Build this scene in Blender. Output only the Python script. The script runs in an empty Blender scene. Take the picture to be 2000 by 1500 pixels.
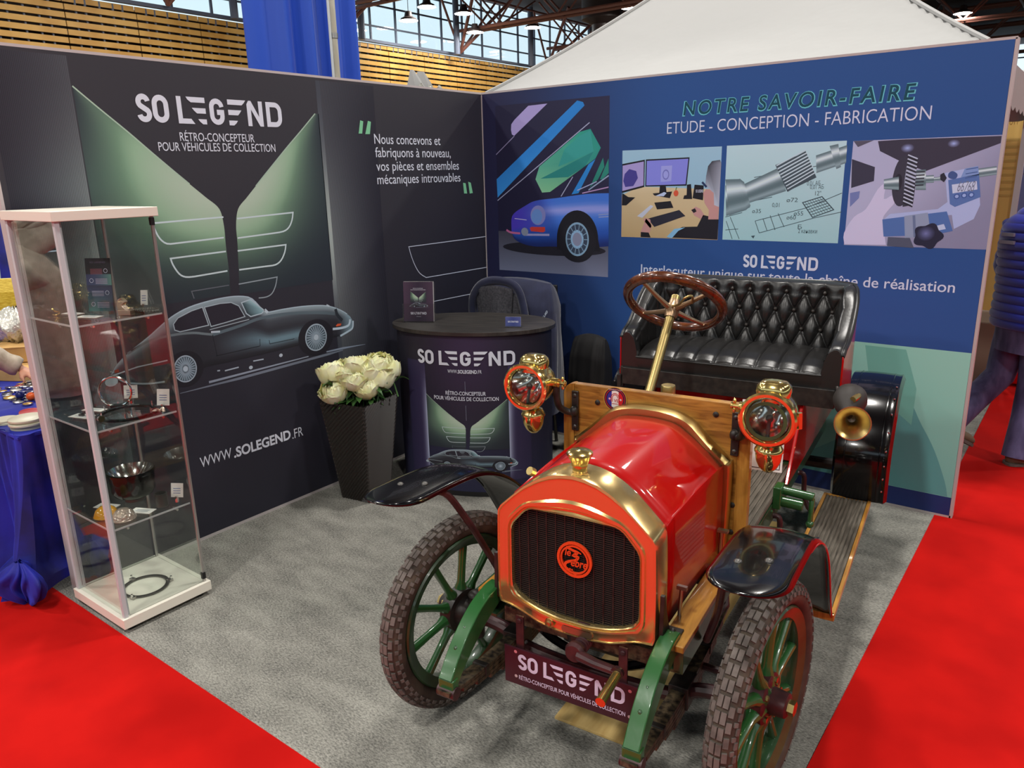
import bpy, bmesh, math, random
from math import sin, cos, pi, radians
from mathutils import Matrix, Vector
from mathutils.geometry import tessellate_polygon
S = bpy.context.scene
COL = S.collection
rnd = random.Random(7)

# ------------------------------------------------------------- camera, exposure, world, lamps
cam_d = bpy.data.cameras.new('camera'); cam = bpy.data.objects.new('camera', cam_d); COL.objects.link(cam)
cam_d.sensor_fit = 'HORIZONTAL'; cam_d.sensor_width = 36.0
cam_d.lens = 1489.347 * 36.0 / 2000.0
cam_d.clip_start = 0.05; cam_d.clip_end = 200
_r = (0.79703554, 0.60347679, -0.02345448); _u = (-0.14223928, 0.22532144, 0.96384555); _f = (-0.58694321, 0.76488301, -0.2654273)
cam.matrix_world = Matrix(((_r[0], _u[0], -_f[0], 3.52401611), (_r[1], _u[1], -_f[1], -4.32466237),
                           (_r[2], _u[2], -_f[2], 1.81329081), (0, 0, 0, 1)))
S.camera = cam
vs = S.view_settings
vs.view_transform = 'Standard'; vs.look = 'None'; vs.exposure = 0.38; vs.gamma = 1.0; vs.use_curve_mapping = False
S.cycles.transparent_max_bounces = 40
S.cycles.max_bounces = 8; S.cycles.glossy_bounces = 5; S.cycles.diffuse_bounces = 4
S.cycles.caustics_reflective = False; S.cycles.caustics_refractive = False
W = bpy.data.worlds.new('world'); S.world = W; W.use_nodes = True
W.node_tree.nodes['Background'].inputs[0].default_value = (0.70, 0.87, 1.0, 1)
W.node_tree.nodes['Background'].inputs[1].default_value = 0.95
LAMP_W = 205.0
LAMP_COL = (1.0, 0.965, 0.91)
SEEN_LAMPS = [(-18.0, 19.0, 8.0), (-17.8, 20.9, 8.0), (-18.6, 18.6, 7.55), (-17.6, 25.3, 8.0), (-17.1, 29.5, 8.0),
              (-12.4, 24.6, 8.0), (-2.5, 35.8, 8.0), (-18.4, 22.3, 7.55)]
SLAT_FILL = [(-14.5, 3.0, 8.0), (-14.5, 9.0, 8.0)]  # unseen lamps added to brighten the left part of the slatted wall
GRID_LAMPS = [(x, y, 8.0) for x in (-9.4, -4.0, 2.0, 8.5) for y in (-13.0, -6.5, 0.0, 6.5, 13.0)] + SLAT_FILL

# ------------------------------------------------------------- colour and materials
def lin(c):
    c /= 255.0
    return c / 12.92 if c <= 0.04045 else ((c + 0.055) / 1.055) ** 2.4
def rgb(r, g, b, k=1.0):
    return (min(1, lin(r) * k), min(1, lin(g) * k), min(1, lin(b) * k), 1.0)
def mat(name, col=(0.5, 0.5, 0.5, 1), rough=0.5, metal=0.0, coat=0.0, spec=0.5, sheen=0.0):
    m = bpy.data.materials.new(name); m.use_nodes = True
    b = m.node_tree.nodes['Principled BSDF']
    b.inputs['Base Color'].default_value = col
    b.inputs['Roughness'].default_value = rough
    b.inputs['Metallic'].default_value = metal
    b.inputs['Coat Weight'].default_value = coat
    b.inputs['Coat Roughness'].default_value = 0.04
    b.inputs['Specular IOR Level'].default_value = spec
    b.inputs['Sheen Weight'].default_value = sheen
    return m
def nt(m): return m.node_tree.nodes, m.node_tree.links, m.node_tree.nodes['Principled BSDF']
def noise_mix(m, c1, c2, scale=20, stretch=(1, 1, 1), detail=4, lo=0.35, hi=0.65, bump=0.0, rough=None, coord='Object', dist=0.0):
    n, l, b = nt(m)
    tc = n.new('ShaderNodeTexCoord'); mp = n.new('ShaderNodeMapping'); mp.inputs['Scale'].default_value = stretch
    l.new(tc.outputs[coord], mp.inputs[0])
    t = n.new('ShaderNodeTexNoise'); t.inputs['Scale'].default_value = scale; t.inputs['Detail'].default_value = detail
    t.inputs['Distortion'].default_value = dist
    l.new(mp.outputs[0], t.inputs['Vector'])
    r = n.new('ShaderNodeValToRGB'); r.color_ramp.elements[0].position = lo; r.color_ramp.elements[1].position = hi
    r.color_ramp.elements[0].color = c1; r.color_ramp.elements[1].color = c2
    l.new(t.outputs['Fac'], r.inputs[0]); l.new(r.outputs[0], b.inputs['Base Color'])
    if bump:
        bp = n.new('ShaderNodeBump'); bp.inputs['Strength'].default_value = bump; bp.inputs['Distance'].default_value = 0.004
        l.new(t.outputs['Fac'], bp.inputs['Height']); l.new(bp.outputs[0], b.inputs['Normal'])
    return t
def add_bump(m, scale, strength, dist=0.002, stretch=(1, 1, 1), detail=3):
    n, l, b = nt(m)
    tc = n.new('ShaderNodeTexCoord'); mp = n.new('ShaderNodeMapping'); mp.inputs['Scale'].default_value = stretch
    l.new(tc.outputs['Object'], mp.inputs[0])
    t = n.new('ShaderNodeTexNoise'); t.inputs['Scale'].default_value = scale; t.inputs['Detail'].default_value = detail
    l.new(mp.outputs[0], t.inputs['Vector'])
    bp = n.new('ShaderNodeBump'); bp.inputs['Strength'].default_value = strength; bp.inputs['Distance'].default_value = dist
    l.new(t.outputs['Fac'], bp.inputs['Height']); l.new(bp.outputs[0], b.inputs['Normal'])
def glass_mat(name, tint=(0.95, 0.98, 0.96, 1), ior=1.5, rough=0.0):
    m = bpy.data.materials.new(name); m.use_nodes = True
    n, l = m.node_tree.nodes, m.node_tree.links
    n.remove(n['Principled BSDF'])
    tr = n.new('ShaderNodeBsdfTransparent'); tr.inputs[0].default_value = tint
    gl = n.new('ShaderNodeBsdfGlossy'); gl.inputs['Roughness'].default_value = rough; gl.inputs[0].default_value = (1, 1, 1, 1)
    fr = n.new('ShaderNodeFresnel'); ge = n.new('ShaderNodeNewGeometry'); ma = n.new('ShaderNodeMath'); ma.operation = 'MULTIPLY_ADD'
    ma.inputs[1].default_value = 1 / ior - ior; ma.inputs[2].default_value = ior   # thin sheet: same reflectance from both faces
    l.new(ge.outputs['Backfacing'], ma.inputs[0]); l.new(ma.outputs[0], fr.inputs[0])
    mx = n.new('ShaderNodeMixShader')
    l.new(fr.outputs[0], mx.inputs[0]); l.new(tr.outputs[0], mx.inputs[1]); l.new(gl.outputs[0], mx.inputs[2])
    l.new(mx.outputs[0], n['Material Output'].inputs[0])
    return m
def emit_mat(name, col, s):
    m = bpy.data.materials.new(name); m.use_nodes = True
    n, l, b = nt(m)
    b.inputs['Base Color'].default_value = (0.8, 0.8, 0.8, 1)
    b.inputs['Emission Color'].default_value = col; b.inputs['Emission Strength'].default_value = s
    return m
def print_mat(name, rough=0.55, spec=0.3):
    m = mat(name, rough=rough, spec=spec); n, l, b = nt(m)
    a = n.new('ShaderNodeAttribute'); a.attribute_name = 'Col'
    l.new(a.outputs['Color'], b.inputs['Base Color'])
    return m

M = {}
M['white_alu'] = mat('white_aluminium', rgb(196, 202, 206), 0.35, 0.0)
M['alu'] = mat('brushed_aluminium', rgb(190, 188, 186), 0.32, 0.85)
M['white_board'] = mat('white_board', rgb(236, 230, 216), 0.45)
M['wall_edge'] = mat('panel_edge_profile', rgb(190, 182, 182), 0.4)
M['black_plastic'] = mat('black_plastic', rgb(26, 25, 27), 0.4)
M['dark_cloth'] = mat('navy_cloth', rgb(30, 34, 62), 0.85, sheen=0.3); noise_mix(M['dark_cloth'], rgb(27, 31, 60), rgb(36, 41, 72), 14, bump=0.3)
M['grey_lining'] = mat('grey_lining', rgb(75, 74, 80), 0.9); noise_mix(M['grey_lining'], rgb(62, 61, 68), rgb(88, 87, 93), 90, bump=0.2)
M['print'] = print_mat('fabric_print')
M['print_gloss'] = print_mat('glossy_print', 0.3, 0.5)
M['red_paint'] = mat('red_car_paint', rgb(172, 6, 6), 0.35, coat=0.8, spec=0.15)
M['green_paint'] = mat('green_gloss_paint', rgb(38, 92, 44), 0.3, coat=0.6); add_bump(M['green_paint'], 60, 0.12)
M['green_dark'] = mat('dark_green_paint', rgb(36, 66, 42), 0.35, coat=0.5); noise_mix(M['green_dark'], rgb(28, 58, 34), rgb(50, 84, 52), 9)
M['black_paint'] = mat('black_gloss_paint', rgb(8, 8, 10), 0.16, coat=0.35, spec=0.35)
M['black_matt'] = mat('black_chassis_paint', rgb(28, 26, 26), 0.45); noise_mix(M['black_matt'], rgb(22, 20, 20), rgb(46, 41, 37), 30, bump=0.2)
M['maroon'] = mat('dark_maroon_steel', rgb(58, 28, 32), 0.4); noise_mix(M['maroon'], rgb(48, 26, 30), rgb(72, 36, 38), 25)
M['grease'] = mat('greasy_spring_steel', rgb(58, 50, 40), 0.5); noise_mix(M['grease'], rgb(32, 27, 22), rgb(92, 78, 58), 60, bump=0.6)
M['brass'] = mat('polished_brass', (0.85, 0.64, 0.23, 1), 0.14, 0.94); add_bump(M['brass'], 9, 0.035, 0.004)
M['brass_front'] = mat('polished_brass_shell', (0.84, 0.62, 0.27, 1), 0.20, 0.88); add_bump(M['brass_front'], 5, 0.03, 0.004)
M['brass_old'] = mat('dull_brass', (0.55, 0.42, 0.17, 1), 0.33, 1.0); add_bump(M['brass_old'], 20, 0.1, 0.003)
M['bronze'] = mat('bronze_spider', (0.42, 0.28, 0.17, 1), 0.38, 0.9)
M['chrome'] = mat('bright_metal', (0.78, 0.77, 0.75, 1), 0.12, 1.0)
M['steel'] = mat('steel', (0.42, 0.40, 0.38, 1), 0.35, 1.0)
M['steel_dark'] = mat('dark_steel', (0.10, 0.095, 0.09, 1), 0.4, 0.8)
M['gold'] = mat('yellow_metal', (0.85, 0.62, 0.22, 1), 0.25, 1.0)
M['copper'] = mat('pinkish_aluminium', (0.75, 0.55, 0.47, 1), 0.3, 1.0)
M['rubber'] = mat('tyre_rubber', rgb(74, 62, 52), 0.75); noise_mix(M['rubber'], rgb(54, 44, 37), rgb(82, 69, 56), 14, bump=0.15)
M['rubber_worn'] = mat('worn_tread_rubber', rgb(104, 96, 90), 0.75); noise_mix(M['rubber_worn'], rgb(84, 77, 72), rgb(112, 104, 98), 30)
M['bulb'] = mat('horn_bulb_rubber', rgb(44, 38, 35), 0.6)
M['leather'] = mat('black_leather', rgb(30, 29, 29), 0.33, spec=0.6); add_bump(M['leather'], 120, 0.18, 0.002)
M['leather_button'] = mat('leather_button', rgb(52, 47, 44), 0.4)
M['varnish'] = mat('varnished_plank', rgb(170, 118, 44), 0.32, coat=0.4)
noise_mix(M['varnish'], rgb(122, 80, 28), rgb(196, 142, 62), 7, (1.2, 1, 9), 6, 0.3, 0.72, dist=0.8)
M['varnish_v'] = mat('varnished_stile', rgb(184, 130, 52), 0.32, coat=0.4)
noise_mix(M['varnish_v'], rgb(150, 100, 36), rgb(200, 146, 64), 7, (9, 1, 1.0), 6, 0.3, 0.72, dist=0.6)
M['ash'] = mat('pale_ash_wood', rgb(206, 176, 108), 0.35, coat=0.5); noise_mix(M['ash'], rgb(186, 154, 84), rgb(216, 188, 124), 10, (8, 8, .8), 5)
M['mahogany'] = mat('mahogany_rim', rgb(84, 42, 20), 0.22, coat=0.8); noise_mix(M['mahogany'], rgb(62, 28, 14), rgb(110, 58, 28), 8, (3, 3, 3), 5, dist=1.5)
M['plywood'] = mat('plain_plywood', rgb(196, 166, 104), 0.6); noise_mix(M['plywood'], rgb(180, 148, 88), rgb(204, 176, 116), 5, (6, 1, 1), 4)
M['ribbed'] = mat('ribbed_floor_rubber', rgb(92, 86, 76), 0.6); noise_mix(M['ribbed'], rgb(74, 68, 58), rgb(108, 101, 90), 9, (14, 1, 1), 4)
M['card'] = mat('cardboard', rgb(200, 158, 96), 0.8); noise_mix(M['card'], rgb(190, 148, 86), rgb(208, 168, 106), 6)
M['paper'] = mat('white_paper', rgb(240, 236, 232), 0.7)
M['glass'] = glass_mat('cabinet_glass', (0.955, 0.975, 0.96, 1), 1.55)
M['shelf_glass'] = glass_mat('shelf_glass', (0.93, 0.97, 0.95, 1), 1.5)
M['glass_edge'] = mat('glass_edge', rgb(150, 165, 155), 0.2)
M['acrylic'] = glass_mat('clear_acrylic', (0.97, 0.97, 0.97, 1), 1.45)
M['plastic_film'] = glass_mat('clear_plastic_film', (0.93, 0.93, 0.93, 1), 1.9, 0.08); 
M['lens'] = glass_mat('lamp_lens', (0.93, 0.95, 0.93, 1), 1.5)
M['velvet'] = mat('royal_blue_velvet', rgb(18, 22, 128), 0.7, sheen=1.0)
M['velvet'].node_tree.nodes['Principled BSDF'].inputs['Sheen Tint'].default_value = rgb(60, 80, 220)
noise_mix(M['velvet'], rgb(8, 10, 84), rgb(26, 32, 160), 4, detail=5, bump=0.2)
M['blue_drape'] = mat('blue_drape', rgb(22, 76, 192), 0.6, sheen=0.2)
M['pole'] = mat('weathered_white_pole', rgb(196, 190, 176), 0.45); noise_mix(M['pole'], rgb(170, 164, 148), rgb(208, 204, 192), 12, (1, 1, .2))
M['tent'] = mat('white_canopy_cloth', rgb(166, 166, 165), 0.8)
add_bump(M['tent'], 3.0, 0.25, 0.05)
M['slat'] = mat('oak_slat', rgb(186, 138, 66), 0.5); noise_mix(M['slat'], rgb(206, 152, 68), rgb(228, 180, 98), 1.2, (1, 1, 1), 3)
M['dark_void'] = mat('dark_backing', rgb(36, 26, 22), 0.9)
M['roof'] = mat('brown_roof_deck', rgb(62, 46, 42), 0.8)
M['truss'] = mat('red_brown_steel', rgb(128, 82, 70), 0.5)
M['mullion'] = mat('grey_mullion', rgb(96, 104, 122), 0.5)
M['hall_grey'] = mat('hall_grey', rgb(112, 100, 92), 0.8)
M['duct'] = mat('dark_duct', rgb(52, 40, 38), 0.5)
M['wicker'] = mat('dark_woven_plastic', rgb(46, 41, 38), 0.38, spec=.7)
M['petal'] = mat('cream_petal', rgb(240, 236, 190), 0.6); noise_mix(M['petal'], rgb(236, 232, 164), rgb(250, 248, 216), 9)
M['petal'].node_tree.nodes['Principled BSDF'].inputs['Subsurface Weight'].default_value = 0.15
M['leaf'] = mat('green_leaf', rgb(48, 88, 40), 0.5); noise_mix(M['leaf'], rgb(34, 70, 30), rgb(74, 118, 56), 12)
M['soil'] = mat('dark_soil', rgb(36, 30, 26), 0.9)
M['skin'] = mat('skin', rgb(206, 148, 120), 0.5); M['skin'].node_tree.nodes['Principled BSDF'].inputs['Subsurface Weight'].default_value = 0.1
M['beige_knit'] = mat('beige_jacket', rgb(186, 172, 152), 0.85); noise_mix(M['beige_knit'], rgb(170, 156, 136), rgb(198, 184, 166), 25, bump=0.2)
M['jeans'] = mat('blue_jeans', rgb(76, 76, 118), 0.8); noise_mix(M['jeans'], rgb(62, 60, 98), rgb(96, 94, 136), 9, (2, 2, .7), bump=0.1)
M['dark_trousers'] = mat('dark_trousers', rgb(46, 46, 52), 0.85)
M['puffer'] = mat('blue_puffer_fabric', rgb(24, 40, 156), 0.45, sheen=0.3)
M['black_fabric'] = mat('black_fabric', rgb(14, 13, 15), 0.8)
M['hat'] = mat('dark_felt', rgb(62, 58, 50), 0.9)
M['shoe'] = mat('brown_suede', rgb(108, 90, 70), 0.8)
M['hair'] = mat('grey_hair', rgb(120, 112, 104), 0.7)
M['stone_grey'] = mat('grey_sheet', rgb(132, 130, 124), 0.7)

# floor carpets
M['grey_felt'] = mat('grey_needle_felt', rgb(132, 129, 120), 0.95, spec=0.1)
def _felt():
    n, l, b = nt(M['grey_felt'])
    tc = n.new('ShaderNodeTexCoord'); mp = n.new('ShaderNodeMapping'); mp.inputs['Scale'].default_value = (1, 2.2, 1); mp.inputs['Rotation'].default_value = (0, 0, 0.35)
    l.new(tc.outputs['Object'], mp.inputs[0])
    a = n.new('ShaderNodeTexNoise'); a.inputs['Scale'].default_value = 80; a.inputs['Detail'].default_value = 7; a.inputs['Roughness'].default_value = 0.8
    c = n.new('ShaderNodeTexNoise'); c.inputs['Scale'].default_value = 5; c.inputs['Detail'].default_value = 4
    l.new(mp.outputs[0], a.inputs['Vector']); l.new(mp.outputs[0], c.inputs['Vector'])
    ad = n.new('ShaderNodeMath'); ad.operation = 'MULTIPLY_ADD'; ad.inputs[1].default_value = 0.22
    l.new(c.outputs['Fac'], ad.inputs[0]); 
    mm = n.new('ShaderNodeMath'); mm.operation = 'MULTIPLY'; mm.inputs[1].default_value = 0.88
    l.new(a.outputs['Fac'], mm.inputs[0]); l.new(mm.outputs[0], ad.inputs[2])
    r = n.new('ShaderNodeValToRGB'); e = r.color_ramp.elements
    e[0].position = 0.40; e[0].color = rgb(66, 65, 64); e[1].position = 0.66; e[1].color = rgb(168, 166, 157)
    l.new(ad.outputs[0], r.inputs[0]); l.new(r.outputs[0], b.inputs['Base Color'])
    bp = n.new('ShaderNodeBump'); bp.inputs['Strength'].default_value = 0.4; bp.inputs['Distance'].default_value = 0.003
    l.new(a.outputs['Fac'], bp.inputs['Height']); l.new(bp.outputs[0], b.inputs['Normal'])
_felt()
M['red_carpet'] = mat('red_carpet', rgb(222, 20, 16), 0.95, spec=0.1)
noise_mix(M['red_carpet'], rgb(176, 14, 11), rgb(196, 20, 15), 3, detail=6, bump=0.1)

# ------------------------------------------------------------- mesh building
def parts_of(mb):
    """split a builder into its connected pieces"""
    n = len(mb.v); par = list(range(n))
    def find(i):
        while par[i] != i: par[i] = par[par[i]]; i = par[i]
        return i
    for f in mb.f:
        for k in f[1:]: par[find(k)] = find(f[0])
    groups = {}
    for f in mb.f: groups.setdefault(find(f[0]), []).append(f)
    out = []
    for fs in groups.values():
        ids = sorted({i for f in fs for i in f}); mp = {k: j for j, k in enumerate(ids)}
        q = MB(); q.add([mb.v[i] for i in ids], [tuple(mp[i] for i in f) for f in fs]); out.append(q)
    return out
def build_each(mb, *a, **k): return [q.build(*a, **k) for q in parts_of(mb)]
class MB:
    def __init__(s): s.v = []; s.f = []; s.c = []; s.col = None
    def add(s, vs_, fs, col=None):
        o = len(s.v); s.v += [tuple(p) for p in vs_]; s.f += [tuple(i + o for i in f) for f in fs]
        s.c += (list(col) if isinstance(col, list) else [col] * len(vs_)); return s
    def box(s, c, d, M_=None, col=None):
        x, y, z = d[0] / 2, d[1] / 2, d[2] / 2
        p = [Vector((c[0] + a * x, c[1] + b * y, c[2] + e * z)) for a in (-1, 1) for b in (-1, 1) for e in (-1, 1)]
        if M_ is not None: p = [M_ @ q for q in p]
        return s.add(p, [(0, 1, 3, 2), (4, 6, 7, 5), (0, 4, 5, 1), (2, 3, 7, 6), (0, 2, 6, 4), (1, 5, 7, 3)], col)
    def tube(s, pts, r, n=10, closed=False, cap=True, sx=1.0, up=None):
        pts = [Vector(p) for p in pts]; m = len(pts)
        rs = r if isinstance(r, (list, tuple)) else [r] * m
        vs_ = []; prev = None
        for i in range(m):
            if closed: t = pts[(i + 1) % m] - pts[i - 1]
            else: t = pts[min(i + 1, m - 1)] - pts[max(i - 1, 0)]
            t.normalize()
            if prev is None:
                a = Vector(up) if up else (Vector((0, 0, 1)) if abs(t.z) < 0.9 else Vector((1, 0, 0)))
                nrm = (a - t * a.dot(t)).normalized()
            else:
                nrm = (prev - t * prev.dot(t)).normalized()
            prev = nrm; bn = t.cross(nrm)
            for k in range(n):
                an = 2 * pi * k / n
                vs_.append(pts[i] + (nrm * cos(an) + bn * sin(an) * sx) * rs[i])
        fs = []
        for i in range(m if closed else m - 1):
            j = (i + 1) % m
            for k in range(n):
                k2 = (k + 1) % n
                fs.append((i * n + k, i * n + k2, j * n + k2, j * n + k))
        if cap and not closed:
            fs.append(tuple(reversed(range(n)))); fs.append(tuple((m - 1) * n + k for k in range(n)))
        return s.add(vs_, fs)
    def lathe(s, prof, n=24, M_=None, a0=0, a1=2 * pi):
        full = abs(a1 - a0 - 2 * pi) < 1e-6; k_ = n if full else n + 1
        vs_ = []
        for r, z in prof:
            for k in range(k_):
                a = a0 + (a1 - a0) * k / n
                p = Vector((r * cos(a), r * sin(a), z)); vs_.append(M_ @ p if M_ is not None else p)
        fs = []
        for i in range(len(prof) - 1):
            for k in range(n):
                k2 = (k + 1) % k_
                fs.append((i * k_ + k, i * k_ + k2, (i + 1) * k_ + k2, (i + 1) * k_ + k))
        return s.add(vs_, fs)
    def ball(s, c, r, n=12, m=8, M_=None):
        r = r if isinstance(r, (tuple, list)) else (r, r, r)
        prof = [(max(1e-4, sin(pi * i / m)), -cos(pi * i / m)) for i in range(m + 1)]
        T = Matrix.Translation(c) @ Matrix.Diagonal((r[0], r[1], r[2], 1))
        return s.lathe(prof, n, (M_ @ T) if M_ is not None else T)
    def prism(s, poly, fn0, fn1):
        """poly: 2D outline; fn0/fn1 map (a,b) to the two end faces"""
        n = len(poly)
        a = [Vector(fn0(*p)) for p in poly]; b = [Vector(fn1(*p)) for p in poly]
        fs = [(i, (i + 1) % n, n + (i + 1) % n, n + i) for i in range(n)]
        tri = tessellate_polygon([[Vector((p[0], p[1], 0)) for p in poly]])
        fs += [tuple(t) for t in tri] + [tuple(n + i for i in reversed(t)) for t in tri]
        return s.add(a + b, fs)
    def grid(s, fn, nu, nv, cu=False, colfn=None):
        vs_ = []; cs = []
        for j in range(nv + 1):
            for i in range(nu if cu else nu + 1):
                vs_.append(fn(i / nu, j / nv))
                if colfn: cs.append(colfn(i / nu, j / nv))
        w = nu if cu else nu + 1
        fs = [(j * w + i, j * w + (i + 1) % w, (j + 1) * w + (i + 1) % w, (j + 1) * w + i) for j in range(nv) for i in range(nu)]
        return s.add(vs_, fs, cs if colfn else None)
    def loft(s, rings, cap=True):
        n = len(rings[0]); vs_ = [p for r in rings for p in r]; fs = []
        for i in range(len(rings) - 1):
            for k in range(n):
                fs.append((i * n + k, i * n + (k + 1) % n, (i + 1) * n + (k + 1) % n, (i + 1) * n + k))
        if cap:
            fs.append(tuple(reversed(range(n)))); fs.append(tuple((len(rings) - 1) * n + k for k in range(n)))
        return s.add(vs_, fs)
    def xf(s, M_):
        s.v = [tuple(M_ @ Vector(p)) for p in s.v]; return s
    def merge(s, o, M_=None):
        return s.add([(M_ @ Vector(p)) if M_ is not None else p for p in o.v], o.f, list(o.c))
    def build(s, name, m, parent=None, smooth=35, bevel=0, solid=0, loc=None, normals=True):
        me = bpy.data.meshes.new(name); me.from_pydata(s.v, [], s.f)
        if any(c is not None for c in s.c):
            at = me.color_attributes.new('Col', 'FLOAT_COLOR', 'POINT')
            for i, c in enumerate(s.c): at.data[i].color = c if c else (0.5, 0.5, 0.5, 1)
        if normals and not any(c is not None for c in s.c):
            bm = bmesh.new(); bm.from_mesh(me); bmesh.ops.recalc_face_normals(bm, faces=bm.faces[:]); bm.to_mesh(me); bm.free()
        me.materials.append(m if not isinstance(m, str) else M[m])
        if smooth:
            for p in me.polygons: p.use_smooth = True
            me.set_sharp_from_angle(angle=radians(smooth))
        o = bpy.data.objects.new(name, me); COL.objects.link(o)
        if parent is not None: o.parent = parent
        if loc: o.location = loc
        if solid:
            d = o.modifiers.new('thickness', 'SOLIDIFY'); d.thickness = solid; d.offset = 0
        if bevel:
            d = o.modifiers.new('bevel', 'BEVEL'); d.width = bevel; d.segments = 2; d.limit_method = 'ANGLE'; d.angle_limit = radians(40)
        return o
def empty(name, loc=(0, 0, 0), rz=0.0):
    o = bpy.data.objects.new(name, None); COL.objects.link(o); o.location = loc; o.rotation_euler = (0, 0, rz); o.empty_display_size = 0.1
    return o
def tag(o, label=None, cat=None, group=None, kind=None):
    if label: o['label'] = label
    if cat: o['category'] = cat
    if group: o['group'] = group
    if kind: o['kind'] = kind
    return o
def dup(root, loc=None, rz=None, label=None, group=None):
    r = root.copy(); COL.objects.link(r)
    if loc is not None: r.location = loc
    if rz is not None: r.rotation_euler = (0, 0, rz)
    if label: r['label'] = label
    if group: r['group'] = group
    for ch in list(root.children):
        c = ch.copy(); COL.objects.link(c); c.parent = r
        for g in list(ch.children):
            d = g.copy(); COL.objects.link(d); d.parent = c
    return r
def aim(o, d, up=(0, 0, 1)):
    """matrix whose local z points along d, placed at o"""
    z = Vector(d).normalized(); u = Vector(up)
    if abs(z.dot(u)) > 0.98: u = Vector((0, 1, 0))
    x = u.cross(z).normalized(); y = z.cross(x)
    return Matrix(((x.x, y.x, z.x, o[0]), (x.y, y.y, z.y, o[1]), (x.z, y.z, z.z, o[2]), (0, 0, 0, 1)))
def smoothpts(pts, k=6, closed=False):
    """Catmull-Rom"""
    P = [Vector(p) for p in pts]; n = len(P); out = []
    for i in range(n if closed else n - 1):
        p0 = P[(i - 1) % n] if closed or i > 0 else P[0]; p1 = P[i]; p2 = P[(i + 1) % n]
        p3 = P[(i + 2) % n] if closed or i + 2 < n else P[-1]
        for j in range(k):
            t = j / k
            out.append(0.5 * ((2 * p1) + (p2 - p0) * t + (2 * p0 - 5 * p1 + 4 * p2 - p3) * t * t + (3 * p1 - p0 - 3 * p2 + p3) * t ** 3))
    if not closed: out.append(P[-1])
    return out
def sm2(pts, k=6, closed=False):
    return [(p.x, p.y) for p in smoothpts([(a, b, 0) for a, b in pts], k, closed)]
def resample(pts, n):
    P = [Vector((p[0], p[1], 0)) for p in pts]; L = [0]
    for a, b in zip(P, P[1:]): L.append(L[-1] + (b - a).length)
    out = []; j = 0
    for i in range(n + 1):
        t = L[-1] * i / n
        while j < len(P) - 2 and L[j + 1] < t: j += 1
        d = L[j + 1] - L[j]; k = (t - L[j]) / d if d else 0
        q = P[j].lerp(P[j + 1], min(1, max(0, k))); out.append((q.x, q.y))
    return out
def lerp(a, b, t): return tuple(x + (y - x) * t for x, y in zip(a, b))
def sstep(a, b, x):
    t = min(1, max(0, (x - a) / (b - a))); return t * t * (3 - 2 * t)

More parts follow.
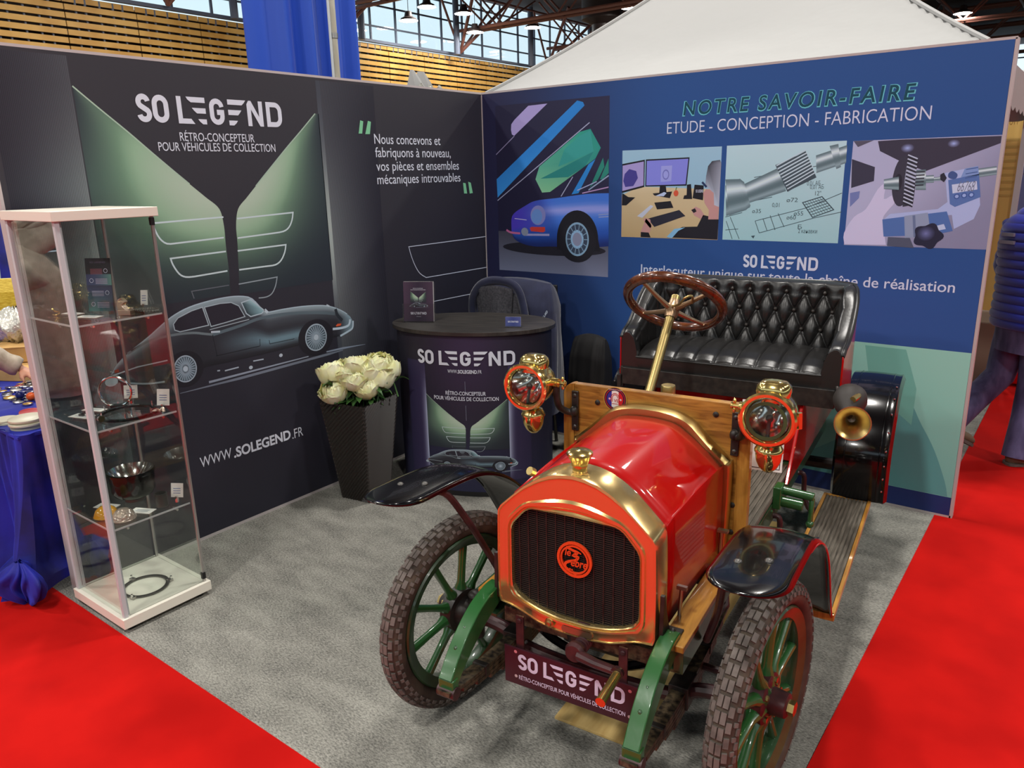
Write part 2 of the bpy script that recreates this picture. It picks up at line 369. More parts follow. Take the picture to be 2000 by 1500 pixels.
# ------------------------------------------------------------- flat printed artwork (polygons in a plane, coloured per vertex)
_tcache = {}
def text_geo(s, weight=0.0, spacing=1.0):
    k = (s, weight, spacing)
    if k not in _tcache:
        cu = bpy.data.curves.new('lettering', 'FONT'); cu.body = s; cu.offset = weight; cu.space_character = spacing
        cu.resolution_u = 4
        o = bpy.data.objects.new('lettering', cu); COL.objects.link(o)
        bpy.context.view_layer.update()
        me = bpy.data.meshes.new_from_object(o.evaluated_get(bpy.context.evaluated_depsgraph_get()))
        _tcache[k] = ([(v.co.x, v.co.y) for v in me.vertices], [tuple(p.vertices) for p in me.polygons])
        bpy.data.objects.remove(o); bpy.data.curves.remove(cu); bpy.data.meshes.remove(me)
    return _tcache[k]
def C(r, g, b, k=1.15): return rgb(r * .93, g * .985, min(255, b * 1.06), k)
class Art:
    STEP = 0.00012; seg = 0
    def __init__(s, mapf): s.m = MB(); s.map = mapf; s.T = lambda u, v: (u, v)
    def P(s, u, v, lay): 
        u, v = s.T(u, v); return s.map(u, v, 0.0006 + lay * s.STEP)
    def poly(s, pts, col, lay=1):
        tri = tessellate_polygon([[Vector((p[0], p[1], 0)) for p in pts]])
        s.m.add([s.P(p[0], p[1], lay) for p in pts], [tuple(t) for t in tri], col if isinstance(col, list) else col)
    def rect(s, u0, v0, u1, v1, col, lay=1, n=1):
        s.strip([(u0, v0), (u0, v1)], [(u1, v0), (u1, v1)], (lambda a, b: col) if not callable(col) else col, lay, n, n)
    def strip(s, A, B, fn, lay=1, na=None, nb=8):
        """ruled patch between curves A and B; fn(along, across) -> colour"""
        if na: A = resample(A, na); B = resample(B, na)
        n = len(A) - 1
        s.m.grid(lambda u, v: s.P(*lerp(A[round(u * n)], B[round(u * n)], v), lay), n, nb, colfn=fn)
    def line(s, pts, w, col, lay=2, closed=False):
        P = [Vector((p[0], p[1])) for p in pts]
        if s.seg and not isinstance(w, list):
            Q = []
            for i in range(len(P) - (0 if closed else 1)):
                a, b = P[i], P[(i + 1) % len(P)]; k = max(1, int((b - a).length / s.seg)); Q += [a.lerp(b, j / k) for j in range(k)]
            P = Q if closed else Q + [P[-1]]
        n = len(P); L = []; R = []
        for i in range(n):
            a = P[i - 1] if (i > 0 or closed) else P[0]; b = P[(i + 1) % n] if (i < n - 1 or closed) else P[-1]
            d1 = (P[i] - a); d2 = (b - P[i])
            if d1.length < 1e-9: d1 = d2
            if d2.length < 1e-9: d2 = d1
            d1 = d1.normalized(); d2 = d2.normalized(); t = (d1 + d2)
            t = d1 if t.length < 1e-6 else t.normalized()
            nn = Vector((-t.y, t.x)); k = 1 / max(0.45, abs(nn.dot(Vector((-d1.y, d1.x)))))
            ww = w[i] if isinstance(w, list) else w
            L.append(P[i] + nn * ww / 2 * k); R.append(P[i] - nn * ww / 2 * k)
        vs_ = [s.P(p.x, p.y, lay) for p in L + R]
        fs = [(i, (i + 1) % n, n + (i + 1) % n, n + i) for i in range(n if closed else n - 1)]
        s.m.add(vs_, fs, [col(i % n) for i in range(2 * n)] if callable(col) else col)
    def ell(s, c, rx, ry, col, lay=1, n=28, rot=0.0, ring=None):
        def q(a, k): 
            x, y = rx * k * cos(a), ry * k * sin(a)
            return (c[0] + x * cos(rot) - y * sin(rot), c[1] + x * sin(rot) + y * cos(rot))
        if ring:
            s.m.grid(lambda u, v: s.P(*q(2 * pi * u, 1 + (ring - 1) * v), lay), n, 1, cu=True, colfn=lambda u, v: col)
        else: s.poly([q(2 * pi * i / n, 1) for i in range(n)], col, lay)
    def glow(s, c, rx, ry, fn, lay=1, n=28, m=6):
        """disc whose colour fn(r) varies from centre (0) to rim (1)"""
        s.m.grid(lambda u, v: s.P(c[0] + rx * v * cos(2 * pi * u), c[1] + ry * v * sin(2 * pi * u), lay), n, m, cu=True, colfn=lambda u, v: fn(v))
    def text(s, t, u0, u1, v0, cap, col, lay=3, weight=0.0, spacing=1.0, slant=0.0, v1=None):
        """fit the text between u0 and u1; cap = capital height; v1 = baseline at the right end"""
        P, F = text_geo(t, weight, spacing); H, _ = text_geo('H', weight)
        hy = max(p[1] for p in H); x0 = min(p[0] for p in P); x1 = max(p[0] for p in P)
        out = []
        for x, y in P:
            k = (x - x0) / (x1 - x0); yy = y / hy * cap
            b = v0 if v1 is None else v0 + (v1 - v0) * k
            out.append(s.P(u0 + (u1 - u0) * k + slant * yy, b + yy, lay))
        s.m.add(out, F, col)
    def logo(s, u0, u1, v0, h, col, lay=3):
        """the SO LEGEND wordmark: rounded letters, both E's made of three wing bars"""
        k = (u1 - u0) / 6.63; T = .2
        def X(p): return (u0 + p[0] * k, v0 + p[1] * h)
        def rib(pts, w=T):
            # constant-width stroke in letter space, mapped afterwards
            P = [Vector((a, b)) for a, b in pts]; n = len(P); L = []; R = []
            for i in range(n):
                a = P[max(i - 1, 0)]; b = P[min(i + 1, n - 1)]
                d1 = (P[i] - a) if i else (P[1] - P[0]); d2 = (b - P[i]) if i < n - 1 else d1
                d1 = d1.normalized(); d2 = d2.normalized(); t = (d1 + d2).normalized(); nn = Vector((-t.y, t.x))
                kk = 1 / max(.5, nn.dot(Vector((-d1.y, d1.x)))); L.append(P[i] + nn * w / 2 * kk); R.append(P[i] - nn * w / 2 * kk)
            vs_ = [s.P(*X(p), lay) for p in L + R]
            s.m.add(vs_, [(i, i + 1, n + i + 1, n + i) for i in range(n - 1)], col)
        def arc(cx, cy, rx, ry, a0, a1, n=8):
            return [(cx + rx * cos(radians(a0 + (a1 - a0) * i / n)), cy + ry * sin(radians(a0 + (a1 - a0) * i / n))) for i in range(n + 1)]
        pg = lambda pts: s.poly([X(p) for p in pts], col, lay)
        # S
        r = .185
        rib(arc(.285, .715, r, r, 10, 90) + arc(.285, .715, r, r, 90, 225, 8)[1:] + arc(.3, .285, r, r, 45, -90, 10) + arc(.285, .285, r, r, -90, -170))
        def O(x0, x1):
            cx = (x0 + x1) / 2; rr = (x1 - x0) / 2 - T / 2
            return [(cx + rr, .5)] + arc(cx, 1 - T / 2 - rr, rr, rr, 0, 180, 12) + arc(cx, T / 2 + rr, rr, rr, 180, 360, 12) + [(cx + rr, .5)]
        rib(O(.63, 1.3))
        pg([(1.66, 1), (1.86, 1), (1.86, .19), (2.22, .19), (2.37, 0), (1.66, 0)])
        pg([(2.08, 1), (2.9, 1), (2.9, .80), (2.28, .80), (2.14, .9)])
        pg([(2.3, .60), (2.9, .60), (2.9, .40), (2.50, .40), (2.38, .5)])
        pg([(2.52, .19), (2.9, .19), (2.9, 0), (2.72, 0), (2.6, .09)])
        rr = .235; cx = 3.41
        rib(arc(cx, .9 - rr, rr, rr, 5, 180, 10) + arc(cx, .1 + rr, rr, rr, 180, 360, 10) + [(cx + rr, .48), (cx, .48)])
        pg([(3.94, 1), (4.82, 1), (4.74, .9), (4.62, .80), (3.94, .80)])
        pg([(3.94, .60), (4.58, .60), (4.5, .5), (4.4, .40), (3.94, .40)])
        pg([(3.94, .19), (4.36, .19), (4.28, .09), (4.16, 0), (3.94, 0)])
        pg([(4.86, 0), (4.86, .86), (4.96, 1), (5.08, 1), (5.44, .38), (5.44, 1), (5.64, 1), (5.64, 0), (5.46, 0), (5.06, .66), (5.06, 0)])
        rib([(5.92, .0), (5.92, .9)] + arc(6.27, .9 - .26, .26, .26, 90, 0, 6) + arc(6.27, .1 + .26, .26, .26, 0, -90, 6) + [(6.02, .1)])
    def build(s, name, parent, m='print'):
        return s.m.build(name, M[m], parent, smooth=0, normals=False)

WHITE = C(222, 216, 213)
# hero picture shared by the stand wall, the counter wrap and the brochures: drawn in wall metres
VL_EDGE = [(-2.7105, 2.2121), (-2.0751, 1.661)]
def wing(a, pts, w, col, lay=4): a.line(pts, w, col, lay)
def etype(a, lay=5, full=True):
    E = lambda p: p
    top = sm2([(-2.7642, 0.95), (-2.7198, 1.009), (-2.6619, 1.0497), (-2.5533, 1.1085), (-2.4776, 1.1556), (-2.4164, 1.1895), (-2.3329, 1.2175), (-2.226, 1.233), (-2.116, 1.2386), (-2.0359, 1.2326), (-1.9759, 1.214), (-1.935, 1.1689), (-1.897, 1.1273), (-1.79, 1.126), (-1.6504, 1.1221), (-1.5048, 1.1053), (-1.4157, 1.0757), (-1.3459, 1.036), (-1.3065, 1.0004), (-1.2975, 0.9608)], 3)
    bot = sm2([(-2.7618, 0.9448), (-2.7323, 0.9314), (-2.6842, 0.9096), (-2.6084, 0.885), (-2.5139, 0.8712), (-2.4276, 0.873), (-2.2805, 0.9048), (-2.1622, 0.9038), (-2.08, 0.9046), (-1.9078, 0.9048), (-1.7236, 0.9081), (-1.5678, 0.9045), (-1.4601, 0.9078), (-1.3917, 0.9071), (-1.3251, 0.9257), (-1.2979, 0.9566)], 3)
    def fn(t, v):
        k = 1.0 - abs(t - .62) * .8
        c = lerp((150, 160, 158), (72, 73, 76), sstep(0, .26, v))
        c = lerp(c, (50, 48, 52), sstep(.22, .5, v))
        band = math.exp(-((v - .72) / .14) ** 2) * max(0, min(1, (t - .38) * 5)) * max(0, min(1, (.86 - t) * 9))
        c = lerp(c, (112, 134, 138), band)
        c = lerp(c, (36, 34, 38), sstep(.86, 1, v))
        if t > .9: c = lerp(c, (138, 158, 160), sstep(.9, .97, t) * .8)
        return C(*c)
    a.strip(top, bot, fn, lay, 60, 16)
    hl = lambda i: C(176, 186, 186)
    a.line(resample(top, 60)[6:58], .006, hl, lay + 1)
    # shoulder crease over the rear wing and the bonnet
    a.line(sm2([(-2.6619, 1.0497), (-2.5564, 1.089), (-2.4372, 1.0976), (-2.3294, 1.0901), (-2.264, 1.0736), (-2.2194, 1.062)], 4), .012, C(112, 118, 116), lay + 1)
    a.line(sm2([(-2.2194, 1.062), (-2.0563, 1.0809), (-1.9266, 1.1003), (-1.7477, 1.0964), (-1.5587, 1.0716), (-1.4295, 1.0449)], 4), .016, C(92, 102, 104), lay + 1)
    # cockpit
    for pts in ([(-2.4209, 1.1494), (-2.3935, 1.1756), (-2.321, 1.1985), (-2.2584, 1.2084), (-2.2369, 1.1136), (-2.334, 1.1091), (-2.3929, 1.1069), (-2.4183, 1.1196)],
                [(-2.2472, 1.2067), (-2.1591, 1.2128), (-2.0961, 1.2086), (-2.0546, 1.1852), (-2.0256, 1.1237), (-2.1335, 1.112), (-2.225, 1.1045)]):
        a.poly(pts, C(46, 41, 48), lay + 2); a.line(pts, .005, C(170, 176, 174), lay + 3, True)
    ws = [(-2.0363, 1.1985), (-1.9808, 1.2088), (-1.9044, 1.1374), (-1.9235, 1.1239), (-1.9911, 1.1182), (-2.0153, 1.1382)]
    a.poly(ws, [C(60, 72, 74), C(172, 196, 192), C(150, 180, 178), C(120, 150, 150), C(50, 60, 62), C(40, 44, 48)], lay + 2); a.line(ws, .006, C(180, 188, 186), lay + 3, True)
    a.line([(-2.2348, 1.0898), (-2.0029, 1.1052)], .004, C(170, 174, 172), lay + 3)
    a.line([(-2.229, 1.0766), (-2.179, 1.0707)], .010, C(190, 194, 192), lay + 3)
    a.line([(-2.2195, 0.9501), (-1.9545, 0.9523), (-1.9513, 0.9898)], .003, C(30, 30, 34), lay + 3)
    a.line([(-1.8947, 0.9732), (-1.8929, 0.9521), (-1.7299, 0.9506)], .003, C(30, 30, 34), lay + 3)
    a.line(sm2([(-2.2232, 1.0627), (-2.2118, 0.9486)], 2), .003, C(34, 34, 38), lay + 3)
    # wheels
    for c, rx, ry in (((1545, 440), 78, 100), ((600, 668), 84, 100)):
        (cu, cv), (eu, _), (_, fv) = [(-1.5798, 0.9312), (-1.5025, 0.9171), (-1.5706, 1.0107)] if c[0] > 1000 else [(-2.3914, 0.9194), (-2.3306, 0.9063), (-2.3813, 0.9878)]
        ru, rv = abs(eu - cu), abs(fv - cv)
        a.ell((cu, cv), ru * 1.62, rv * 1.32, C(38, 35, 40), lay + 2, 30)
        a.ell((cu, cv), ru, rv, C(74, 84, 88), lay + 3, 30)
        a.ell((cu, cv), ru, rv, C(168, 176, 178), lay + 4, 30, ring=.9)
        for i in range(26):
            an = 2 * pi * i / 26
            a.line([(cu + ru * .2 * cos(an), cv + rv * .2 * sin(an)), (cu + ru * .86 * cos(an + .12), cv + rv * .86 * sin(an + .12))], .006, C(150, 160, 164), lay + 5)
        a.ell((cu, cv), ru * .22, rv * .22, C(186, 192, 192), lay + 6, 14)
    # nose, lamp, bumper
    a.poly([(-1.4288, 0.9746), (-1.4153, 0.9831), (-1.386, 0.9799), (-1.3936, 0.9686), (-1.4253, 0.9682)], C(222, 92, 52), lay + 3)
    a.line(sm2([(-1.4213, 1.0725), (-1.4098, 1.0336), (-1.3768, 0.9967)], 4), .02, C(46, 50, 54), lay + 2)
    a.line(sm2([(-1.4546, 0.9583), (-1.3868, 0.9532), (-1.3323, 0.9608), (-1.318, 0.9938)], 4), .014, C(196, 206, 206), lay + 3)
    a.line(sm2([(-1.4023, 0.9073), (-1.3361, 0.925), (-1.3039, 0.9407), (-1.2953, 0.9817)], 4), .012, C(186, 196, 196), lay + 3)
    a.line([(-1.9021, 1.1416), (-1.8845, 1.1223)], .016, C(190, 196, 194), lay + 3)
    a.line([(-1.4845, 1.1056), (-1.4653, 1.0946)], .010, C(190, 196, 194), lay + 3)
    # tail lamps and rear bumper
    a.line([(-2.7527, 0.9624), (-2.6271, 0.9793), (-2.4761, 0.9807)], .006, C(176, 180, 178), lay + 3)
    a.line(sm2([(-2.7234, 0.9473), (-2.6832, 0.9161), (-2.5874, 0.889), (-2.5054, 0.8803)], 4), .008, C(160, 166, 164), lay + 3)
    a.poly([(-2.7331, 0.9856), (-2.7135, 0.9892), (-2.7126, 0.9746), (-2.7321, 0.9723)], C(150, 62, 44), lay + 3)
    a.ell([(-2.7538, 0.9364)][0], .03, .022, C(176, 182, 180), lay + 3, 12)
    for p in ([(-2.2225, 0.8725), (-2.2069, 0.8706)], [(-2.1799, 0.8632), (-2.0979, 0.8648)], [(-2.0073, 0.879), (-1.9424, 0.8763)]):
        a.line(p, .007, C(170, 172, 174), lay + 3)
    for p in [(-2.026, 0.8478), (-1.8303, 0.8752)]: a.ell(p, .012, .010, C(180, 182, 182), lay + 3, 10)
    if full:
        a.line([(-2.2765, 0.8238), (-1.6457, 0.8315)], [.012, .006], C(146, 148, 154), lay + 2)
        a.line([(-2.4379, 0.8037), (-2.0935, 0.8042), (-1.4961, 0.8162), (-1.3904, 0.8189)], [.003, .014, .014, .005], C(116, 118, 124), lay + 2)
        a.line([(-1.515, 0.8325), (-1.3892, 0.8305), (-1.2134, 0.8209)], [.008, .012, .002], C(140, 144, 152), lay + 2)
def hero(a, base=1, lines=True, left_lines=True):
    """green V, wing feathers and the car side view"""
    inner = sm2([(-2.7105, 2.2121), (-2.6203, 2.1336), (-2.5022, 2.0338), (-2.3979, 1.9402), (-2.2867, 1.843), (-2.1555, 1.7316)], 3)[:-1] + sm2([(-2.1555, 1.7316), (-2.0982, 1.6797), (-2.0837, 1.5985), (-2.0862, 1.4968), (-2.0864, 1.3675), (-2.0937, 1.2501)], 5)
    outer = [([(-2.7105, 2.2121)][0][0], v) for _, v in inner]
    zc = [(-2.355, 1.7299)][0][1]
    def glow_c(z, v, side):
        g = math.exp(-((z - zc) / (.40 if z > zc else .27)) ** 2) * math.exp(-(v / (.80 if side < 0 else .62)) ** 2)
        c = lerp((42, 46, 52), (136, 168, 126), min(1, g * 1.5)); c = lerp(c, (188, 196, 166), min(1, max(0, g - .5) * 1.9))
        return C(*c)
    def fnL(t, v): return glow_c(inner[min(len(inner) - 1, round(t * (len(inner) - 1)))][1], v, -1)
    a.strip(inner, outer, fnL, base, None, 14)
    innr = sm2([(-1.4468, 2.1573), (-1.5505, 2.0665), (-1.6548, 1.978), (-1.7461, 1.897), (-1.8352, 1.8179), (-1.9397, 1.7233)], 3)[:-1] + sm2([(-1.9397, 1.7233), (-1.9913, 1.6745), (-2.0141, 1.594), (-2.0191, 1.4911), (-2.0306, 1.3612), (-2.0406, 1.2429)], 5)
    out2 = [([(-1.422, 2.1584)][0][0], v) for _, v in innr]
    def fnR(t, v): return glow_c(innr[min(len(innr) - 1, round(t * (len(innr) - 1)))][1], v, 1)
    a.strip(innr, out2, fnR, base, None, 14)
    a.line(inner[:14], .006, C(176, 190, 160), base + 1); a.line(innr[:14], .006, C(170, 186, 158), base + 1)
    wc = C(206, 212, 202)
    fea = [[(-2.081, 1.6387), (-2.4503, 1.6316), (-2.4448, 1.6032), (-2.4265, 1.5593), (-2.395, 1.5329), (-2.3461, 1.5312), (-2.0921, 1.5382)], [(-2.0901, 1.4689), (-2.3876, 1.4622), (-2.3796, 1.4297), (-2.3547, 1.3852), (-2.3229, 1.3666), (-2.2772, 1.3637), (-2.0948, 1.371)],
           [(-2.0037, 1.6267), (-1.6561, 1.6392), (-1.6677, 1.5989), (-1.6925, 1.5622), (-1.7316, 1.5431), (-1.8077, 1.5377), (-2.0139, 1.5295)], [(-2.0226, 1.4653), (-1.7238, 1.4713), (-1.7351, 1.4337), (-1.7636, 1.3923), (-1.8026, 1.3715), (-1.8614, 1.3695), (-2.0266, 1.3687)]]
    for f in fea: a.line([f[0]] + sm2(f[1:-1], 3) + [f[-1]], .008, wc, base + 2)
    for f in ([(-2.0394, 1.2961), (-1.8011, 1.3051), (-1.8167, 1.2598), (-1.8445, 1.2217), (-1.8821, 1.2075), (-1.9301, 1.2087)],): a.line([f[0]] + sm2(f[1:], 3), .006, C(150, 154, 152), base + 2)
    a.line([(-2.096, 1.2979), (-2.3038, 1.2939), (-2.2955, 1.2572)], .005, C(104, 104, 106), base + 2)
    etype(a, base + 3)

# ------------------------------------------------------------- floor, carpets, hall shell
HALL = (-20.0, 26.0, -24.0, 60.0)
o = MB().box((3, 18, -0.03), (46, 84, 0.06)).build('floor', 'grey_felt', smooth=0); tag(o, kind='structure')
t = MB().box((-3.6, -5.1, 0.002), (13.26, 3.98, 0.005)).build('red_carpet', 'red_carpet', smooth=0)
tag(t, 'red carpet runner laid along the aisle in front of the glass cabinet', 'carpet')
t = MB().box((5.53, 1.0, 0.002), (5.0, 26.0, 0.005)).build('red_carpet', 'red_carpet', smooth=0)
tag(t, 'red carpet runner laid along the aisle beside the blue printed stand wall', 'carpet')

# slatted timber wall with a clerestory above
WX = -20.0
m = MB(); m.box((WX - 0.5, 18, 3.4), (0.1, 84, 6.8)); w = m.build('wall_left', 'dark_void', smooth=0); tag(w, kind='structure')
sl = MB()
seams = [-7.7 + 2.037 * i for i in range(0, 34)]
for y0 in seams:
    for k in range(0, 20):
        z = 6.74 - 0.215 * k
        if z < 2.0: break
        sl.box((WX + (0.02 if k else -.06), y0 + 1.018, z), (0.04, 2.005, 0.145))
sl.build('slat', 'slat', w, smooth=0)
bt = MB()
for i, y0 in enumerate(seams):
    for d in (0.35, 0.62, 1.02, 1.40, 1.68): bt.box((WX - 0.06, y0 + d, 4.6), (0.05, 0.045, 4.4))
bt.tube([(WX - .2, -8, 5.9), (WX - .2, 60, 5.9)], 0.04, 6); bt.build('batten', 'mullion', w, smooth=0)
m = MB(); m.box((WX, 18, 6.9), (0.16, 84, 0.10))
for i in range(0, 62): m.box((WX, -12 + 1.36 * i, 8.1), (0.07, 0.07, 2.4))
for z in (7.45, 8.2, 8.9): m.box((WX, 18, z), (0.06, 84, 0.06))
for i in range(0, 16): m.tube([(WX + .5, -10 + 5.4 * i, 6.8), (WX + .5, -10 + 5.4 * i, 9.4)], 0.13, 10)
w = m.build('window_1', 'mullion', smooth=30); tag(w, kind='structure')
m = MB().box((WX - 0.02, 18, 8.1), (0.012, 84, 2.3)); m.build('window_pane', 'glass', w, smooth=0)
# the other three sides of the hall, each with a band of daylight above it
for nm, c, d in (('wall_back', (3, 60, 3.3), (46, .2, 6.6)), ('wall_front', (3, -24, 3.3), (46, .2, 6.6)), ('wall_right', (26, 18, 3.3), (.2, 84, 6.6))):
    o = MB().box(c, d).build(nm, 'hall_grey', smooth=0); tag(o, kind='structure')
m = MB()
for i in range(0, 30): m.box((-19 + 1.55 * i, 60, 8.0), (.08, .08, 2.8))
for z in (6.7, 7.6, 8.5): m.box((3, 60, z), (46, .08, .08))
o = m.build('window_2', 'mullion', smooth=0); tag(o, kind='structure')
m = MB(); m.box((3, 18, 9.55), (47, 86, 0.2))
c_ = m.build('ceiling', 'roof', smooth=0); tag(c_, kind='structure')
pu = MB()
for x in range(-19, 26, 3): pu.tube([(x, -24, 9.1), (x, 60, 9.1)], 0.05, 6)
pu.build('purlin', 'truss', c_, smooth=30)
# roof trusses
def truss():
    t = empty('roof_truss', (0, 0, 0)); ch = MB(); dg = MB()
    for z, r in ((7.75, .07), (9.25, .09)):
        for dy in (-.28, .28): ch.tube([(-19.6, dy, z), (25, dy, z)], r, 8)
    x = -19.0
    while x < 24:
        for dy in (-.28, .28):
            dg.tube([(x, dy, 9.25), (x + 1.5, dy, 7.75)], .042, 6); dg.tube([(x + 1.5, dy, 7.75), (x + 3.0, dy, 9.25)], .042, 6)
        dg.tube([(x + 1.5, -.28, 7.75), (x + 1.5, .28, 7.75)], .035, 6)
        x += 3.0
    for dy in (-.28, .28):
        dg.tube([(-19.75, 0, 6.95), (-17.6, dy * 5, 9.2)], .07, 7); dg.tube([(-19.75, 0, 6.95), (-19.2, dy * 7, 9.2)], .05, 6)
    for s_ in (-1, 1):
        for q in range(3): dg.tube([(-18 + q * 7, s_ * .28, 7.75), (-18 + q * 7, s_ * 3.2, 9.2)], .04, 6)
    ch.build('chord', 'truss', t, smooth=30); dg.build('diagonal', 'truss', t, smooth=30)
    return t
tr = truss(); tag(tr, 'red brown tubular steel roof truss spanning the hall above the slatted wall', 'roof truss', 'steel roof trusses'); tr.location = (0, 9.5, 0)
for y in (16.2, 22.9, 29.6, 36.3, 43.0, 49.7): dup(tr, (0, y, 0))
# ventilation duct hanging under the roof
d = MB(); d.lathe([(.85, 9.4), (.85, 7.9), (.42, 7.7), (.42, 7.1), (.7, 6.95), (.7, 6.85), (.01, 6.85)], 20, Matrix.Translation((-14.2, 25.5, 0)))
o = d.build('air_duct', 'duct'); tag(o, 'fat dark round air duct hanging below the roof trusses', 'duct')
d = MB(); d.tube([(-11.5, 27.5, 8.35), (3, 27.5, 8.1)], .62, 16)
o = d.build('air_duct', 'truss'); tag(o, 'long horizontal red brown air duct running towards the white canopy', 'duct')
# dark acoustic panel sloping under the roof
o = MB().box((-13.5, 14.5, 8.9), (7.0, 7.0, .12), Matrix.Rotation(0, 4, 'X')).build('acoustic_panel', mat('slate_panel', rgb(70, 74, 88), .7), smooth=0)
tag(o, 'dark slate acoustic panel hung flat under the roof near the blue drape', 'panel')
# hall lamps
LM = emit_mat('lamp_glow', (1.0, 0.93, 0.80, 1), 14.0)
lamp_light = bpy.data.lights.new('hall_lamp_light', 'AREA'); lamp_light.shape = 'DISK'; lamp_light.size = .7
lamp_light.energy = LAMP_W; lamp_light.color = LAMP_COL
far_light = lamp_light.copy(); far_light.energy = LAMP_W * .28
def hall_lamp():
    t = empty('hall_lamp'); b = MB(); b.lathe([(.02, .3), (.12, .3), (.16, .12), (.3, .05), (.3, 0), (.27, 0), (.26, .03), (.01, .03)], 18); b.tube([(0, 0, .3), (0, 0, 1.0)], .012, 6)
    b.build('lamp_housing', 'duct', t); MB().lathe([(.25, -.004), (.01, -.005)], 18).build('diffuser', LM, t, smooth=0)
    return t
L0 = hall_lamp(); L0['category'] = 'lamp'
WHERE = ['small glowing hall lamp against the dark panel right of the blue drape, the higher one', 'small glowing hall lamp second to the right of the blue drape at the roof edge',
         'small hall lamp seen low before the windows close to the blue drape', 'glowing hall lamp above the windows left of the round air duct', 'glowing hall lamp just right of the round air duct, close to the canopy slope',
         'hall lamp nearest the top of the picture above the round air duct', 'hall lamp shining behind the right slope of the white canopy', 'faint hall lamp in front of the bright clerestory windows, lowest of all']
for i, p in enumerate(SEEN_LAMPS + GRID_LAMPS):
    l = L0 if i == 0 else dup(L0); l.location = p
    if i < len(SEEN_LAMPS): l['label'] = WHERE[i]
    else: l['label'] = 'unseen high bay hall lamp hung overhead outside the picture'; l['group'] = 'overhead hall lamps out of the picture'
    a = bpy.data.objects.new('hall_lamp_light', far_light if i < len(SEEN_LAMPS) else lamp_light); COL.objects.link(a); a.location = (p[0], p[1], p[2] - .03); a.visible_camera = True

# ------------------------------------------------------------- printed stand walls
def Lmap(u, v, h): return (h, u, v)
def Rmap(u, v, h): return (u, -h, v)
HW = 2.35
# left wall
sw = empty('display_wall', (0, -1.53, 0)); tag(sw, 'dark printed stand wall with a green wing design and a classic coupe', 'display wall')
off = Matrix.Translation((0, 1.53, 0))
MB().box((-.022, -1.505, HW / 2 + .004), (.040, 3.09, HW - .008), off).build('panel_core', 'dark_void', sw, smooth=0)
MB().box((-.022, -1.505, HW), (.046, 3.10, .012), off).box((-.022, -3.056, HW / 2), (.046, .012, HW), off).box((-.022, -1.505, .008), (.046, 3.09, .016), off).build('edge_profile', 'wall_edge', sw, smooth=0)
a = Art(lambda u, v, h: (h, u + 1.53, v))
UL = [(-2.7105, 2.2121)][0][0]; UR = [(-1.422, 2.1584)][0][0]; U2 = [(-1.1531, 1.9493)][0][0]
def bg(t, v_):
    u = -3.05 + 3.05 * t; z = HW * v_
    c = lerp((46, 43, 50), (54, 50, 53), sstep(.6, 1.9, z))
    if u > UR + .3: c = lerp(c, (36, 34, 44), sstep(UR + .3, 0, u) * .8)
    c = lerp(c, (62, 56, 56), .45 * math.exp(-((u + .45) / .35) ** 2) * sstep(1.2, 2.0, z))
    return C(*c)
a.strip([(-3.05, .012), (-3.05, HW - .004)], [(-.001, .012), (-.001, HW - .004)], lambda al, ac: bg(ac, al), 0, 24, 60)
# reeded pillars left and right of the picture
def pil(u0, u1, bright, z0, z1, rev=False):
    n = 46
    for i in range(n):
        t = i / n; ua = u0 + (u1 - u0) * t; ub = u0 + (u1 - u0) * (i + 1) / n; um = (ua + ub) / 2
        g = (1 - t) if rev else t
        for (p, q, dk) in ((ua, um, 1.0), (um, ub, .78)):
            def fn(al, ac):
                z = z0 + (z1 - z0) * al; e = sstep(2.3, 1.5, z) * sstep(.55, 1.15, z)
                k = g ** 1.25 * bright * (.35 + .65 * e)
                c = lerp((46, 43, 51), (176, 178, 164), k); 
                return C(c[0] * dk, c[1] * dk, c[2] * dk)
            a.strip([(p, z0), (p, z1)], [(q, z0), (q, z1)], fn, 1, 16, 1)
pil(-3.03, UL - .004, .80, .5, HW - .02)
pil(UR + .012, UR + .42, .55, .62, HW - .02, True)
a.strip([(UR - .004, .74), (UR - .004, HW - .02)], [(UR + .026, .74), (UR + .026, HW - .02)], lambda al, ac: C(*lerp((60, 60, 66), (168, 170, 156), math.exp(-((al - .5) / .28) ** 2))), 2, 24, 1)
hero(a, 2)
(lu0, lv0), (lu1, lv1) = [(-2.4487, 2.0769), (-1.6683, 2.0812)]; (_, lt0), (_, lt1) = [(-2.4298, 2.1971), (-1.653, 2.2043)]
a.logo(lu0, lu1, (lv0 + lv1) / 2, (lt0 + lt1) / 2 - (lv0 + lv1) / 2, WHITE, 12)
def ltext(s, p0, p1, capx, **k):
    a.text(s, p0[0], p1[0], (p0[1] + p1[1]) / 2, capx, k.pop('col', WHITE), 12, **k)
q = [(-2.2584, 1.9988), (-1.8511, 2.0033), (-2.3709, 1.9562), (-1.7293, 1.9539)]
ltext('RÉTRO-CONCEPTEUR', q[0], q[1], .038, weight=.002); ltext('POUR VÉHICULES DE COLLECTION', q[2], q[3], .038, weight=.002)
q = [(-1.0226, 2.0056), (-0.4398, 2.0078), (-1.0214, 1.9325), (-0.3445, 1.9277), (-1.0207, 1.8528), (-0.2665, 1.848), (-1.0197, 1.7753), (-0.2555, 1.7707)]
for i, s_ in enumerate(('Nous concevons et', 'fabriquons à nouveau,', 'vos pièces et ensembles', 'mécaniques introuvables')):
    ltext(s_, q[2 * i], q[2 * i + 1], .056, weight=.003)
gq = C(132, 196, 142)
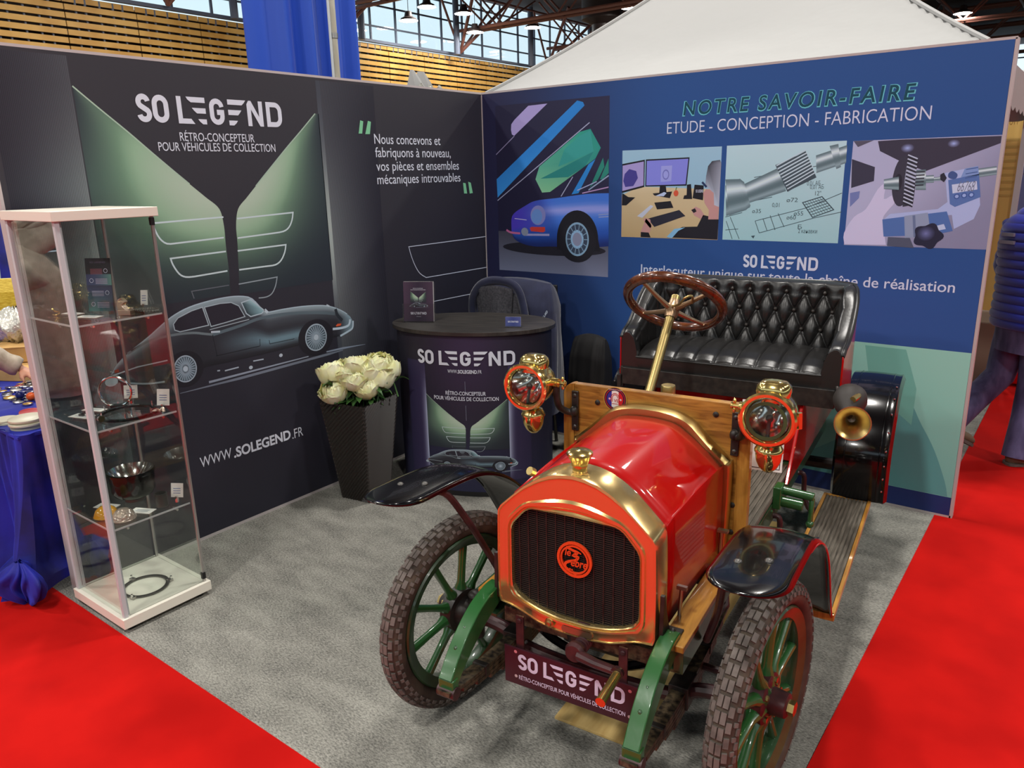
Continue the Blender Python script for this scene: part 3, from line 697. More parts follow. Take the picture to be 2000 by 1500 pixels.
for A_ in ([(-1.1225, 2.1348), (-1.0993, 2.13), (-1.1141, 2.0614), (-1.1418, 2.0607)], [(-1.0629, 2.1342), (-1.0392, 2.1293), (-1.0541, 2.06), (-1.0904, 2.0591)], [(-0.2292, 1.7633), (-0.2026, 1.7593), (-0.1904, 1.6907), (-0.2229, 1.6917)], [(-0.1748, 1.7689), (-0.1479, 1.7615), (-0.1299, 1.6921), (-0.1631, 1.6898)]): a.poly(A_, gq, 12)
q = [(-2.3843, 0.3906), (-2.2021, 0.3917), (-2.1899, 0.3907), (-1.8228, 0.3802), (-1.8122, 0.3801), (-1.7364, 0.3797)]
ltext('WWW', q[0], q[1], .055); ltext('.SOLEGEND', q[2], q[3], .055, weight=.03); ltext('.FR', q[4], q[5], .055)
lw_ = C(196, 192, 196)
a.line([[(-0.0045, 1.3841)][0]] + sm2([(-0.7863, 1.379), (-0.768, 1.3186), (-0.7359, 1.2495), (-0.6969, 1.1985), (-0.641, 1.165)], 4) + [[(-0.0041, 1.164)][0]], .0055, lw_, 11)
a.line([(-0.6141, 0.9968), (-0.1012, 0.9938)], .0055, lw_, 11)
a.build('printed_fabric', sw)

# right wall
RWX = 3.105
sr = empty('display_wall', (1.55, 0, 0)); tag(sr, 'blue printed stand wall with four pictures and a mint green block', 'display wall')
off = Matrix.Translation((-1.55, 0, 0))
MB().box((RWX / 2, .022, HW / 2 + .004), (RWX - .006, .040, HW - .008), off).build('panel_core', 'dark_void', sr, smooth=0)
MB().box((RWX / 2, .022, HW), (RWX, .046, .012), off).box((RWX, .022, HW / 2), (.014, .046, HW), off).box((RWX / 2, .022, .008), (RWX, .046, .016), off).box((.004, -.002, HW / 2), (.006, .006, HW - .02), off).build('edge_profile', 'wall_edge', sr, smooth=0)
a = Art(lambda u, v, h: (u - 1.55, -h, v))
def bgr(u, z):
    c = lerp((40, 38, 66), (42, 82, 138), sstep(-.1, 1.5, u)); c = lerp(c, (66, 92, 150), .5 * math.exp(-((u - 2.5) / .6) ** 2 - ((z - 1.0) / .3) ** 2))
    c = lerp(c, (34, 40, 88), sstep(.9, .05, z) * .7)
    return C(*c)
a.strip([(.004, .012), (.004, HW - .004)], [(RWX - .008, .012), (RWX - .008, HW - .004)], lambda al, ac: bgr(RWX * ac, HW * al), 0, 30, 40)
# mint block with a darker wave
mt = [(2.5756, 0.8984), (3.0979, 0.8983)]; mb_ = [(2.7086, 0.1183), (3.1018, 0.1177)]; zt = (mt[0][1] + mt[1][1]) / 2; zb = (mb_[0][1] + mb_[1][1]) / 2
a.strip([(1.75, zb), (1.75, zt)], [(RWX - .008, zb), (RWX - .008, zt)], lambda al, ac: C(*lerp((106, 170, 154), (158, 214, 186), sstep(-.1, 1.1, al * .6 + ac * .45))), 1, 12, 16)
a.poly(sm2([(2.7231, 0.4827), (2.8153, 0.6415), (2.9169, 0.4889), (2.9911, 0.3609), (3.0565, 0.2026), (3.0777, 0.1205)], 5) + [(2.2, zb)], C(98, 160, 150), 2)
a.poly([(2.6028, 0.8832), (2.8028, 0.8816), (2.8726, 0.6784), (2.869, 0.4801), (2.6509, 0.6447)], C(118, 182, 158), 3)
def rtext(s, p0, p1, cap, col=C(218, 218, 232), lay=14, **k): a.text(s, p0[0], p1[0], p0[1], cap, col, lay, v1=None, **k)
q = [(1.4974, 2.1212), (2.7115, 2.1147), (1.4037, 2.0185), (2.7929, 2.0205)]
zA = (q[0][1] + q[1][1]) / 2; zB = (q[2][1] + q[3][1]) / 2
a.text('NOTRE SAVOIR-FAIRE', q[0][0], q[1][0], zA - .003, .079, C(110, 196, 200), 13, weight=.040, spacing=1.22, slant=.12)
a.text('NOTRE SAVOIR-FAIRE', q[0][0] + .006, q[1][0] - .006, zA, .073, C(16, 72, 84), 14, weight=.012, spacing=1.24, slant=.12)
a.text('ETUDE - CONCEPTION - FABRICATION', q[2][0], q[3][0], zB, .064, C(216, 216, 232), 14, weight=-.006)
(lu0, lv0), (lu1, lv1), (_, lt0), (_, lt1) = [(1.9067, 1.2571), (2.3239, 1.2708), (1.9023, 1.3331), (2.3184, 1.3398)]
a.logo(lu0, lu1, (lv0 + lv1) / 2, (lt0 + lt1) / 2 - (lv0 + lv1) / 2, C(218, 220, 234), 14)
q = [(1.2515, 1.1999), (2.9884, 1.1877)]
a.text('Interlocuteur unique sur toute la chaîne de réalisation', q[0][0], q[1][0], (q[0][1] + q[1][1]) / 2, .054, C(216, 218, 232), 14, weight=.006)

# picture 1: blue coupe under coloured bars
Z3 = (940, 180, 4.0535)
p1 = [(0.1251, 2.2733), (1.0137, 2.2506), (1.0129, 1.152), (0.1125, 1.1525)]
u0, u1 = (p1[0][0] + p1[3][0]) / 2, (p1[1][0] + p1[2][0]) / 2; v0, v1 = (p1[2][1] + p1[3][1]) / 2, (p1[0][1] + p1[1][1]) / 2
a.rect(u0, v0, u1, v1, lambda al, ac: C(*lerp((36, 34, 58), (46, 44, 70), ac)), 2, 6)
fl = [(0.12, 1.4269), (0.2351, 1.441)][0][1]
a.strip([(u0, v0), (u0, fl)], [(u1, v0), (u1, fl)], lambda al, ac: C(*lerp((128, 128, 146), (74, 72, 82), al)), 3, 8, 8)
a.poly([(0.3969, 2.2443), (0.5505, 2.2478), (0.277, 2.0619), (0.2569, 2.071), (0.2503, 2.0997), (0.2535, 2.136), (0.2799, 2.1627)], C(178, 160, 204), 3)
a.poly([(0.1147, 1.7801), (0.7783, 2.25), (0.8213, 2.238), (0.8325, 2.217), (0.1191, 1.656)], [C(52, 140, 214), C(44, 132, 200), C(44, 132, 200), C(44, 130, 198), C(62, 152, 222)], 3)
a.line([(0.1184, 1.6361), (0.8699, 2.1136)], .006, C(176, 176, 196), 4); a.line([(0.1162, 1.9447), (0.2769, 2.0595)], .006, C(150, 140, 168), 4); a.line([(0.6519, 1.6634), (0.7441, 1.7866)], .006, C(176, 176, 196), 4)
a.poly([(0.9146, 1.8917), (0.8635, 1.8623), (0.734, 1.6753), (0.7875, 1.6831)], C(48, 138, 206), 4)
gem = [(0.4799, 1.8561), (0.7971, 2.0606), (0.8766, 2.0756), (0.9528, 1.9589), (0.9146, 1.8955), (0.5645, 1.6922), (0.4998, 1.6885), (0.4474, 1.7752)]
a.poly(gem, [C(96, 180, 146), C(54, 162, 134), C(48, 150, 132), C(48, 150, 132), C(48, 146, 130), C(132, 196, 142), C(142, 200, 146), C(120, 188, 146)], 5)
a.poly([(0.4889, 1.7787), (0.9004, 1.938), (0.8399, 1.8513), (0.71, 1.7856)], C(44, 136, 126), 6); a.poly([(0.6315, 1.8524), (0.6816, 1.9613), (0.7971, 2.0377), (0.8766, 2.0681), (0.9004, 1.938)], C(60, 160, 146), 6)
for g_ in ([(0.8735, 1.718), (0.9698, 1.8992), (0.9795, 1.844), (0.9341, 1.768)], [(0.948, 1.7678), (1.009, 1.8927), (1.0118, 1.8051), (0.9664, 1.7675)]): a.poly(g_, C(46, 136, 116), 4)
# car
ct = sm2([(0.2351, 1.441), (0.2373, 1.5146), (0.2659, 1.5536), (0.3484, 1.5967), (0.4447, 1.6348), (0.6197, 1.6529), (0.7778, 1.6711), (0.8925, 1.6802), (1.0133, 1.682)], 4)
cb = sm2([(0.2347, 1.4279), (0.2576, 1.3763), (0.3315, 1.3438), (0.439, 1.3286), (0.5756, 1.3335), (0.7179, 1.332), (0.8654, 1.3358), (0.9609, 1.345), (1.0153, 1.351)], 4)
def fnA(t, v):
    c = lerp((84, 66, 190), (70, 120, 206), sstep(.1, .6, t)); c = lerp(c, (176, 170, 226), math.exp(-((v - .20 - .1 * t) / .09) ** 2) * .85 * sstep(.2, .6, t))
    c = lerp(c, (44, 86, 170), sstep(.45, .75, v)); c = lerp(c, (30, 46, 104), sstep(.72, 1, v)); return C(*c)
a.strip(ct, cb, fnA, 6, 40, 16)
a.ell([(0.5754, 1.3183)][0], .42, .045, C(40, 38, 46), 5, 30)
wt = [(0.7776, 1.3878), (0.9322, 1.3925), (0.7778, 1.5709)]; cu, cv = wt[0]; ru, rv = wt[1][0] - cu, wt[2][1] - cv
a.poly([(cu + ru * 1.04 * cos(x_), cv + rv * 1.02 * sin(x_)) for x_ in [pi * i / 20 for i in range(21)]] + [(cu - ru * 1.04, cv - rv * .4), (cu + ru * 1.15, cv - rv * .4)], C(30, 29, 36), 7)
a.ell((cu, cv - .02), ru * .92, rv * .72, C(34, 33, 40), 8, 30)
w2 = [(0.7776, 1.3878), (0.8681, 1.3905), (0.7777, 1.4981)]; r2u, r2v = w2[1][0] - cu, w2[2][1] - cv
a.ell((cu, cv), r2u, r2v, C(60, 70, 86), 9, 28); a.ell((cu, cv), r2u, r2v, C(140, 170, 188), 10, 28, ring=.88)
for i in range(14):
    an = 2 * pi * i / 14; a.line([(cu + r2u * .5 * cos(an), cv + r2v * .5 * sin(an)), (cu + r2u * .88 * cos(an), cv + r2v * .88 * sin(an))], .005, C(140, 164, 180), 10)
a.ell((cu, cv), r2u * .56, r2v * .56, C(150, 184, 208), 10, 20); a.ell((cu, cv), r2u * .40, r2v * .40, C(140, 140, 158), 11, 20)
hl = [(0.464, 1.5389), (0.5265, 1.5396), (0.4651, 1.6016)]; a.ell(hl[0], hl[1][0] - hl[0][0], (hl[2][1] - hl[0][1]) * 1.05, C(150, 150, 206), 7, 20, rot=-.35); a.ell([(0.4533, 1.5303)][0], (hl[1][0] - hl[0][0]) * .72, (hl[2][1] - hl[0][1]) * .8, C(120, 160, 220), 8, 20, rot=-.35)
a.poly([(0.3934, 1.4531), (0.4096, 1.4611), (0.5202, 1.4617), (0.5219, 1.4349), (0.504, 1.426), (0.4037, 1.432)], C(224, 70, 60), 8)
a.line([(0.3493, 1.4066), (0.5558, 1.4105)], .014, C(176, 168, 206), 8); a.line(sm2([(0.1903, 1.4356), (0.2289, 1.4191), (0.3114, 1.4142)], 4), .014, C(206, 110, 150), 8)
a.ell([(0.3498, 1.4264)][0], .03, .028, C(150, 156, 168), 9, 14); a.line([(0.2648, 1.515), (0.3678, 1.5063)], .005, C(206, 196, 224), 8)
for g_ in ([(0.9385, 1.547), (1.0129, 1.5534)], [(0.9405, 1.5327), (1.0131, 1.5376)]): a.line(g_, .006, C(150, 160, 196), 8)
a.line([(0.7779, 1.7006), (0.9249, 1.7542)], .006, C(176, 176, 206), 7); a.line([(0.8641, 1.7024), (1.012, 1.7898)], .008, C(156, 170, 190), 7); a.line([(0.8164, 1.6829), (1.011, 1.7192)], .007, C(190, 150, 190), 7)

# pictures 2, 3, 4
def pic(pts, i=0):
    return ((pts[0][0] + pts[3][0]) / 2, (pts[2][1] + pts[3][1]) / 2, (pts[1][0] + pts[2][0]) / 2, (pts[0][1] + pts[1][1]) / 2)
Z2 = (1200, 260, 2.5641)
b = pic([(1.1087, 1.9356), (1.7469, 1.9366), (1.7447, 1.4147), (1.1061, 1.4125)])
a.rect(*b, lambda al, ac: C(*lerp((150, 190, 206), (166, 200, 212), al)), 2, 4)
dk = [(1.1073, 1.6827), (1.2616, 1.727), (1.7345, 1.7133)]; dz = (dk[1][1] + dk[2][1]) / 2
a.poly([(b[0], b[1]), (b[2], b[1]), (b[2], dz - .02), (b[0] + .12, dz), (b[0], dz - .05)], [C(196, 162, 112), C(206, 174, 124), C(222, 196, 150), C(226, 200, 156), C(216, 188, 142)], 3)
for fr, sc, c1 in (([(1.1072, 1.8565), (1.2618, 1.8781), (1.2618, 1.7176), (1.1073, 1.6827)], [(1.1102, 1.8469), (1.2553, 1.8678), (1.2561, 1.7271), (1.11, 1.6948)], C(176, 158, 206)), ([(1.2685, 1.879), (1.5517, 1.883), (1.5394, 1.723), (1.2685, 1.7199)], [(1.2754, 1.8707), (1.5445, 1.8754), (1.5327, 1.7311), (1.2751, 1.7269)], C(140, 140, 220))):
    a.poly(fr, C(26, 26, 34), 5); a.poly(sc, c1, 6)
a.poly([(1.125, 1.7966), (1.1565, 1.8257), (1.205, 1.8128), (1.2169, 1.7713), (1.1863, 1.7242), (1.1306, 1.7188), (1.116, 1.7549)], C(74, 66, 140), 7)
a.poly([(1.3718, 1.8381), (1.4431, 1.8398), (1.4398, 1.7506), (1.3707, 1.7457)], C(166, 166, 224), 7); a.ell([(1.4035, 1.788)][0], .022, .03, C(120, 120, 190), 8, 14, ring=.75)
for pg in ([(1.3662, 1.7213), (1.4057, 1.7209), (1.4122, 1.6813), (1.3634, 1.6816)], [(1.3195, 1.6794), (1.4484, 1.6904), (1.4341, 1.651), (1.3305, 1.6676)], [(1.5417, 1.7287), (1.5667, 1.7318), (1.5778, 1.6463), (1.5208, 1.6463), (1.5264, 1.667), (1.5415, 1.6693)], [(1.5894, 1.7282), (1.6465, 1.7231), (1.6454, 1.6395), (1.5801, 1.6509)], [(1.3318, 1.625), (1.4399, 1.6347), (1.4596, 1.595), (1.3517, 1.5848)], [(1.1102, 1.6827), (1.1528, 1.6584), (1.2016, 1.656), (1.1397, 1.6076), (1.1086, 1.6074)]):
    a.poly(pg, C(30, 30, 38), 7)
a.poly([(1.3373, 1.664), (1.3963, 1.6872), (1.4122, 1.6813), (1.3944, 1.6627)], C(196, 206, 226), 8)
a.poly([(1.2911, 1.5292), (1.4976, 1.5825), (1.5387, 1.548), (1.336, 1.4795)], C(44, 44, 56), 7)
a.poly([(1.2165, 1.5427), (1.3079, 1.6107), (1.327, 1.6037), (1.2527, 1.5335)], C(206, 206, 214), 7)
a.ell([(1.4733, 1.6799)][0], .016, .018, C(222, 90, 60), 8, 14); a.line([(1.4714, 1.6984), (1.4759, 1.7156)], .006, C(96, 130, 60), 8)
a.text('SO LEGEND', *[p[0] for p in [(1.5984, 1.6918), (1.6455, 1.6916)]], [(1.5988, 1.6839)][0][1], .016, C(210, 210, 220), 9, weight=.02)
# seated man seen from behind
sk = C(206, 150, 140)
a.poly([(1.2411, 1.4409), (1.2801, 1.5327), (1.3076, 1.5246), (1.317, 1.4791), (1.3032, 1.4364)], sk, 8); a.poly([(1.2451, 1.4471), (1.2988, 1.4448), (1.3133, 1.416), (1.2445, 1.4165)], C(30, 30, 36), 9); a.line([(1.2665, 1.5288), (1.3156, 1.479)], .02, sk, 8)
a.poly([(1.5741, 1.5831), (1.6023, 1.6028), (1.6328, 1.5893), (1.6593, 1.5529), (1.6354, 1.5319), (1.5944, 1.5521)], sk, 8); a.poly([(1.5741, 1.5831), (1.5976, 1.5936), (1.6085, 1.5753), (1.5913, 1.5659)], C(40, 36, 40), 9)
a.poly([(1.4249, 1.4192), (1.4568, 1.4523), (1.5207, 1.4833), (1.6161, 1.4877), (1.6505, 1.5551), (1.6941, 1.5465), (1.7461, 1.5313), (1.7447, 1.4158)], C(32, 32, 40), 8)
a.poly([(1.4208, 1.4215), (1.4692, 1.4704), (1.5401, 1.4814), (1.4957, 1.4592), (1.4554, 1.4153)], C(140, 190, 216), 9)
a.poly([(1.6448, 1.6803), (1.6622, 1.7027), (1.7452, 1.6909), (1.7437, 1.5313), (1.6826, 1.5303), (1.685, 1.584), (1.656, 1.6236)], sk, 9)
a.poly([(1.6564, 1.723), (1.6588, 1.7755), (1.6684, 1.8309), (1.6913, 1.8578), (1.7388, 1.863), (1.7469, 1.8453), (1.745, 1.6014), (1.7154, 1.6125), (1.7096, 1.68), (1.6818, 1.7026)], [C(160, 164, 174), C(120, 124, 134), C(66, 66, 74), C(60, 60, 66), C(84, 84, 90), C(150, 150, 158), C(190, 192, 200), C(196, 198, 206), C(176, 178, 186), C(186, 188, 196)], 10)
a.line([(1.6358, 1.7423), (1.6641, 1.7139)], .012, C(40, 56, 90), 11)

b = pic([(1.7761, 1.9398), (2.4178, 1.937), (2.4153, 1.4164), (1.7738, 1.4167)])
a.rect(*b, lambda al, ac: C(*lerp((170, 208, 204), (196, 222, 220), al)), 2, 4)
SX0, SY0 = 0, 0
def shaft(A_, B_, lay):
    """cylinder print between two pairs of points (upper edge, lower edge)"""
    def fn(al, ac):
        k = math.exp(-((ac - .3) / .16) ** 2); c = lerp((96, 116, 118), (226, 238, 236), k); c = lerp(c, (150, 170, 170), math.exp(-((ac - .85) / .1) ** 2)); return C(*c)
    a.strip(A_, B_, fn, lay, 4, 14)
shaft([(2.2676, 1.87), (2.4196, 1.9163)], [(2.2769, 1.7802), (2.4216, 1.8273)], 4)
shaft([(2.3327, 1.9158), (2.3757, 1.924)], [(2.3766, 1.7984), (2.3986, 1.8079)], 5)
shaft([(1.8866, 1.7282), (2.0821, 1.8155)], [(1.9136, 1.6221), (2.1235, 1.6886)], 4)
shaft([(1.7771, 1.7217), (1.8618, 1.7579)], [(1.7909, 1.5511), (1.9287, 1.6003)], 5)
shaft([(1.7753, 1.7548), (1.8642, 1.7557), (1.886, 1.7391)], [(1.8098, 1.5547), (1.9066, 1.5858), (1.9306, 1.6079)], 6)
gt, gb = [(2.0552, 1.8266), (2.2145, 1.89)], [(2.1302, 1.6865), (2.2787, 1.7577)]
a.strip(gt, gb, lambda al, ac: C(*lerp((70, 84, 90), (170, 190, 190), math.exp(-((ac - .3) / .25) ** 2))), 7, 4, 8)
for i in range(9):
    t0 = i / 9; pA = lerp(gt[0], gb[0], min(1, t0 + .1)); pB = lerp(gt[1], gb[1], t0)
    a.line([pA, pB], .009, C(70, 84, 90), 8); a.line([(pA[0], pA[1] + .011), (pB[0], pB[1] + .011)], .006, C(206, 220, 220), 9)
dl = C(66, 86, 92)
for L_ in ([(1.962, 1.5258), (2.237, 1.599), (2.415, 1.6767)], [(1.989, 1.46), (2.283, 1.5468), (2.4214, 1.5797)], [(1.7864, 1.5455), (1.8842, 1.5712)], [(1.7903, 1.472), (1.8661, 1.4793)], [(1.7924, 1.523), (1.8337, 1.422)], [(1.815, 1.5458), (1.8751, 1.4232)], [(1.962, 1.5258), (1.989, 1.46)], [(2.0067, 1.5375), (2.0335, 1.4721)], [(2.0883, 1.5689), (2.1263, 1.496)], [(2.0447, 1.5576), (2.0779, 1.4786)], [(1.9155, 1.6298), (2.0492, 1.657)], [(1.9416, 1.7631), (2.4108, 1.8375)]): a.line(L_, .0035, dl, 3)
hb = [(2.2168, 1.6273), (2.3154, 1.6586), (2.3802, 1.5907), (2.2744, 1.5499)]; a.line(hb, .005, dl, 4, True)
for i in range(1, 6): a.line([lerp(hb[0], hb[3], i / 6), lerp(hb[1], hb[2], i / 6)], .0035, dl, 4)
for i in range(1, 8): a.line([lerp(hb[0], hb[1], i / 8), lerp(hb[3], hb[2], i / 8)], .002, dl, 4)
def rt(s_, x, y, w, cap=.022): 
    a.text(s_, x, x + w, y, cap, dl, 4)
q = [(2.2788, 1.6649), (2.1299, 1.6303), (2.1739, 1.5592), (2.1365, 1.5372), (2.2008, 1.4869), (2.2045, 1.4655), (1.9421, 1.5696), (2.232, 1.7171), (2.2502, 1.6982), (2.0528, 1.6032)]
for s_, p_, w_ in (('12"', q[0], .03), ('ø72', q[1], .06), ('ø55', q[2], .05), ('ø60', q[3], .05), ('Б', q[4], .022), ('2 канавки', q[5], .1), ('ø35', q[6], .05), ('0,01 АБ', q[7], .07), ('0,01 АБ', q[8], .07), ('0,01', q[9], .04)): rt(s_, p_[0], p_[1], w_)
a.poly([(1.943, 1.442), (1.9658, 1.446), (1.9577, 1.4279)], dl, 4)

b = pic([(2.4488, 1.9367), (3.0988, 1.9334), (3.0977, 1.408), (2.4471, 1.4112)])
a.rect(*b, lambda al, ac: C(*lerp((140, 138, 160), (186, 184, 206), sstep(.1, .7, (1 - ac) * .6 + al * .4))), 2, 6)
for pg, c_ in (([(2.5652, 1.9297), (2.6748, 1.9326), (3.0961, 1.93), (3.0961, 1.8983), (2.7977, 1.7796), (2.7145, 1.81), (2.5792, 1.8811)], C(62, 58, 72)), ([(2.4492, 1.8463), (2.5632, 1.804), (2.565, 1.7354), (2.4582, 1.7017)], C(62, 60, 76)), ([(2.449, 1.9347), (2.546, 1.9344), (2.4729, 1.9045)], C(90, 86, 100)), ([(2.4546, 1.6765), (2.5025, 1.6863), (2.5009, 1.6512), (2.4609, 1.6056)], C(120, 130, 176))): a.poly(pg, c_, 3)
for c0, r_ in (([(2.7043, 1.8909)][0], .030), ([(2.9041, 1.9044)][0], .026)): a.glow(c0, r_, r_ * .7, lambda t: C(*lerp((176, 190, 236), (70, 66, 84), t)), 4)
a.poly(sm2([(2.4499, 1.4144), (2.4429, 1.4716), (2.4852, 1.5548), (2.5399, 1.596), (2.5877, 1.6957), (2.6229, 1.7199), (2.6208, 1.6462), (2.6607, 1.6658), (2.6776, 1.6363), (2.6369, 1.5768), (2.6267, 1.5367), (2.6527, 1.4163)], 3), C(214, 206, 230), 5)
g = [(2.7063, 1.7315), (2.7568, 1.7309), (2.6936, 1.8553)]; gu, gv = g[0]; gr, gz = g[1][0] - gu, g[2][1] - gv
a.ell((gu - .01, gv), gr * .9, gz * .98, C(62, 60, 72), 7, 30); a.strip([(gu + gr * .1, gv - gz), (gu - .0, gv), (gu + gr * .1, gv + gz)], [(gu + gr * 1.0, gv - gz * .92), (gu + gr * 1.05, gv), (gu + gr * .9, gv + gz * .95)], lambda al, ac: C(*lerp((60, 62, 72), (150, 156, 172), math.exp(-((al - .6) / .2) ** 2))), 8, 12, 4)
for i in range(26):
    y = gv - gz * .93 + gz * 1.86 * i / 25; a.line([(gu + gr * .08, y + .012), (gu + gr * (.98), y - .008)], .006, C(196, 200, 212) if i % 2 else C(40, 40, 50), 9)
a.ell((gu - gr * .55, gv - .005), gr * .36, gz * .34, C(44, 43, 54), 9, 20); 
shaft([(2.6113, 1.7426), (2.6793, 1.7551)], [(2.6159, 1.6955), (2.6859, 1.6901)], 10)
shaft([(2.7511, 1.7853), (2.7969, 1.7872)], [(2.7612, 1.6896), (2.8075, 1.6892)], 6); shaft([(2.7999, 1.7587), (2.8348, 1.76)], [(2.8039, 1.7226), (2.8388, 1.7241)], 6); shaft([(2.836, 1.7487), (2.8872, 1.7544)], [(2.8379, 1.7317), (2.8894, 1.7347)], 6)
for i in range(5): a.line([[(2.7557, 1.7757)][0], [(2.7944, 1.7778)][0]] if i == 0 else [(p[0], p[1] - .016 * i) for p in [(2.7557, 1.7757), (2.7944, 1.7778)]], .006, C(50, 52, 62), 9)
a.poly([(2.8624, 1.7614), (2.8768, 1.7705), (2.8925, 1.745), (2.8819, 1.7254), (2.8649, 1.7388)], C(46, 46, 58), 8)
shaft([(3.0175, 1.7859), (3.093, 1.7959)], [(3.0223, 1.7457), (3.0978, 1.7571)], 5)
a.poly([(2.8813, 1.7685), (3.016, 1.7978), (3.0475, 1.6183), (3.0288, 1.5527), (2.95, 1.5037), (2.9338, 1.5703), (2.6307, 1.5448), (2.6562, 1.572), (2.8701, 1.5984), (2.9079, 1.6319)], C(180, 190, 222), 6)
a.poly([(2.8996, 1.7355), (3.0254, 1.7612), (3.0447, 1.6553), (2.9423, 1.6084), (2.9193, 1.6225)], C(92, 120, 172), 8)
a.poly([(2.9516, 1.7468), (2.9637, 1.7872), (3.0177, 1.7978), (3.0259, 1.7566)], C(132, 156, 200), 8)
for k in range(3): a.line([(p[0], p[1] - .02 * k) for p in [(2.9699, 1.7833), (3.0185, 1.7914)]], .004, C(70, 96, 146), 9)
a.poly([(2.9174, 1.7138), (3.0202, 1.7292), (3.0273, 1.6905), (2.9255, 1.6725)], C(206, 212, 226), 9)
q = [(2.9421, 1.6836), (3.0117, 1.6962)]; a.text('66768', q[0][0], q[1][0], q[0][1] - .002, .048, C(120, 126, 146), 10, slant=.12)
for p in [(2.945, 1.6583), (2.9757, 1.6629), (3.0054, 1.6656)]: a.ell(p, .013, .013, C(66, 92, 150), 10, 14); a.ell(p, .008, .008, C(160, 180, 220), 11, 12)
a.poly(sm2([(2.8985, 1.7682), (2.9144, 1.7771), (2.9355, 1.7628), (2.9327, 1.7434), (2.9144, 1.74), (2.898, 1.7495)], 3, True), C(70, 92, 140), 10)
a.poly([(2.6231, 1.5446), (2.9104, 1.5873), (2.9468, 1.4941), (2.8664, 1.4726), (2.6372, 1.4583)], C(84, 116, 170), 8); a.poly([(2.7237, 1.5629), (2.8281, 1.5807), (2.8484, 1.4917), (2.8052, 1.4611), (2.7376, 1.4542)], C(150, 160, 180), 9); a.line([(2.767, 1.5664), (2.7827, 1.4605)], .012, C(110, 122, 150), 10)
a.poly([(2.8516, 1.5113), (2.9042, 1.5268), (2.9156, 1.503), (2.8645, 1.4901)], C(196, 206, 226), 9)
kc = [(2.8404, 1.467), (2.9037, 1.4688), (2.8341, 1.5255)]; a.poly([(kc[0][0] + (kc[1][0] - kc[0][0]) * (1 + .12 * cos(5 * t_)) * cos(t_), kc[0][1] + (kc[2][1] - kc[0][1]) * (1 + .12 * cos(5 * t_)) * sin(t_)) for t_ in [2 * pi * i / 40 for i in range(40)]], C(40, 42, 62), 11)
a.glow((kc[0][0] - .01, kc[0][1] + .012), .04, .036, lambda t: C(*lerp((120, 124, 170), (46, 48, 70), t)), 12)
a.poly([(2.6582, 1.4569), (2.7605, 1.4549), (2.7839, 1.4059), (2.658, 1.4114)], C(86, 90, 106), 7)
a.build('printed_fabric', sr)

# ------------------------------------------------------------- the vintage car (local frame: x to its left as seen, y to the rear)
car = empty('vintage_car', (2.43, -2.52, 0), 0.115)
tag(car, 'small red veteran car with brass radiator, wooden dashboard and black buttoned leather bench', 'car')
def mirror(pts): return [(-x, *r) for x, *r in pts]
def sym(half):
    """half outline from bottom right up to the top centre -> closed symmetric outline"""
    return half + [(-x, z) for x, z in reversed(half) if abs(x) > 1e-6]
# --- radiator
sh = sym([(0, .484)][:0] + [(.05, .486), (.12, .497), (.17, .516), (.21, .530), (.256, .534), (.255, .70), (.251, .842), (.245, .856), (.205, .894), (.160, .936), (.118, .966), (.075, .987), (.035, .997), (0, 1.0)])
gr = sym([(.05, .536), (.11, .546), (.155, .560), (.187, .577), (.203, .600), (.205, .62), (.204, .79), (.198, .808), (.160, .852), (.148, .862), (.128, .868), (0, .872)])
m = MB(); n_ = 64
def rs_closed(pts, n):
    P = pts + [pts[0]]; return resample(P, n)[:-1]
# bring both outlines to the same parametrisation by angle about the grille centre
def polar(pts, n, c=(0, .70)):
    P = pts; out = []
    for i in range(n):
        a = -pi / 2 + 2 * pi * i / n; d = (cos(a), sin(a)); best = None
        for k in range(len(P)):
            x1, y1 = P[k][0] - c[0], P[k][1] - c[1]; x2, y2 = P[(k + 1) % len(P)][0] - c[0], P[(k + 1) % len(P)][1] - c[1]
            den = d[0] * (y2 - y1) - d[1] * (x2 - x1)
            if abs(den) < 1e-9: continue
            t = (x1 * (y2 - y1) - y1 * (x2 - x1)) / den; u = (x1 * d[1] - y1 * d[0]) / den
            if t > 0 and -1e-6 <= u <= 1 + 1e-6: best = t if best is None else max(best, t)
        out.append((c[0] + d[0] * best, c[1] + d[1] * best))
    return out
NP = 96
so = polar(sh, NP); go = polar(gr, NP)
def ringp(k, y): return [(p[0] + (q[0] - p[0]) * k, y, p[1] + (q[1] - p[1]) * k) for p, q in zip(so, go)]
rings = [[(p[0] * .985, -.035, p[1]) for p in so], [(p[0], -.06, p[1]) for p in so], [(p[0], -.125, p[1]) for p in so], ringp(.03, -.135), ringp(.10, -.136), ringp(.13, -.132), ringp(.62, -.132), ringp(.68, -.139), ringp(.80, -.139), ringp(.86, -.131), ringp(.90, -.131), ringp(.94, -.137), ringp(1.0, -.134), ringp(1.02, -.10)]
m.loft(rings, cap=False)
rad = m.build('radiator_shell', 'brass_front', car, smooth=28)
m = MB(); m.prism(gr, lambda x, z: (x, -.112, z), lambda x, z: (x, -.06, z)); gcore = m.build('grille', 'black_matt', rad, smooth=0)
fin = MB(); bars = MB()
def gspan(z):
    xs = []
    for k in range(len(gr)):
        (x1, z1), (x2, z2) = gr[k], gr[(k + 1) % len(gr)]
        if (z1 - z) * (z2 - z) < 0: xs.append(x1 + (x2 - x1) * (z - z1) / (z2 - z1))
    return (min(xs), max(xs)) if len(xs) >= 2 else None
z = .541
while z < .870:
    sp = gspan(z)
    if sp: fin.box(((sp[0] + sp[1]) / 2, -.1165, z), (sp[1] - sp[0] - .004, .006, .0024))
    z += .0066
fin.build('grille_fin', mat('dark_core_fin', rgb(46, 43, 41), .5, .2), rad, smooth=0)
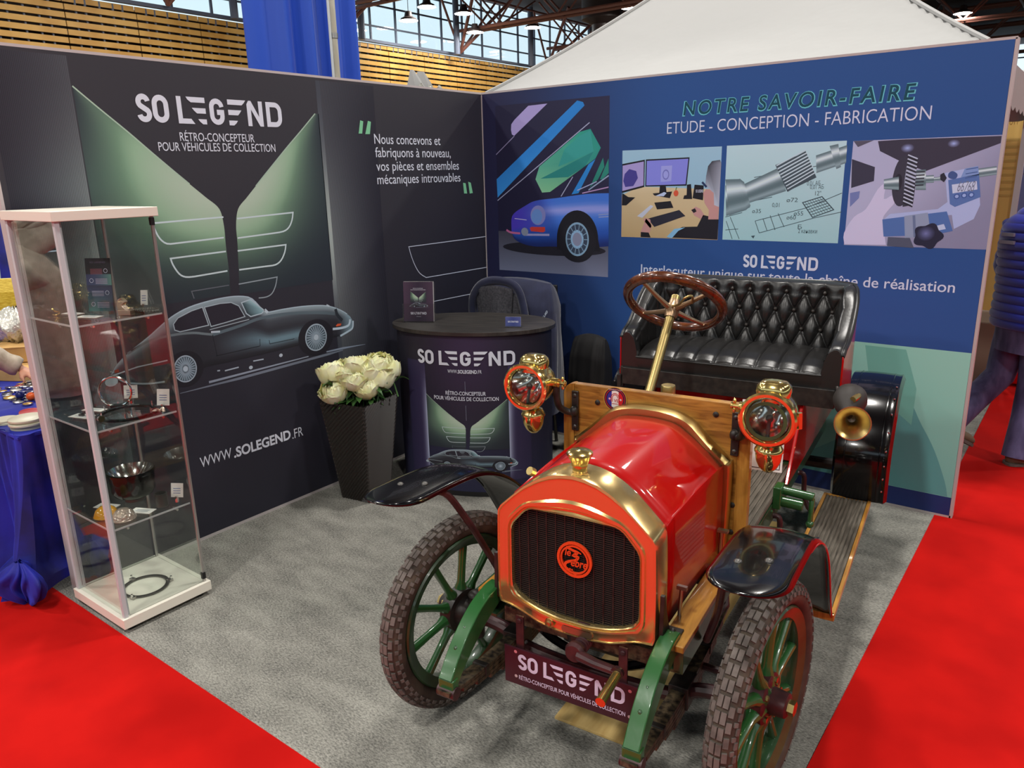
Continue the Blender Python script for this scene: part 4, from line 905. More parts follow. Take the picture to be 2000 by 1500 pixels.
for i in range(-6, 7):
    x = i * .0305
    zs = [g[1] for g in go if abs(g[0] - x) < .012]
    bars.box((x, -.118, (min(zs) + max(zs)) / 2), (.0035, .006, max(zs) - min(zs) - .006))
bars.build('core_tube', 'black_matt', rad, smooth=0)
# emblem: ringed script badge
em = MB(); ec = (.003, .735)
for r0, r1 in ((.056, .048), (.045, .040)): em.lathe([(r1, -.003), (r1, .003), (r0, .003), (r0, -.003), (r1, -.003)], 36, Matrix.Translation((ec[0], -.126, ec[1])) @ Matrix.Rotation(pi / 2, 4, 'X'))
ar = Art(lambda u, v, h: (ec[0] + u, -.128 - h, ec[1] + v))
oc = rgb(226, 74, 34)
def etxt(s, u0, u1, v, cap, sl=.15): ar.text(s, u0, u1, v, cap, oc, 2, weight=.02, slant=sl)
etxt('le', -.030, -.012, .010, .024); 
ar.line(sm2([(-.026, .036), (-.004, .030), (.010, .026), (-.002, .014), (.012, .012), (.004, .000), (-.012, -.006), (-.026, -.014), (-.030, -.026), (-.018, -.037), (-.004, -.034)], 4), .0085, oc, 2)
etxt('ebre', -.012, .040, -.020, .026)
ar.line(sm2([(-.016, -.030), (.0, -.044), (.012, -.052)], 4), .006, oc, 2)
ar.line([(.010, .030), (.022, .024)], .004, oc, 3)
eb = em.build('emblem', mat('orange_enamel', oc, .3), rad); o = ar.build('emblem_script', rad, 'print_gloss')
m = MB(); m.lathe([(.021, 0), (.021, .02), (.024, .022), (.024, .03), (.034, .05), (.038, .056), (.037, .062), (.028, .067), (.001, .069)], 28, Matrix.Translation((.0, -.085, .99)))
m.build('filler_cap', 'brass', rad)
m = MB(); m.lathe([(.013, 0), (.016, .004), (.015, .010), (.009, .012), (.007, .016), (.001, .017)], 16, aim((-.075, -.132, .511), (0, -1, 0))); m.build('drain_nut', 'brass_old', rad)
m = MB(); pl = []
for i in range(24):
    a_ = 2 * pi * i / 24; pl.append((.014 + (.040 if cos(a_) > 0 else -.040) + .010 * cos(a_), .506 + .011 * sin(a_)))
m.prism(pl, lambda x, z_: (x, -.137, z_ - .0), lambda x, z_: (x, -.131, z_)); npl = m.build('maker_plate', 'bronze', rad, smooth=0)
m = MB(); m.tube(smoothpts([(-.16, -.07, .955), (-.165, -.085, .965)], 2), .013, 10); m.build('overflow_stub', 'brass_old', rad)
# --- bonnet
fo = [(.246, .53), (.246, .835), (.238, .853), (.190, .900), (.140, .944), (.090, .974), (.040, .989), (0, .993)]
ro = [(.268, .556), (.266, .845), (.258, .868), (.205, .915), (.150, .960), (.100, .990), (.045, .999), (0, 1.0)]
def full(h): return h + [(-x, z) for x, z in reversed(h[:-1])]
F, R_ = sm2(full(fo), 5), sm2(full(ro), 5)
m = MB()
for y, k in ((-.038, 0), (.10, .28), (.28, .63), (.455, 1)):
    pass
def hood(u, v):
    i = u * (len(F) - 1); a_ = F[int(round(i))]; b_ = R_[int(round(i))]
    return (a_[0] + (b_[0] - a_[0]) * v, -.040 + .497 * v, a_[1] + (b_[1] - a_[1]) * v + .006 * sin(pi * v))
m.grid(hood, len(F) - 1, 8)
bon = m.build('bonnet', 'red_paint', car, smooth=30, solid=.004)
for s_ in (-1, 1):
    m = MB(); m.tube([(s_ * .272, .02, .54), (s_ * .274, .02, .60), (s_ * .276, .02, .645)], .006, 8); m.box((s_ * .28, .012, .650), (.03, .012, .012)); m.build('bonnet_catch', 'steel', bon)
    m = MB(); m.tube([(s_ * .276, .42, .565), (s_ * .278, .42, .63), (s_ * .278, .415, .655)], .006, 8); m.box((s_ * .288, .405, .660), (.035, .02, .008)); m.build('bonnet_catch', 'steel', bon)
for s_ in (-1, 1):
    m = MB(); m.prism([(-.128, .545), (-.062, .545), (-.100, .640), (-.112, .690), (-.124, .690)], lambda y, z_: (s_ * .262, y, z_), lambda y, z_: (s_ * .274, y, z_)); m.box((s_ * .285, -.085, .552), (.05, .07, .014)); m.ball((s_ * .288, -.085, .566), .010, 8, 6); m.build('radiator_bracket', 'black_matt', rad, smooth=0, bevel=.002)
# --- wooden dashboard
bw = MB()
def rrect(x0, z0, x1, z1, r, n=6):
    out = [(x0, z0), (x1, z0)]
    out += [(x1 - r + r * cos(pi / 2 * i / n), z1 - r + r * sin(pi / 2 * i / n)) for i in range(n + 1)]
    out += [(x0 + r - r * sin(pi / 2 * i / n), z1 - r + r * cos(pi / 2 * i / n)) for i in range(n + 1)]
    return out
bw.box((0, .505, .81), (.598, .030, .528)); dash = bw.build('dashboard', 'varnish', car, smooth=0, bevel=.003)
for s_ in (-1, 1):
    m = MB(); r = .036
    pts = [(s_ * .299, .55), (s_ * .342, .55), (s_ * .340, 1.074 - r)] + [(s_ * (.338 - r + r * cos(pi / 2 * i / 6)), 1.074 - r + r * sin(pi / 2 * i / 6)) for i in range(1, 7)] + [(s_ * .299, 1.074)]
    m.prism(pts, lambda x, z_: (x, .488, z_), lambda x, z_: (x, .522, z_)); m.build('dashboard_stile', 'varnish_v', dash, smooth=0, bevel=.003)
m = MB()
for x, z_ in ((-.205, 1.015), (.222, 1.03), (.292, .62), (.292, .72)): m.lathe([(.010, 0), (.010, .002), (.007, .004), (.001, .005)], 12, aim((x, .489, z_), (0, -1, 0)))
build_each(m, 'dashboard_plug', 'black_matt', dash)
mo = [(.286, .555), (.290, .850), (.277, .884), (.224, .932), (.190, .964), (.152, 1.000), (.112, 1.020), (.060, 1.031), (0, 1.034)]
mi = [(.258, .555), (.258, .845), (.248, .868), (.200, .912), (.172, .936), (.138, .966), (.100, .986), (.050, .995), (0, .997)]
mi, mo_ = sm2(full(mi), 6), sm2(full(mo), 6)
m = MB(); n = 49
vs_ = [[(p[0], .492, p[1]) for p in mo_], [(p[0] * .995, .462, p[1] - .002) for p in mo_], [(p[0] * .97, .448, p[1] - .008) for p in mo_], [(p[0], .448, p[1]) for p in mi], [(p[0], .492, p[1]) for p in mi]]
m.grid(lambda u, v: vs_[round(v * 4)][round(u * 96)], 96, 4); m.build('bonnet_moulding', 'brass_old', dash, smooth=50)
# enamel club badge
ab = Art(lambda u, v, h: (-.137 + u, .4885 - h, 1.036 + v))
ab.ell((0, 0), .044, .044, rgb(30, 28, 60), 1, 30); ab.ell((0, 0), .0445, .0445, rgb(196, 150, 60), 2, 30, ring=.94)
def slab(x0, x1, c_, rr=.031, lay=3): ab.poly([(x, rr * sin(math.acos(max(-1, min(1, x / rr))))) for x in [x0 + (x1 - x0) * i / 10 for i in range(11)]] + [(x, -rr * sin(math.acos(max(-1, min(1, x / rr))))) for x in [x1 - (x1 - x0) * i / 10 for i in range(11)]], c_, lay)
ab.ell((0, 0), .038, .038, rgb(176, 30, 36), 3, 30, ring=.92)
slab(-.031, -.012, rgb(48, 48, 150), lay=4); slab(-.013, .013, rgb(236, 230, 222), lay=5); slab(.012, .031, rgb(206, 34, 40), lay=4)
br = rgb(176, 52, 48)
for r_ in (.015, .0105): ab.line([(r_ * cos(x_), .004 + r_ * 1.15 * sin(x_)) for x_ in [pi * i / 12 for i in range(13)]] + [(-r_, -.010)], .0028, br, 6)
ab.text('VE', -.005, .014, -.011, .012, br, 7, weight=.02); ab.line([(-.012, -.017), (.012, -.017)], .0025, br, 6)
for x in (-.021, .021): ab.ell((x, 0), .004, .004, rgb(226, 190, 190), 6, 10)
ab.text('FEDERATION', -.026, .026, .0325, .0045, rgb(206, 200, 196), 6); ab.build('club_badge', dash, 'print_gloss')
# --- head lamps
def headlamp(sx):
    cx, cy, cz = sx * .418, .40, 1.083
    T = aim((cx, cy, cz), (0, -1, 0))
    b = MB()
    b.lathe([(.001, -.085), (.03, -.083), (.055, -.070), (.070, -.045), (.076, -.01), (.077, .03), (.074, .045), (.080, .048), (.086, .055), (.087, .064), (.081, .070), (.072, .070), (.066, .062), (.064, .045)], 36, T)
    # chimney: a rounded box saddle on top
    ch = []
    for zz, wx, y0, y1 in ((.045, .052, .0, .085), (.075, .058, .0, .088), (.092, .054, .004, .085), (.104, .040, .012, .074), (.108, .012, .03, .055)):
        ch.append([(cx + wx * cos(a_) * (abs(cos(a_)) ** -.35 if abs(cos(a_)) > .05 else 1) * .9, cy + (y0 + y1) / 2 - .035 + (y1 - y0) / 2 * sin(a_) * (abs(sin(a_)) ** -.35 if abs(sin(a_)) > .05 else 1) * .95, cz + zz) for a_ in [2 * pi * i / 28 for i in range(28)]])
    b.loft(ch)
    body = b.build('headlamp', 'brass', car, smooth=40)
    ac = MB(); ac.lathe([(.012, -.078), (.020, -.088), (.034, -.094), (.041, -.106), (.044, -.112), (.044, -.118), (.040, -.121), (.040, -.128), (.037, -.150), (.028, -.170), (.014, -.184), (.001, -.188)], 26, Matrix.Translation((cx, cy - .005, cz)))
    ac.build('gas_generator', 'brass', body)
    rf = MB(); rf.lathe([(.062, .05), (.050, .02), (.034, -.015), (.018, -.035), (.001, -.042)], 28, T); rf.build('reflector', 'chrome', body)
    bn = MB(); bn.tube([(cx, cy - .045, cz - .06), (cx, cy - .03, cz - .012)], .006, 8); bn.ball((cx, cy - .03, cz - .004), .012); bn.build('burner', 'black_matt', body)
    ln = MB(); ln.lathe([(.066, .062), (.05, .066), (.025, .069), (.001, .070)], 32, T); ln.build('lens', 'lens', body)
    k = MB(); d = -sx
    k.tube([(cx + d * .07, cy + .005, cz + .012), (cx + d * .10, cy + .005, cz + .012)], .016, 12); k.tube([(cx + d * .10, cy + .005, cz + .012), (cx + d * .125, cy + .005, cz + .012)], .007, 8)
    k.ball((cx + d * .116, cy + .005, cz + .026), (.006, .006, .011)); k.ball((cx + d * .116, cy + .005, cz - .002), (.006, .006, .011)); k.lathe([(.001, 0), (.011, .001), (.011, .006), (.001, .008)], 12, aim((cx + d * .120, cy + .005, cz + .012), (d, 0, 0)))
    k.build('wing_screw', 'brass', body)
    k = MB(); k.tube([(cx - d * .082, cy - .01, cz + .02), (cx - d * .085, cy - .01, cz - .03)], .008, 8); k.build('hinge', 'brass', body)
    k = MB(); xb = sx * .291
    k.tube(smoothpts([(cx + d * .088, cy + .01, cz), (cx + d * .088, cy + .012, cz - .045), (cx + d * .090 - d * .0, cy + .03, cz - .085), (cx + d * .105, cy + .06, cz - .108), (xb, .470, cz - .112)], 6), .0125, 12)
    k.ball((xb, .470, cz - .108), (.016, .016, .02)); k.box((xb, .483, .974), (.026, .010, .150)); k.build('lamp_bracket', 'black_matt', body, bevel=.002)
    k = MB()
    for z_ in (.915, 1.033): k.ball((xb, .478, z_), (.008, .005, .008), 10, 6)
    build_each(k, 'bracket_bolt', 'steel_dark', body)
    return body
l1 = headlamp(-1); l2 = headlamp(1)
m = MB(); m.lathe([(.060, .071), (.050, .071), (.050, .076), (.060, .076), (.060, .071)], 32, aim((.418, .40, 1.083), (0, -1, 0))); m.build('lens_ring', 'green_dark', l2)
# --- chassis
m = MB()
for s_ in (-1, 1):
    m = MB(); m.box((s_ * .318, 1.06, .500), (.028, 2.36, .08)); m.box((s_ * .300, 1.06, .465), (.05, 2.36, .012)); m.box((s_ * .300, 1.06, .537), (.05, 2.36, .010)); rail = m.build('chassis_rail', 'green_dark', car, smooth=0, bevel=.002)
m = MB()
for y in (.56, .60, .64, .70, .78, .95, 1.1): 
    for s_ in (-1, 1): m.ball((s_ * .333, y, .515), .006, 8, 5)
build_each(m, 'rivet', 'green_paint', rail)
m = MB()
for s_ in (-1, 1):
    m.box((s_ * .300, .18, .543), (.07, .62, .02))
build_each(m, 'bonnet_sill', 'varnish_v', car, smooth=0, bevel=.003)
m = MB(); m.box((0, -.085, .478), (.50, .05, .05)); m.box((0, .45, .46), (.62, .05, .06)); m.box((0, 2.1, .48), (.62, .05, .06)); build_each(m, 'cross_member', 'grease', rail, smooth=0)
def dumb(s_):
    prof = [(-.085, .545), (-.13, .540), (-.20, .518), (-.27, .478), (-.33, .430), (-.372, .385)]
    P = smoothpts([(s_ * .288, y, z_) for y, z_ in prof], 5); mb = MB(); n = len(P)
    def f(u, v):
        i = round(v * (n - 1)); p = P[i]; t = (P[min(i + 1, n - 1)] - P[max(i - 1, 0)]).normalized(); nn = Vector((0, -t.z, t.y)); 
        if nn.z < 0: nn = -nn
        th = .024 + .010 * sin(pi * min(1, v * 1.1)); w = .023
        c4 = [(-w, th), (w, th), (w, -th), (-w, -th)][round(u * 4) % 4]
        return (p.x + c4[0], p.y + nn.y * c4[1], p.z + nn.z * c4[1])
    mb.grid(f, 4, n - 1, cu=True); mb.box((s_ * .288, -.372, .376), (.052, .030, .04)); o_ = mb.build('dumb_iron', 'green_paint', car, smooth=30, bevel=.003)
    r = MB()
    for y, z_ in ((-.275, .505), (-.325, .466)): r.ball((s_ * .288, y, z_), (.009, .009, .009), 10, 6)
    build_each(r, 'rivet', 'green_dark', o_)
    e = MB(); e.tube([(s_ * .258, -.375, .352), (s_ * .318, -.375, .352)], .020, 14); e.build('spring_eye', 'maroon', o_)
    return o_
dumb(-1); dumb(1)
def spring(s_):
    mb = MB()
    for k in range(5):
        L = .43 - .075 * k
        pts = [(s_ * .288, .03 + L * t, .315 - .014 * k + .045 * (abs(t) * L / .43) ** 2) for t in [-1, -.75, -.5, -.25, 0, .25, .5, .75, 1]]
        for p, q in zip(pts, pts[1:]):
            c_ = lerp(p, q, .5); an = math.atan2(q[2] - p[2], q[1] - p[1])
            mb.box((0, 0, 0), (.044, math.dist(p, q) + .004, .012), Matrix.Translation(c_) @ Matrix.Rotation(an, 4, 'X'))
    o_ = mb.build('leaf_spring', 'grease', car, smooth=0)
    c = MB()
    for y in (-.20, .24): c.box((s_ * .288, y, .322), (.052, .02, .036))
    c.box((s_ * .288, .03, .30), (.062, .09, .075)); build_each(c, 'spring_clip', 'black_matt', o_, smooth=0, bevel=.003)
spring(-1); spring(1)
m = MB(); m.tube(smoothpts([(-.46, .03, .33), (-.34, .03, .315), (-.25, .03, .27), (0, .03, .255), (.25, .03, .27), (.34, .03, .315), (.46, .03, .33)], 5), .022, 10); ax = m.build('front_axle', 'maroon', car)
for s_ in (-1, 1): m = MB(); m.tube([(s_ * .452, .03, .25), (s_ * .452, .03, .41)], .026, 12); m.ball((s_ * .452, .03, .41), (.03, .03, .016)); m.box((s_ * .452, .03, .33), (.07, .08, .07)); m.tube([(s_ * .452, .05, .30), (s_ * .42, .16, .30)], .014, 8); m.build('king_pin', 'black_matt', ax, bevel=.004)
m = MB(); m.tube([(-.42, .17, .30), (.42, .17, .30)], .012, 8); m.tube([(.25, .17, .30), (.30, .45, .36), (.24, .62, .45)], .013, 8); m.build('track_rod', 'maroon', ax)
# cooling pipe, engine sump and undershield seen below the radiator
m = MB(); m.tube(smoothpts([(-.20, -.02, .47), (-.14, -.06, .42), (-.03, -.06, .38), (.08, -.06, .37), (.2, -.05, .41), (.25, 0, .47)], 5), .014, 8); m.build('coolant_pipe', 'black_paint', car)
m = MB(); m.box((0, .22, .42), (.26, .36, .2)); m.tube([(0, -.12, .47), (0, .06, .44)], .035, 12); m.build('engine_sump', 'black_matt', car, bevel=.02)
# crank
m = MB(); m.tube([(.035, -.10, .475), (.035, -.155, .475)], .020, 14)
for i in range(7): m.lathe([(.018, 0), (.024, .003), (.018, .006)], 14, aim((.035, -.105 - .011 * i, .475), (0, -1, 0)))
m.lathe([(.001, 0), (.03, .0), (.032, .012), (.026, .024), (.001, .026)], 20, aim((.035, -.178, .478), (0, -1, 0)))
m.tube([(.05, -.195, .476), (.11, -.21, .478), (.180, -.225, .486)], [.017, .014, .013], 10); m.lathe([(.001, 0), (.018, 0), (.019, .012), (.001, .014)], 14, aim((.183, -.222, .487), (0, -1, -.1)))
ck = m.build('starting_crank', 'maroon', car)
m = MB(); m.tube([(.184, -.235, .484), (.184, -.345, .470)], [.0135, .0145], 14); m.build('crank_handle', 'brass', ck)
m = MB(); m.box((.035, -.125, .512), (.05, .012, .05)); m.build('crank_bracket', 'maroon', ck, bevel=.004)
# number plate
m = MB(); m.box((.006, -.172, .350), (.442, .006, .130)); pt = m.build('number_plate', mat('plum_plate', rgb(58, 24, 36), .3, spec=.5), car, smooth=0, bevel=.002)
ap = Art(lambda u, v, h: (u, -.1753 - h, v))
ap.logo(-.166, .185, .344, .054, C(232, 214, 222, 1.0), 1); ap.text('RÉTRO-CONCEPTEUR POUR VÉHICULES DE COLLECTION', -.164, .187, .308, .0145, C(232, 214, 222, 1.0), 1, weight=.012)
for x, z_ in ((-.174, .402), (.200, .397), (-.174, .316), (.200, .312)): ap.ell((x, z_), .0055, .0055, C(222, 130, 130) if z_ > .35 else C(196, 170, 160), 2, 12)
ap.build('plate_lettering', pt, 'print_gloss')
m = MB()
for x in (-.165, .172): m.box((x, -.160, .445), (.026, .006, .15)); m.ball((x, -.165, .505), (.008, .004, .008), 10, 6)
build_each(m, 'plate_strap', 'maroon', pt, smooth=0)
# --- wheels
def wheel(sx, y, steer, name='front_wheel', detail=True):
    r = .345; wy = .0
    rim = MB(); prof = [(r - .083, -.030), (r - .075, -.034), (r - .070, -.028), (r - .070, .028), (r - .075, .034), (r - .083, .030), (r - .108, .021), (r - .113, 0), (r - .108, -.021), (r - .083, -.030)]
    X = Matrix.Rotation(pi / 2, 4, 'Y'); rim.lathe(prof, 56, X)
    wo = rim.build(name, 'green_dark', car, smooth=30); wo.location = (sx * .518, y, r); wo.rotation_euler = (0, 0, steer)
    ty = MB(); w = .041
    tp = [(r - .041 + .041 * cos(a_) * (1 if cos(a_) > 0 else .85), .041 * sin(a_)) for a_ in [2 * pi * i / 20 for i in range(21)]]; ty.lathe(tp, 72, X)
    ty.build('tyre', 'rubber', wo, smooth=50)
    if detail:
        tr_ = MB(); NB = 54
        for i in range(NB):
            for k in (-1.5, -.5, .5, 1.5):
                a_ = 2 * pi * (i + (.5 if abs(k) > 1 else 0)) / NB; ph = k * .38; rr = r - .041 + .0425 * cos(ph)
                T = Matrix.Rotation(a_, 4, 'X') @ Matrix.Translation((.0425 * sin(ph), 0, rr)) @ Matrix.Rotation(ph, 4, 'Y')
                tr_.box((0, 0, 0), (.0138, .030 if abs(k) < 1 else .026, .007), T)
            for s_ in (-1, 1):
                for q, ph in ((0, 1.05), (1, 1.3)):
                    a_ = 2 * pi * (i + .25 + .5 * q) / NB; T = Matrix.Rotation(a_, 4, 'X') @ Matrix.Translation((s_ * .0422 * sin(ph), 0, r - .041 + .0422 * cos(ph))) @ Matrix.Rotation(s_ * ph, 4, 'Y')
                    tr_.box((0, 0, 0), (.012, .012 + .006 * q, .004), T)
        tr_.build('tread', 'rubber_worn', wo, smooth=0)
    NS = 10
    for i in range(NS):
        a_ = 2 * pi * (i + .3) / NS; sp = MB(); d = Vector((0, cos(a_), sin(a_)))
        sp.tube([d * .045, d * .075, d * .10, d * .16, d * (r - .105)], [.030, .024, .0155, .0145, .0165], 10, sx=.86, up=(1, 0, 0)); sp.build('spoke', 'green_paint', wo)
    hb = MB(); hb.lathe([(.001, -.07), (.052, -.068), (.058, -.03), (.078, -.028), (.078, .020), (.072, .024), (.040, .026), (.036, .070), (.030, .074), (.001, .075)], 26, X if sx > 0 else Matrix.Rotation(-pi / 2, 4, 'Y'))
    h_ = hb.build('hub', 'black_matt' if sx < 0 else 'maroon', wo)
    bt_ = MB(); o_ = sx
    for i in range(5): a_ = 2 * pi * i / 5; bt_.lathe([(.009, 0), (.009, .008), (.001, .009)], 6, aim((o_ * .024, .060 * cos(a_), .060 * sin(a_)), (o_, 0, 0)))
    bt_.lathe([(.022, 0), (.022, .022), (.001, .024)], 6, aim((o_ * .070, 0, 0), (o_, 0, 0))); build_each(bt_, 'hub_nut', 'brass_old', wo, smooth=20)
    return wo
WL = wheel(-1, .02, -.17); WR = wheel(1, .05, -.13)
RWY = 2.04
wheel(-1, RWY, 0, 'rear_wheel', False); wheel(1, RWY, 0, 'rear_wheel', False)
m = MB(); m.tube([(-.5, RWY, .345), (.5, RWY, .345)], .03, 10); m.ball((0, RWY, .345), (.12, .12, .12)); m.build('rear_axle', 'black_matt', car)
# --- mudguards
def sweep(name, prof, x0, x1, tip, lip=.006, crown=.010):
    P = smoothpts([(0, y, z_) for y, z_ in prof], 6); n = len(P) - 1; w = x1 - x0; mb = MB()
    L = [0]
    for a_, b_ in zip(P, P[1:]): L.append(L[-1] + (b_ - a_).length)
    if tip:
        def at(d):
            j = max(0, min(len(P) - 2, sum(1 for q in L if q <= d) - 1)); return P[j].lerp(P[j + 1], (d - L[j]) / (L[j + 1] - L[j]))
        head_ = [tip * (1 - cos(pi / 2 * i / 12)) for i in range(13)]; rest = [i for i in range(len(P)) if L[i] > tip + .004]
        P, L = [at(d) for d in head_] + [P[i] for i in rest], head_ + [L[i] for i in rest]; n = len(P) - 1
    def f(u, v):
        i = round(v * n); p = P[i]; k = 1.0
        if tip and L[i] < tip: k = math.sqrt(max(0.0, 1 - (1 - L[i] / tip) ** 2)) * .97 + .03
        t = (P[min(i + 1, n)] - P[max(i - 1, 0)]).normalized(); nn = Vector((0, -t.z, t.y)); nn = nn if nn.z > 0 or t.y < 0 else -nn
        e = abs(u - .5) * 2; h = crown * (1 - e * e) ; h = h * k - (lip * k if e > .97 else 0) + (.004 * k if .80 < e < .90 else 0)
        return (x0 + w * (.5 + (u - .5) * k), p.y + nn.y * h, p.z + nn.z * h)
    mb.grid(f, 20, n); return mb.build(name, 'black_paint', car, smooth=50, solid=.004)
fp = [(-.365, .896), (-.31, .890), (-.22, .884), (-.12, .878), (-.02, .868), (.07, .850), (.17, .810), (.27, .748), (.36, .665), (.45, .540), (.52, .430), (.585, .345)]
for s_ in (-1, 1):
    x0, x1 = (.425, .622) if s_ > 0 else (-.622, -.425)
    fd = sweep('front_mudguard', fp, x0, x1, .115)
    st = MB(); st.tube(smoothpts([(s_ * .47, -.165, .868), (s_ * .445, -.12, .845), (s_ * .415, -.06, .74), (s_ * .385, .01, .60), (s_ * .345, .06, .47)], 5), .0115, 10)
    st.build('mudguard_stay', 'maroon', fd)
    bo = MB()
    for dx in (-.035, .03): bo.ball((s_ * .52 + dx, -.19 + dx * .6, .893), (.011, .011, .007), 10, 6)
    build_each(bo, 'mudguard_bolt', 'steel_dark', fd)
    bp_ = [(s_ * .623, q.y, q.z - .008) for q in smoothpts([(0, y, z_) for y, z_ in fp[4:]], 4)]; bead = MB(); bead.tube(bp_, [min(.0035, .0006 + .0005 * i) for i in range(len(bp_))], 6)
    bead.build('edge_bead', 'red_paint' if s_ > 0 else 'black_paint', fd)
    rp = [(1.640, .345), (1.628, .42), (1.625, .50), (1.64, .585), (1.70, .685), (1.79, .765), (1.90, .815), (2.03, .833), (2.12, .824)]
    x0, x1 = (.455, .690) if s_ > 0 else (-.690, -.455)
    rf_ = sweep('rear_mudguard', rp, x0, x1, 0, lip=.02, crown=.006)
    rib_ = MB()
    for xx in (s_ * .50, s_ * .645): rib_.tube([(xx, q.y - (.004 if q.y < 1.9 else 0), q.z + .005) for q in smoothpts([(0, y, z_) for y, z_ in rp], 4)], .004, 6)
    build_each(rib_, 'mudguard_rib', 'black_paint', rf_)
    rv = MB()
    for i in range(8):
        q = smoothpts([(0, y, z_) for y, z_ in rp], 4)[3 + 3 * i]; rv.ball((s_ * .668, q.y - .008, q.z + .008), .005, 8, 5)
    build_each(rv, 'mudguard_rivet', 'chrome', rf_)
    # running boards
    rb = MB(); xc = s_ * .530
    rb.box((xc, 1.115, .332), (.176, 1.04, .016))
    for i in range(11): rb.box((xc - .080 + .016 * i, 1.115, .342), (.010, 1.03, .006))
    ro_ = rb.build('running_board', 'ribbed', car, smooth=0)
    ed = MB()
    for xx in (xc - .094, xc + .094): ed.box((xx, 1.115, .335), (.014, 1.056, .026))
    ed.box((xc, .590, .335), (.20, .014, .026)); ed.box((xc, 1.640, .335), (.20, .014, .026)); ed.build('board_edge', 'varnish_v', ro_, smooth=0, bevel=.002)
    bk = MB()
    for yy in (.95, 1.45): bk.tube(smoothpts([(s_ * .340, yy, .50), (s_ * .365, yy, .49), (s_ * .372, yy, .40), (s_ * .40, yy, .335), (s_ * .46, yy, .318)], 5), .011, 10)
    build_each(bk, 'board_bracket', 'maroon', ro_)
# --- floor, body sides, seat
m = MB(); m.box((0, .93, .556), (.66, .82, .014))
for i in range(34): m.box((-.32 + .0195 * i, .93, .565), (.009, .81, .005))
m.build('floor_board', 'ribbed', car, smooth=0)
m = MB()
for s_ in (-1, 1):
    m.prism([(1.16, .55), (1.42, .87), (2.30, .87), (2.36, .56)], lambda y, z_: (s_ * .335, y, z_), lambda y, z_: (s_ * .350, y, z_))
m.box((0, 2.33, .72), (.70, .02, .32)); m.box((0, 2.1, .87), (.72, .5, .02)); m.box((0, 1.45, .70), (.66, .02, .3)); bod = m.build('body_tub', 'red_paint', car, smooth=0, bevel=.004)
SY = 1.375
m = MB(); m.box((0, SY, .877), (.945, .022, .082)); m.box((0, SY + .22, .85), (.93, .44, .02)); m.build('seat_plank', 'black_matt', car, smooth=0, bevel=.003)
m = MB(); m.box((-.478, SY + .01, .87), (.014, .03, .10)); m.box((-.488, SY + .0, .85), (.02, .03, .06)); m.build('seat_hook', 'black_matt', car, smooth=0, bevel=.002)
# squab path: from the front of one arm around the back to the other arm
def path_raw():
    pts = [(-.462, SY + .005), (-.468, SY + .10), (-.470, SY + .22), (-.462, SY + .31), (-.43, SY + .365), (-.36, SY + .388)]
    return pts + [(0, SY + .392)] + [(-x, y) for x, y in reversed(pts)]
PTH = resample(sm2(path_raw(), 8), 240); PL = 0
for a_, b_ in zip(PTH, PTH[1:]): PL += math.dist(a_, b_)
def top_z(s):
    d = min(s, PL - s)     # arm height rises from the front of the arm to the back corner
    return 1.085 + (.212) * sstep(.04, .40, d) - .03 * math.exp(-(d / .03) ** 2)
def pth(s):
    i = min(239, max(0, int(s / PL * 240))); k = s / PL * 240 - i
    p = lerp(PTH[i], PTH[i + 1], k); t = (PTH[i + 1][0] - PTH[i][0], PTH[i + 1][1] - PTH[i][1]); l = math.hypot(*t)
    return p, (t[1] / l, -t[0] / l)      # inward normal (towards the sitter)
NA = .084
def squab(u, v):
    s = PL * u; (px, py), (nx, ny) = pth(s); zt = top_z(s); zb = .955; z_ = zb + (zt - zb) * v
    d = min(s, PL - s); back = sstep(.30, .46, d)
    # diamond tufts on the back, broad pleats on the arms
    U = (s - PL / 2) / NA; Vv = (z_ - 1.088) / .083
    p_, q_ = U + Vv / 1.0 * .5, U - Vv / 1.0 * .5
    if Vv < 2.0: tuft = (abs(sin(pi * p_)) * abs(sin(pi * q_))) ** .42
    else: tuft = abs(sin(pi * (U + .0))) ** .42
    if Vv < 2.05:
        row = round(Vv); ph = (row % 2) * .5; uu = (U - ph) - round(U - ph); rr = math.hypot(uu * NA, (Vv - row) * .083)
        if 0 <= row <= 2: tuft *= min(1, .15 + rr / .028)
    arm = .5 + .5 * abs(sin(pi * s / .105)) ** .35
    h = .018 + (.030 * tuft) * back + .030 * arm * (1 - back)
    roll = sstep(.78, 1.0, v); h = h * (1 - roll) + .028 * roll * (.75 + .25 * (tuft if back > .5 else arm))
    top = .020 * math.sqrt(max(0, 1 - (1 - 2 * min(1, max(0, (v - .86) / .14))) ** 2)) if v > .86 else 0
    # roll the top over to the outside
    if v > .93: k = (v - .93) / .07; h = h * (1 - k) - .024 * k
    lean = .055 * sstep(0, 1, v) * back
    return (px + nx * h - nx * lean, py + ny * h - ny * lean, z_ + top)
m = MB(); m.grid(squab, 420, 84); sq = m.build('seat_back', 'leather', car, smooth=180)
bu = MB()
for row in range(3):
    for i in range(-8, 9):
        U = i + (row % 2) * .5; s = PL / 2 + U * NA
        if min(s, PL - s) < .42: continue
        (px, py), (nx, ny) = pth(s); z_ = 1.088 + row * .083; v = (z_ - .955) / (top_z(s) - .955); lean = .055 * sstep(0, 1, v)
        bu.ball((px + nx * (.026 - lean), py + ny * (.026 - lean), z_), (.0095, .0095, .0095), 10, 7)
build_each(bu, 'seat_button', 'leather_button', sq)
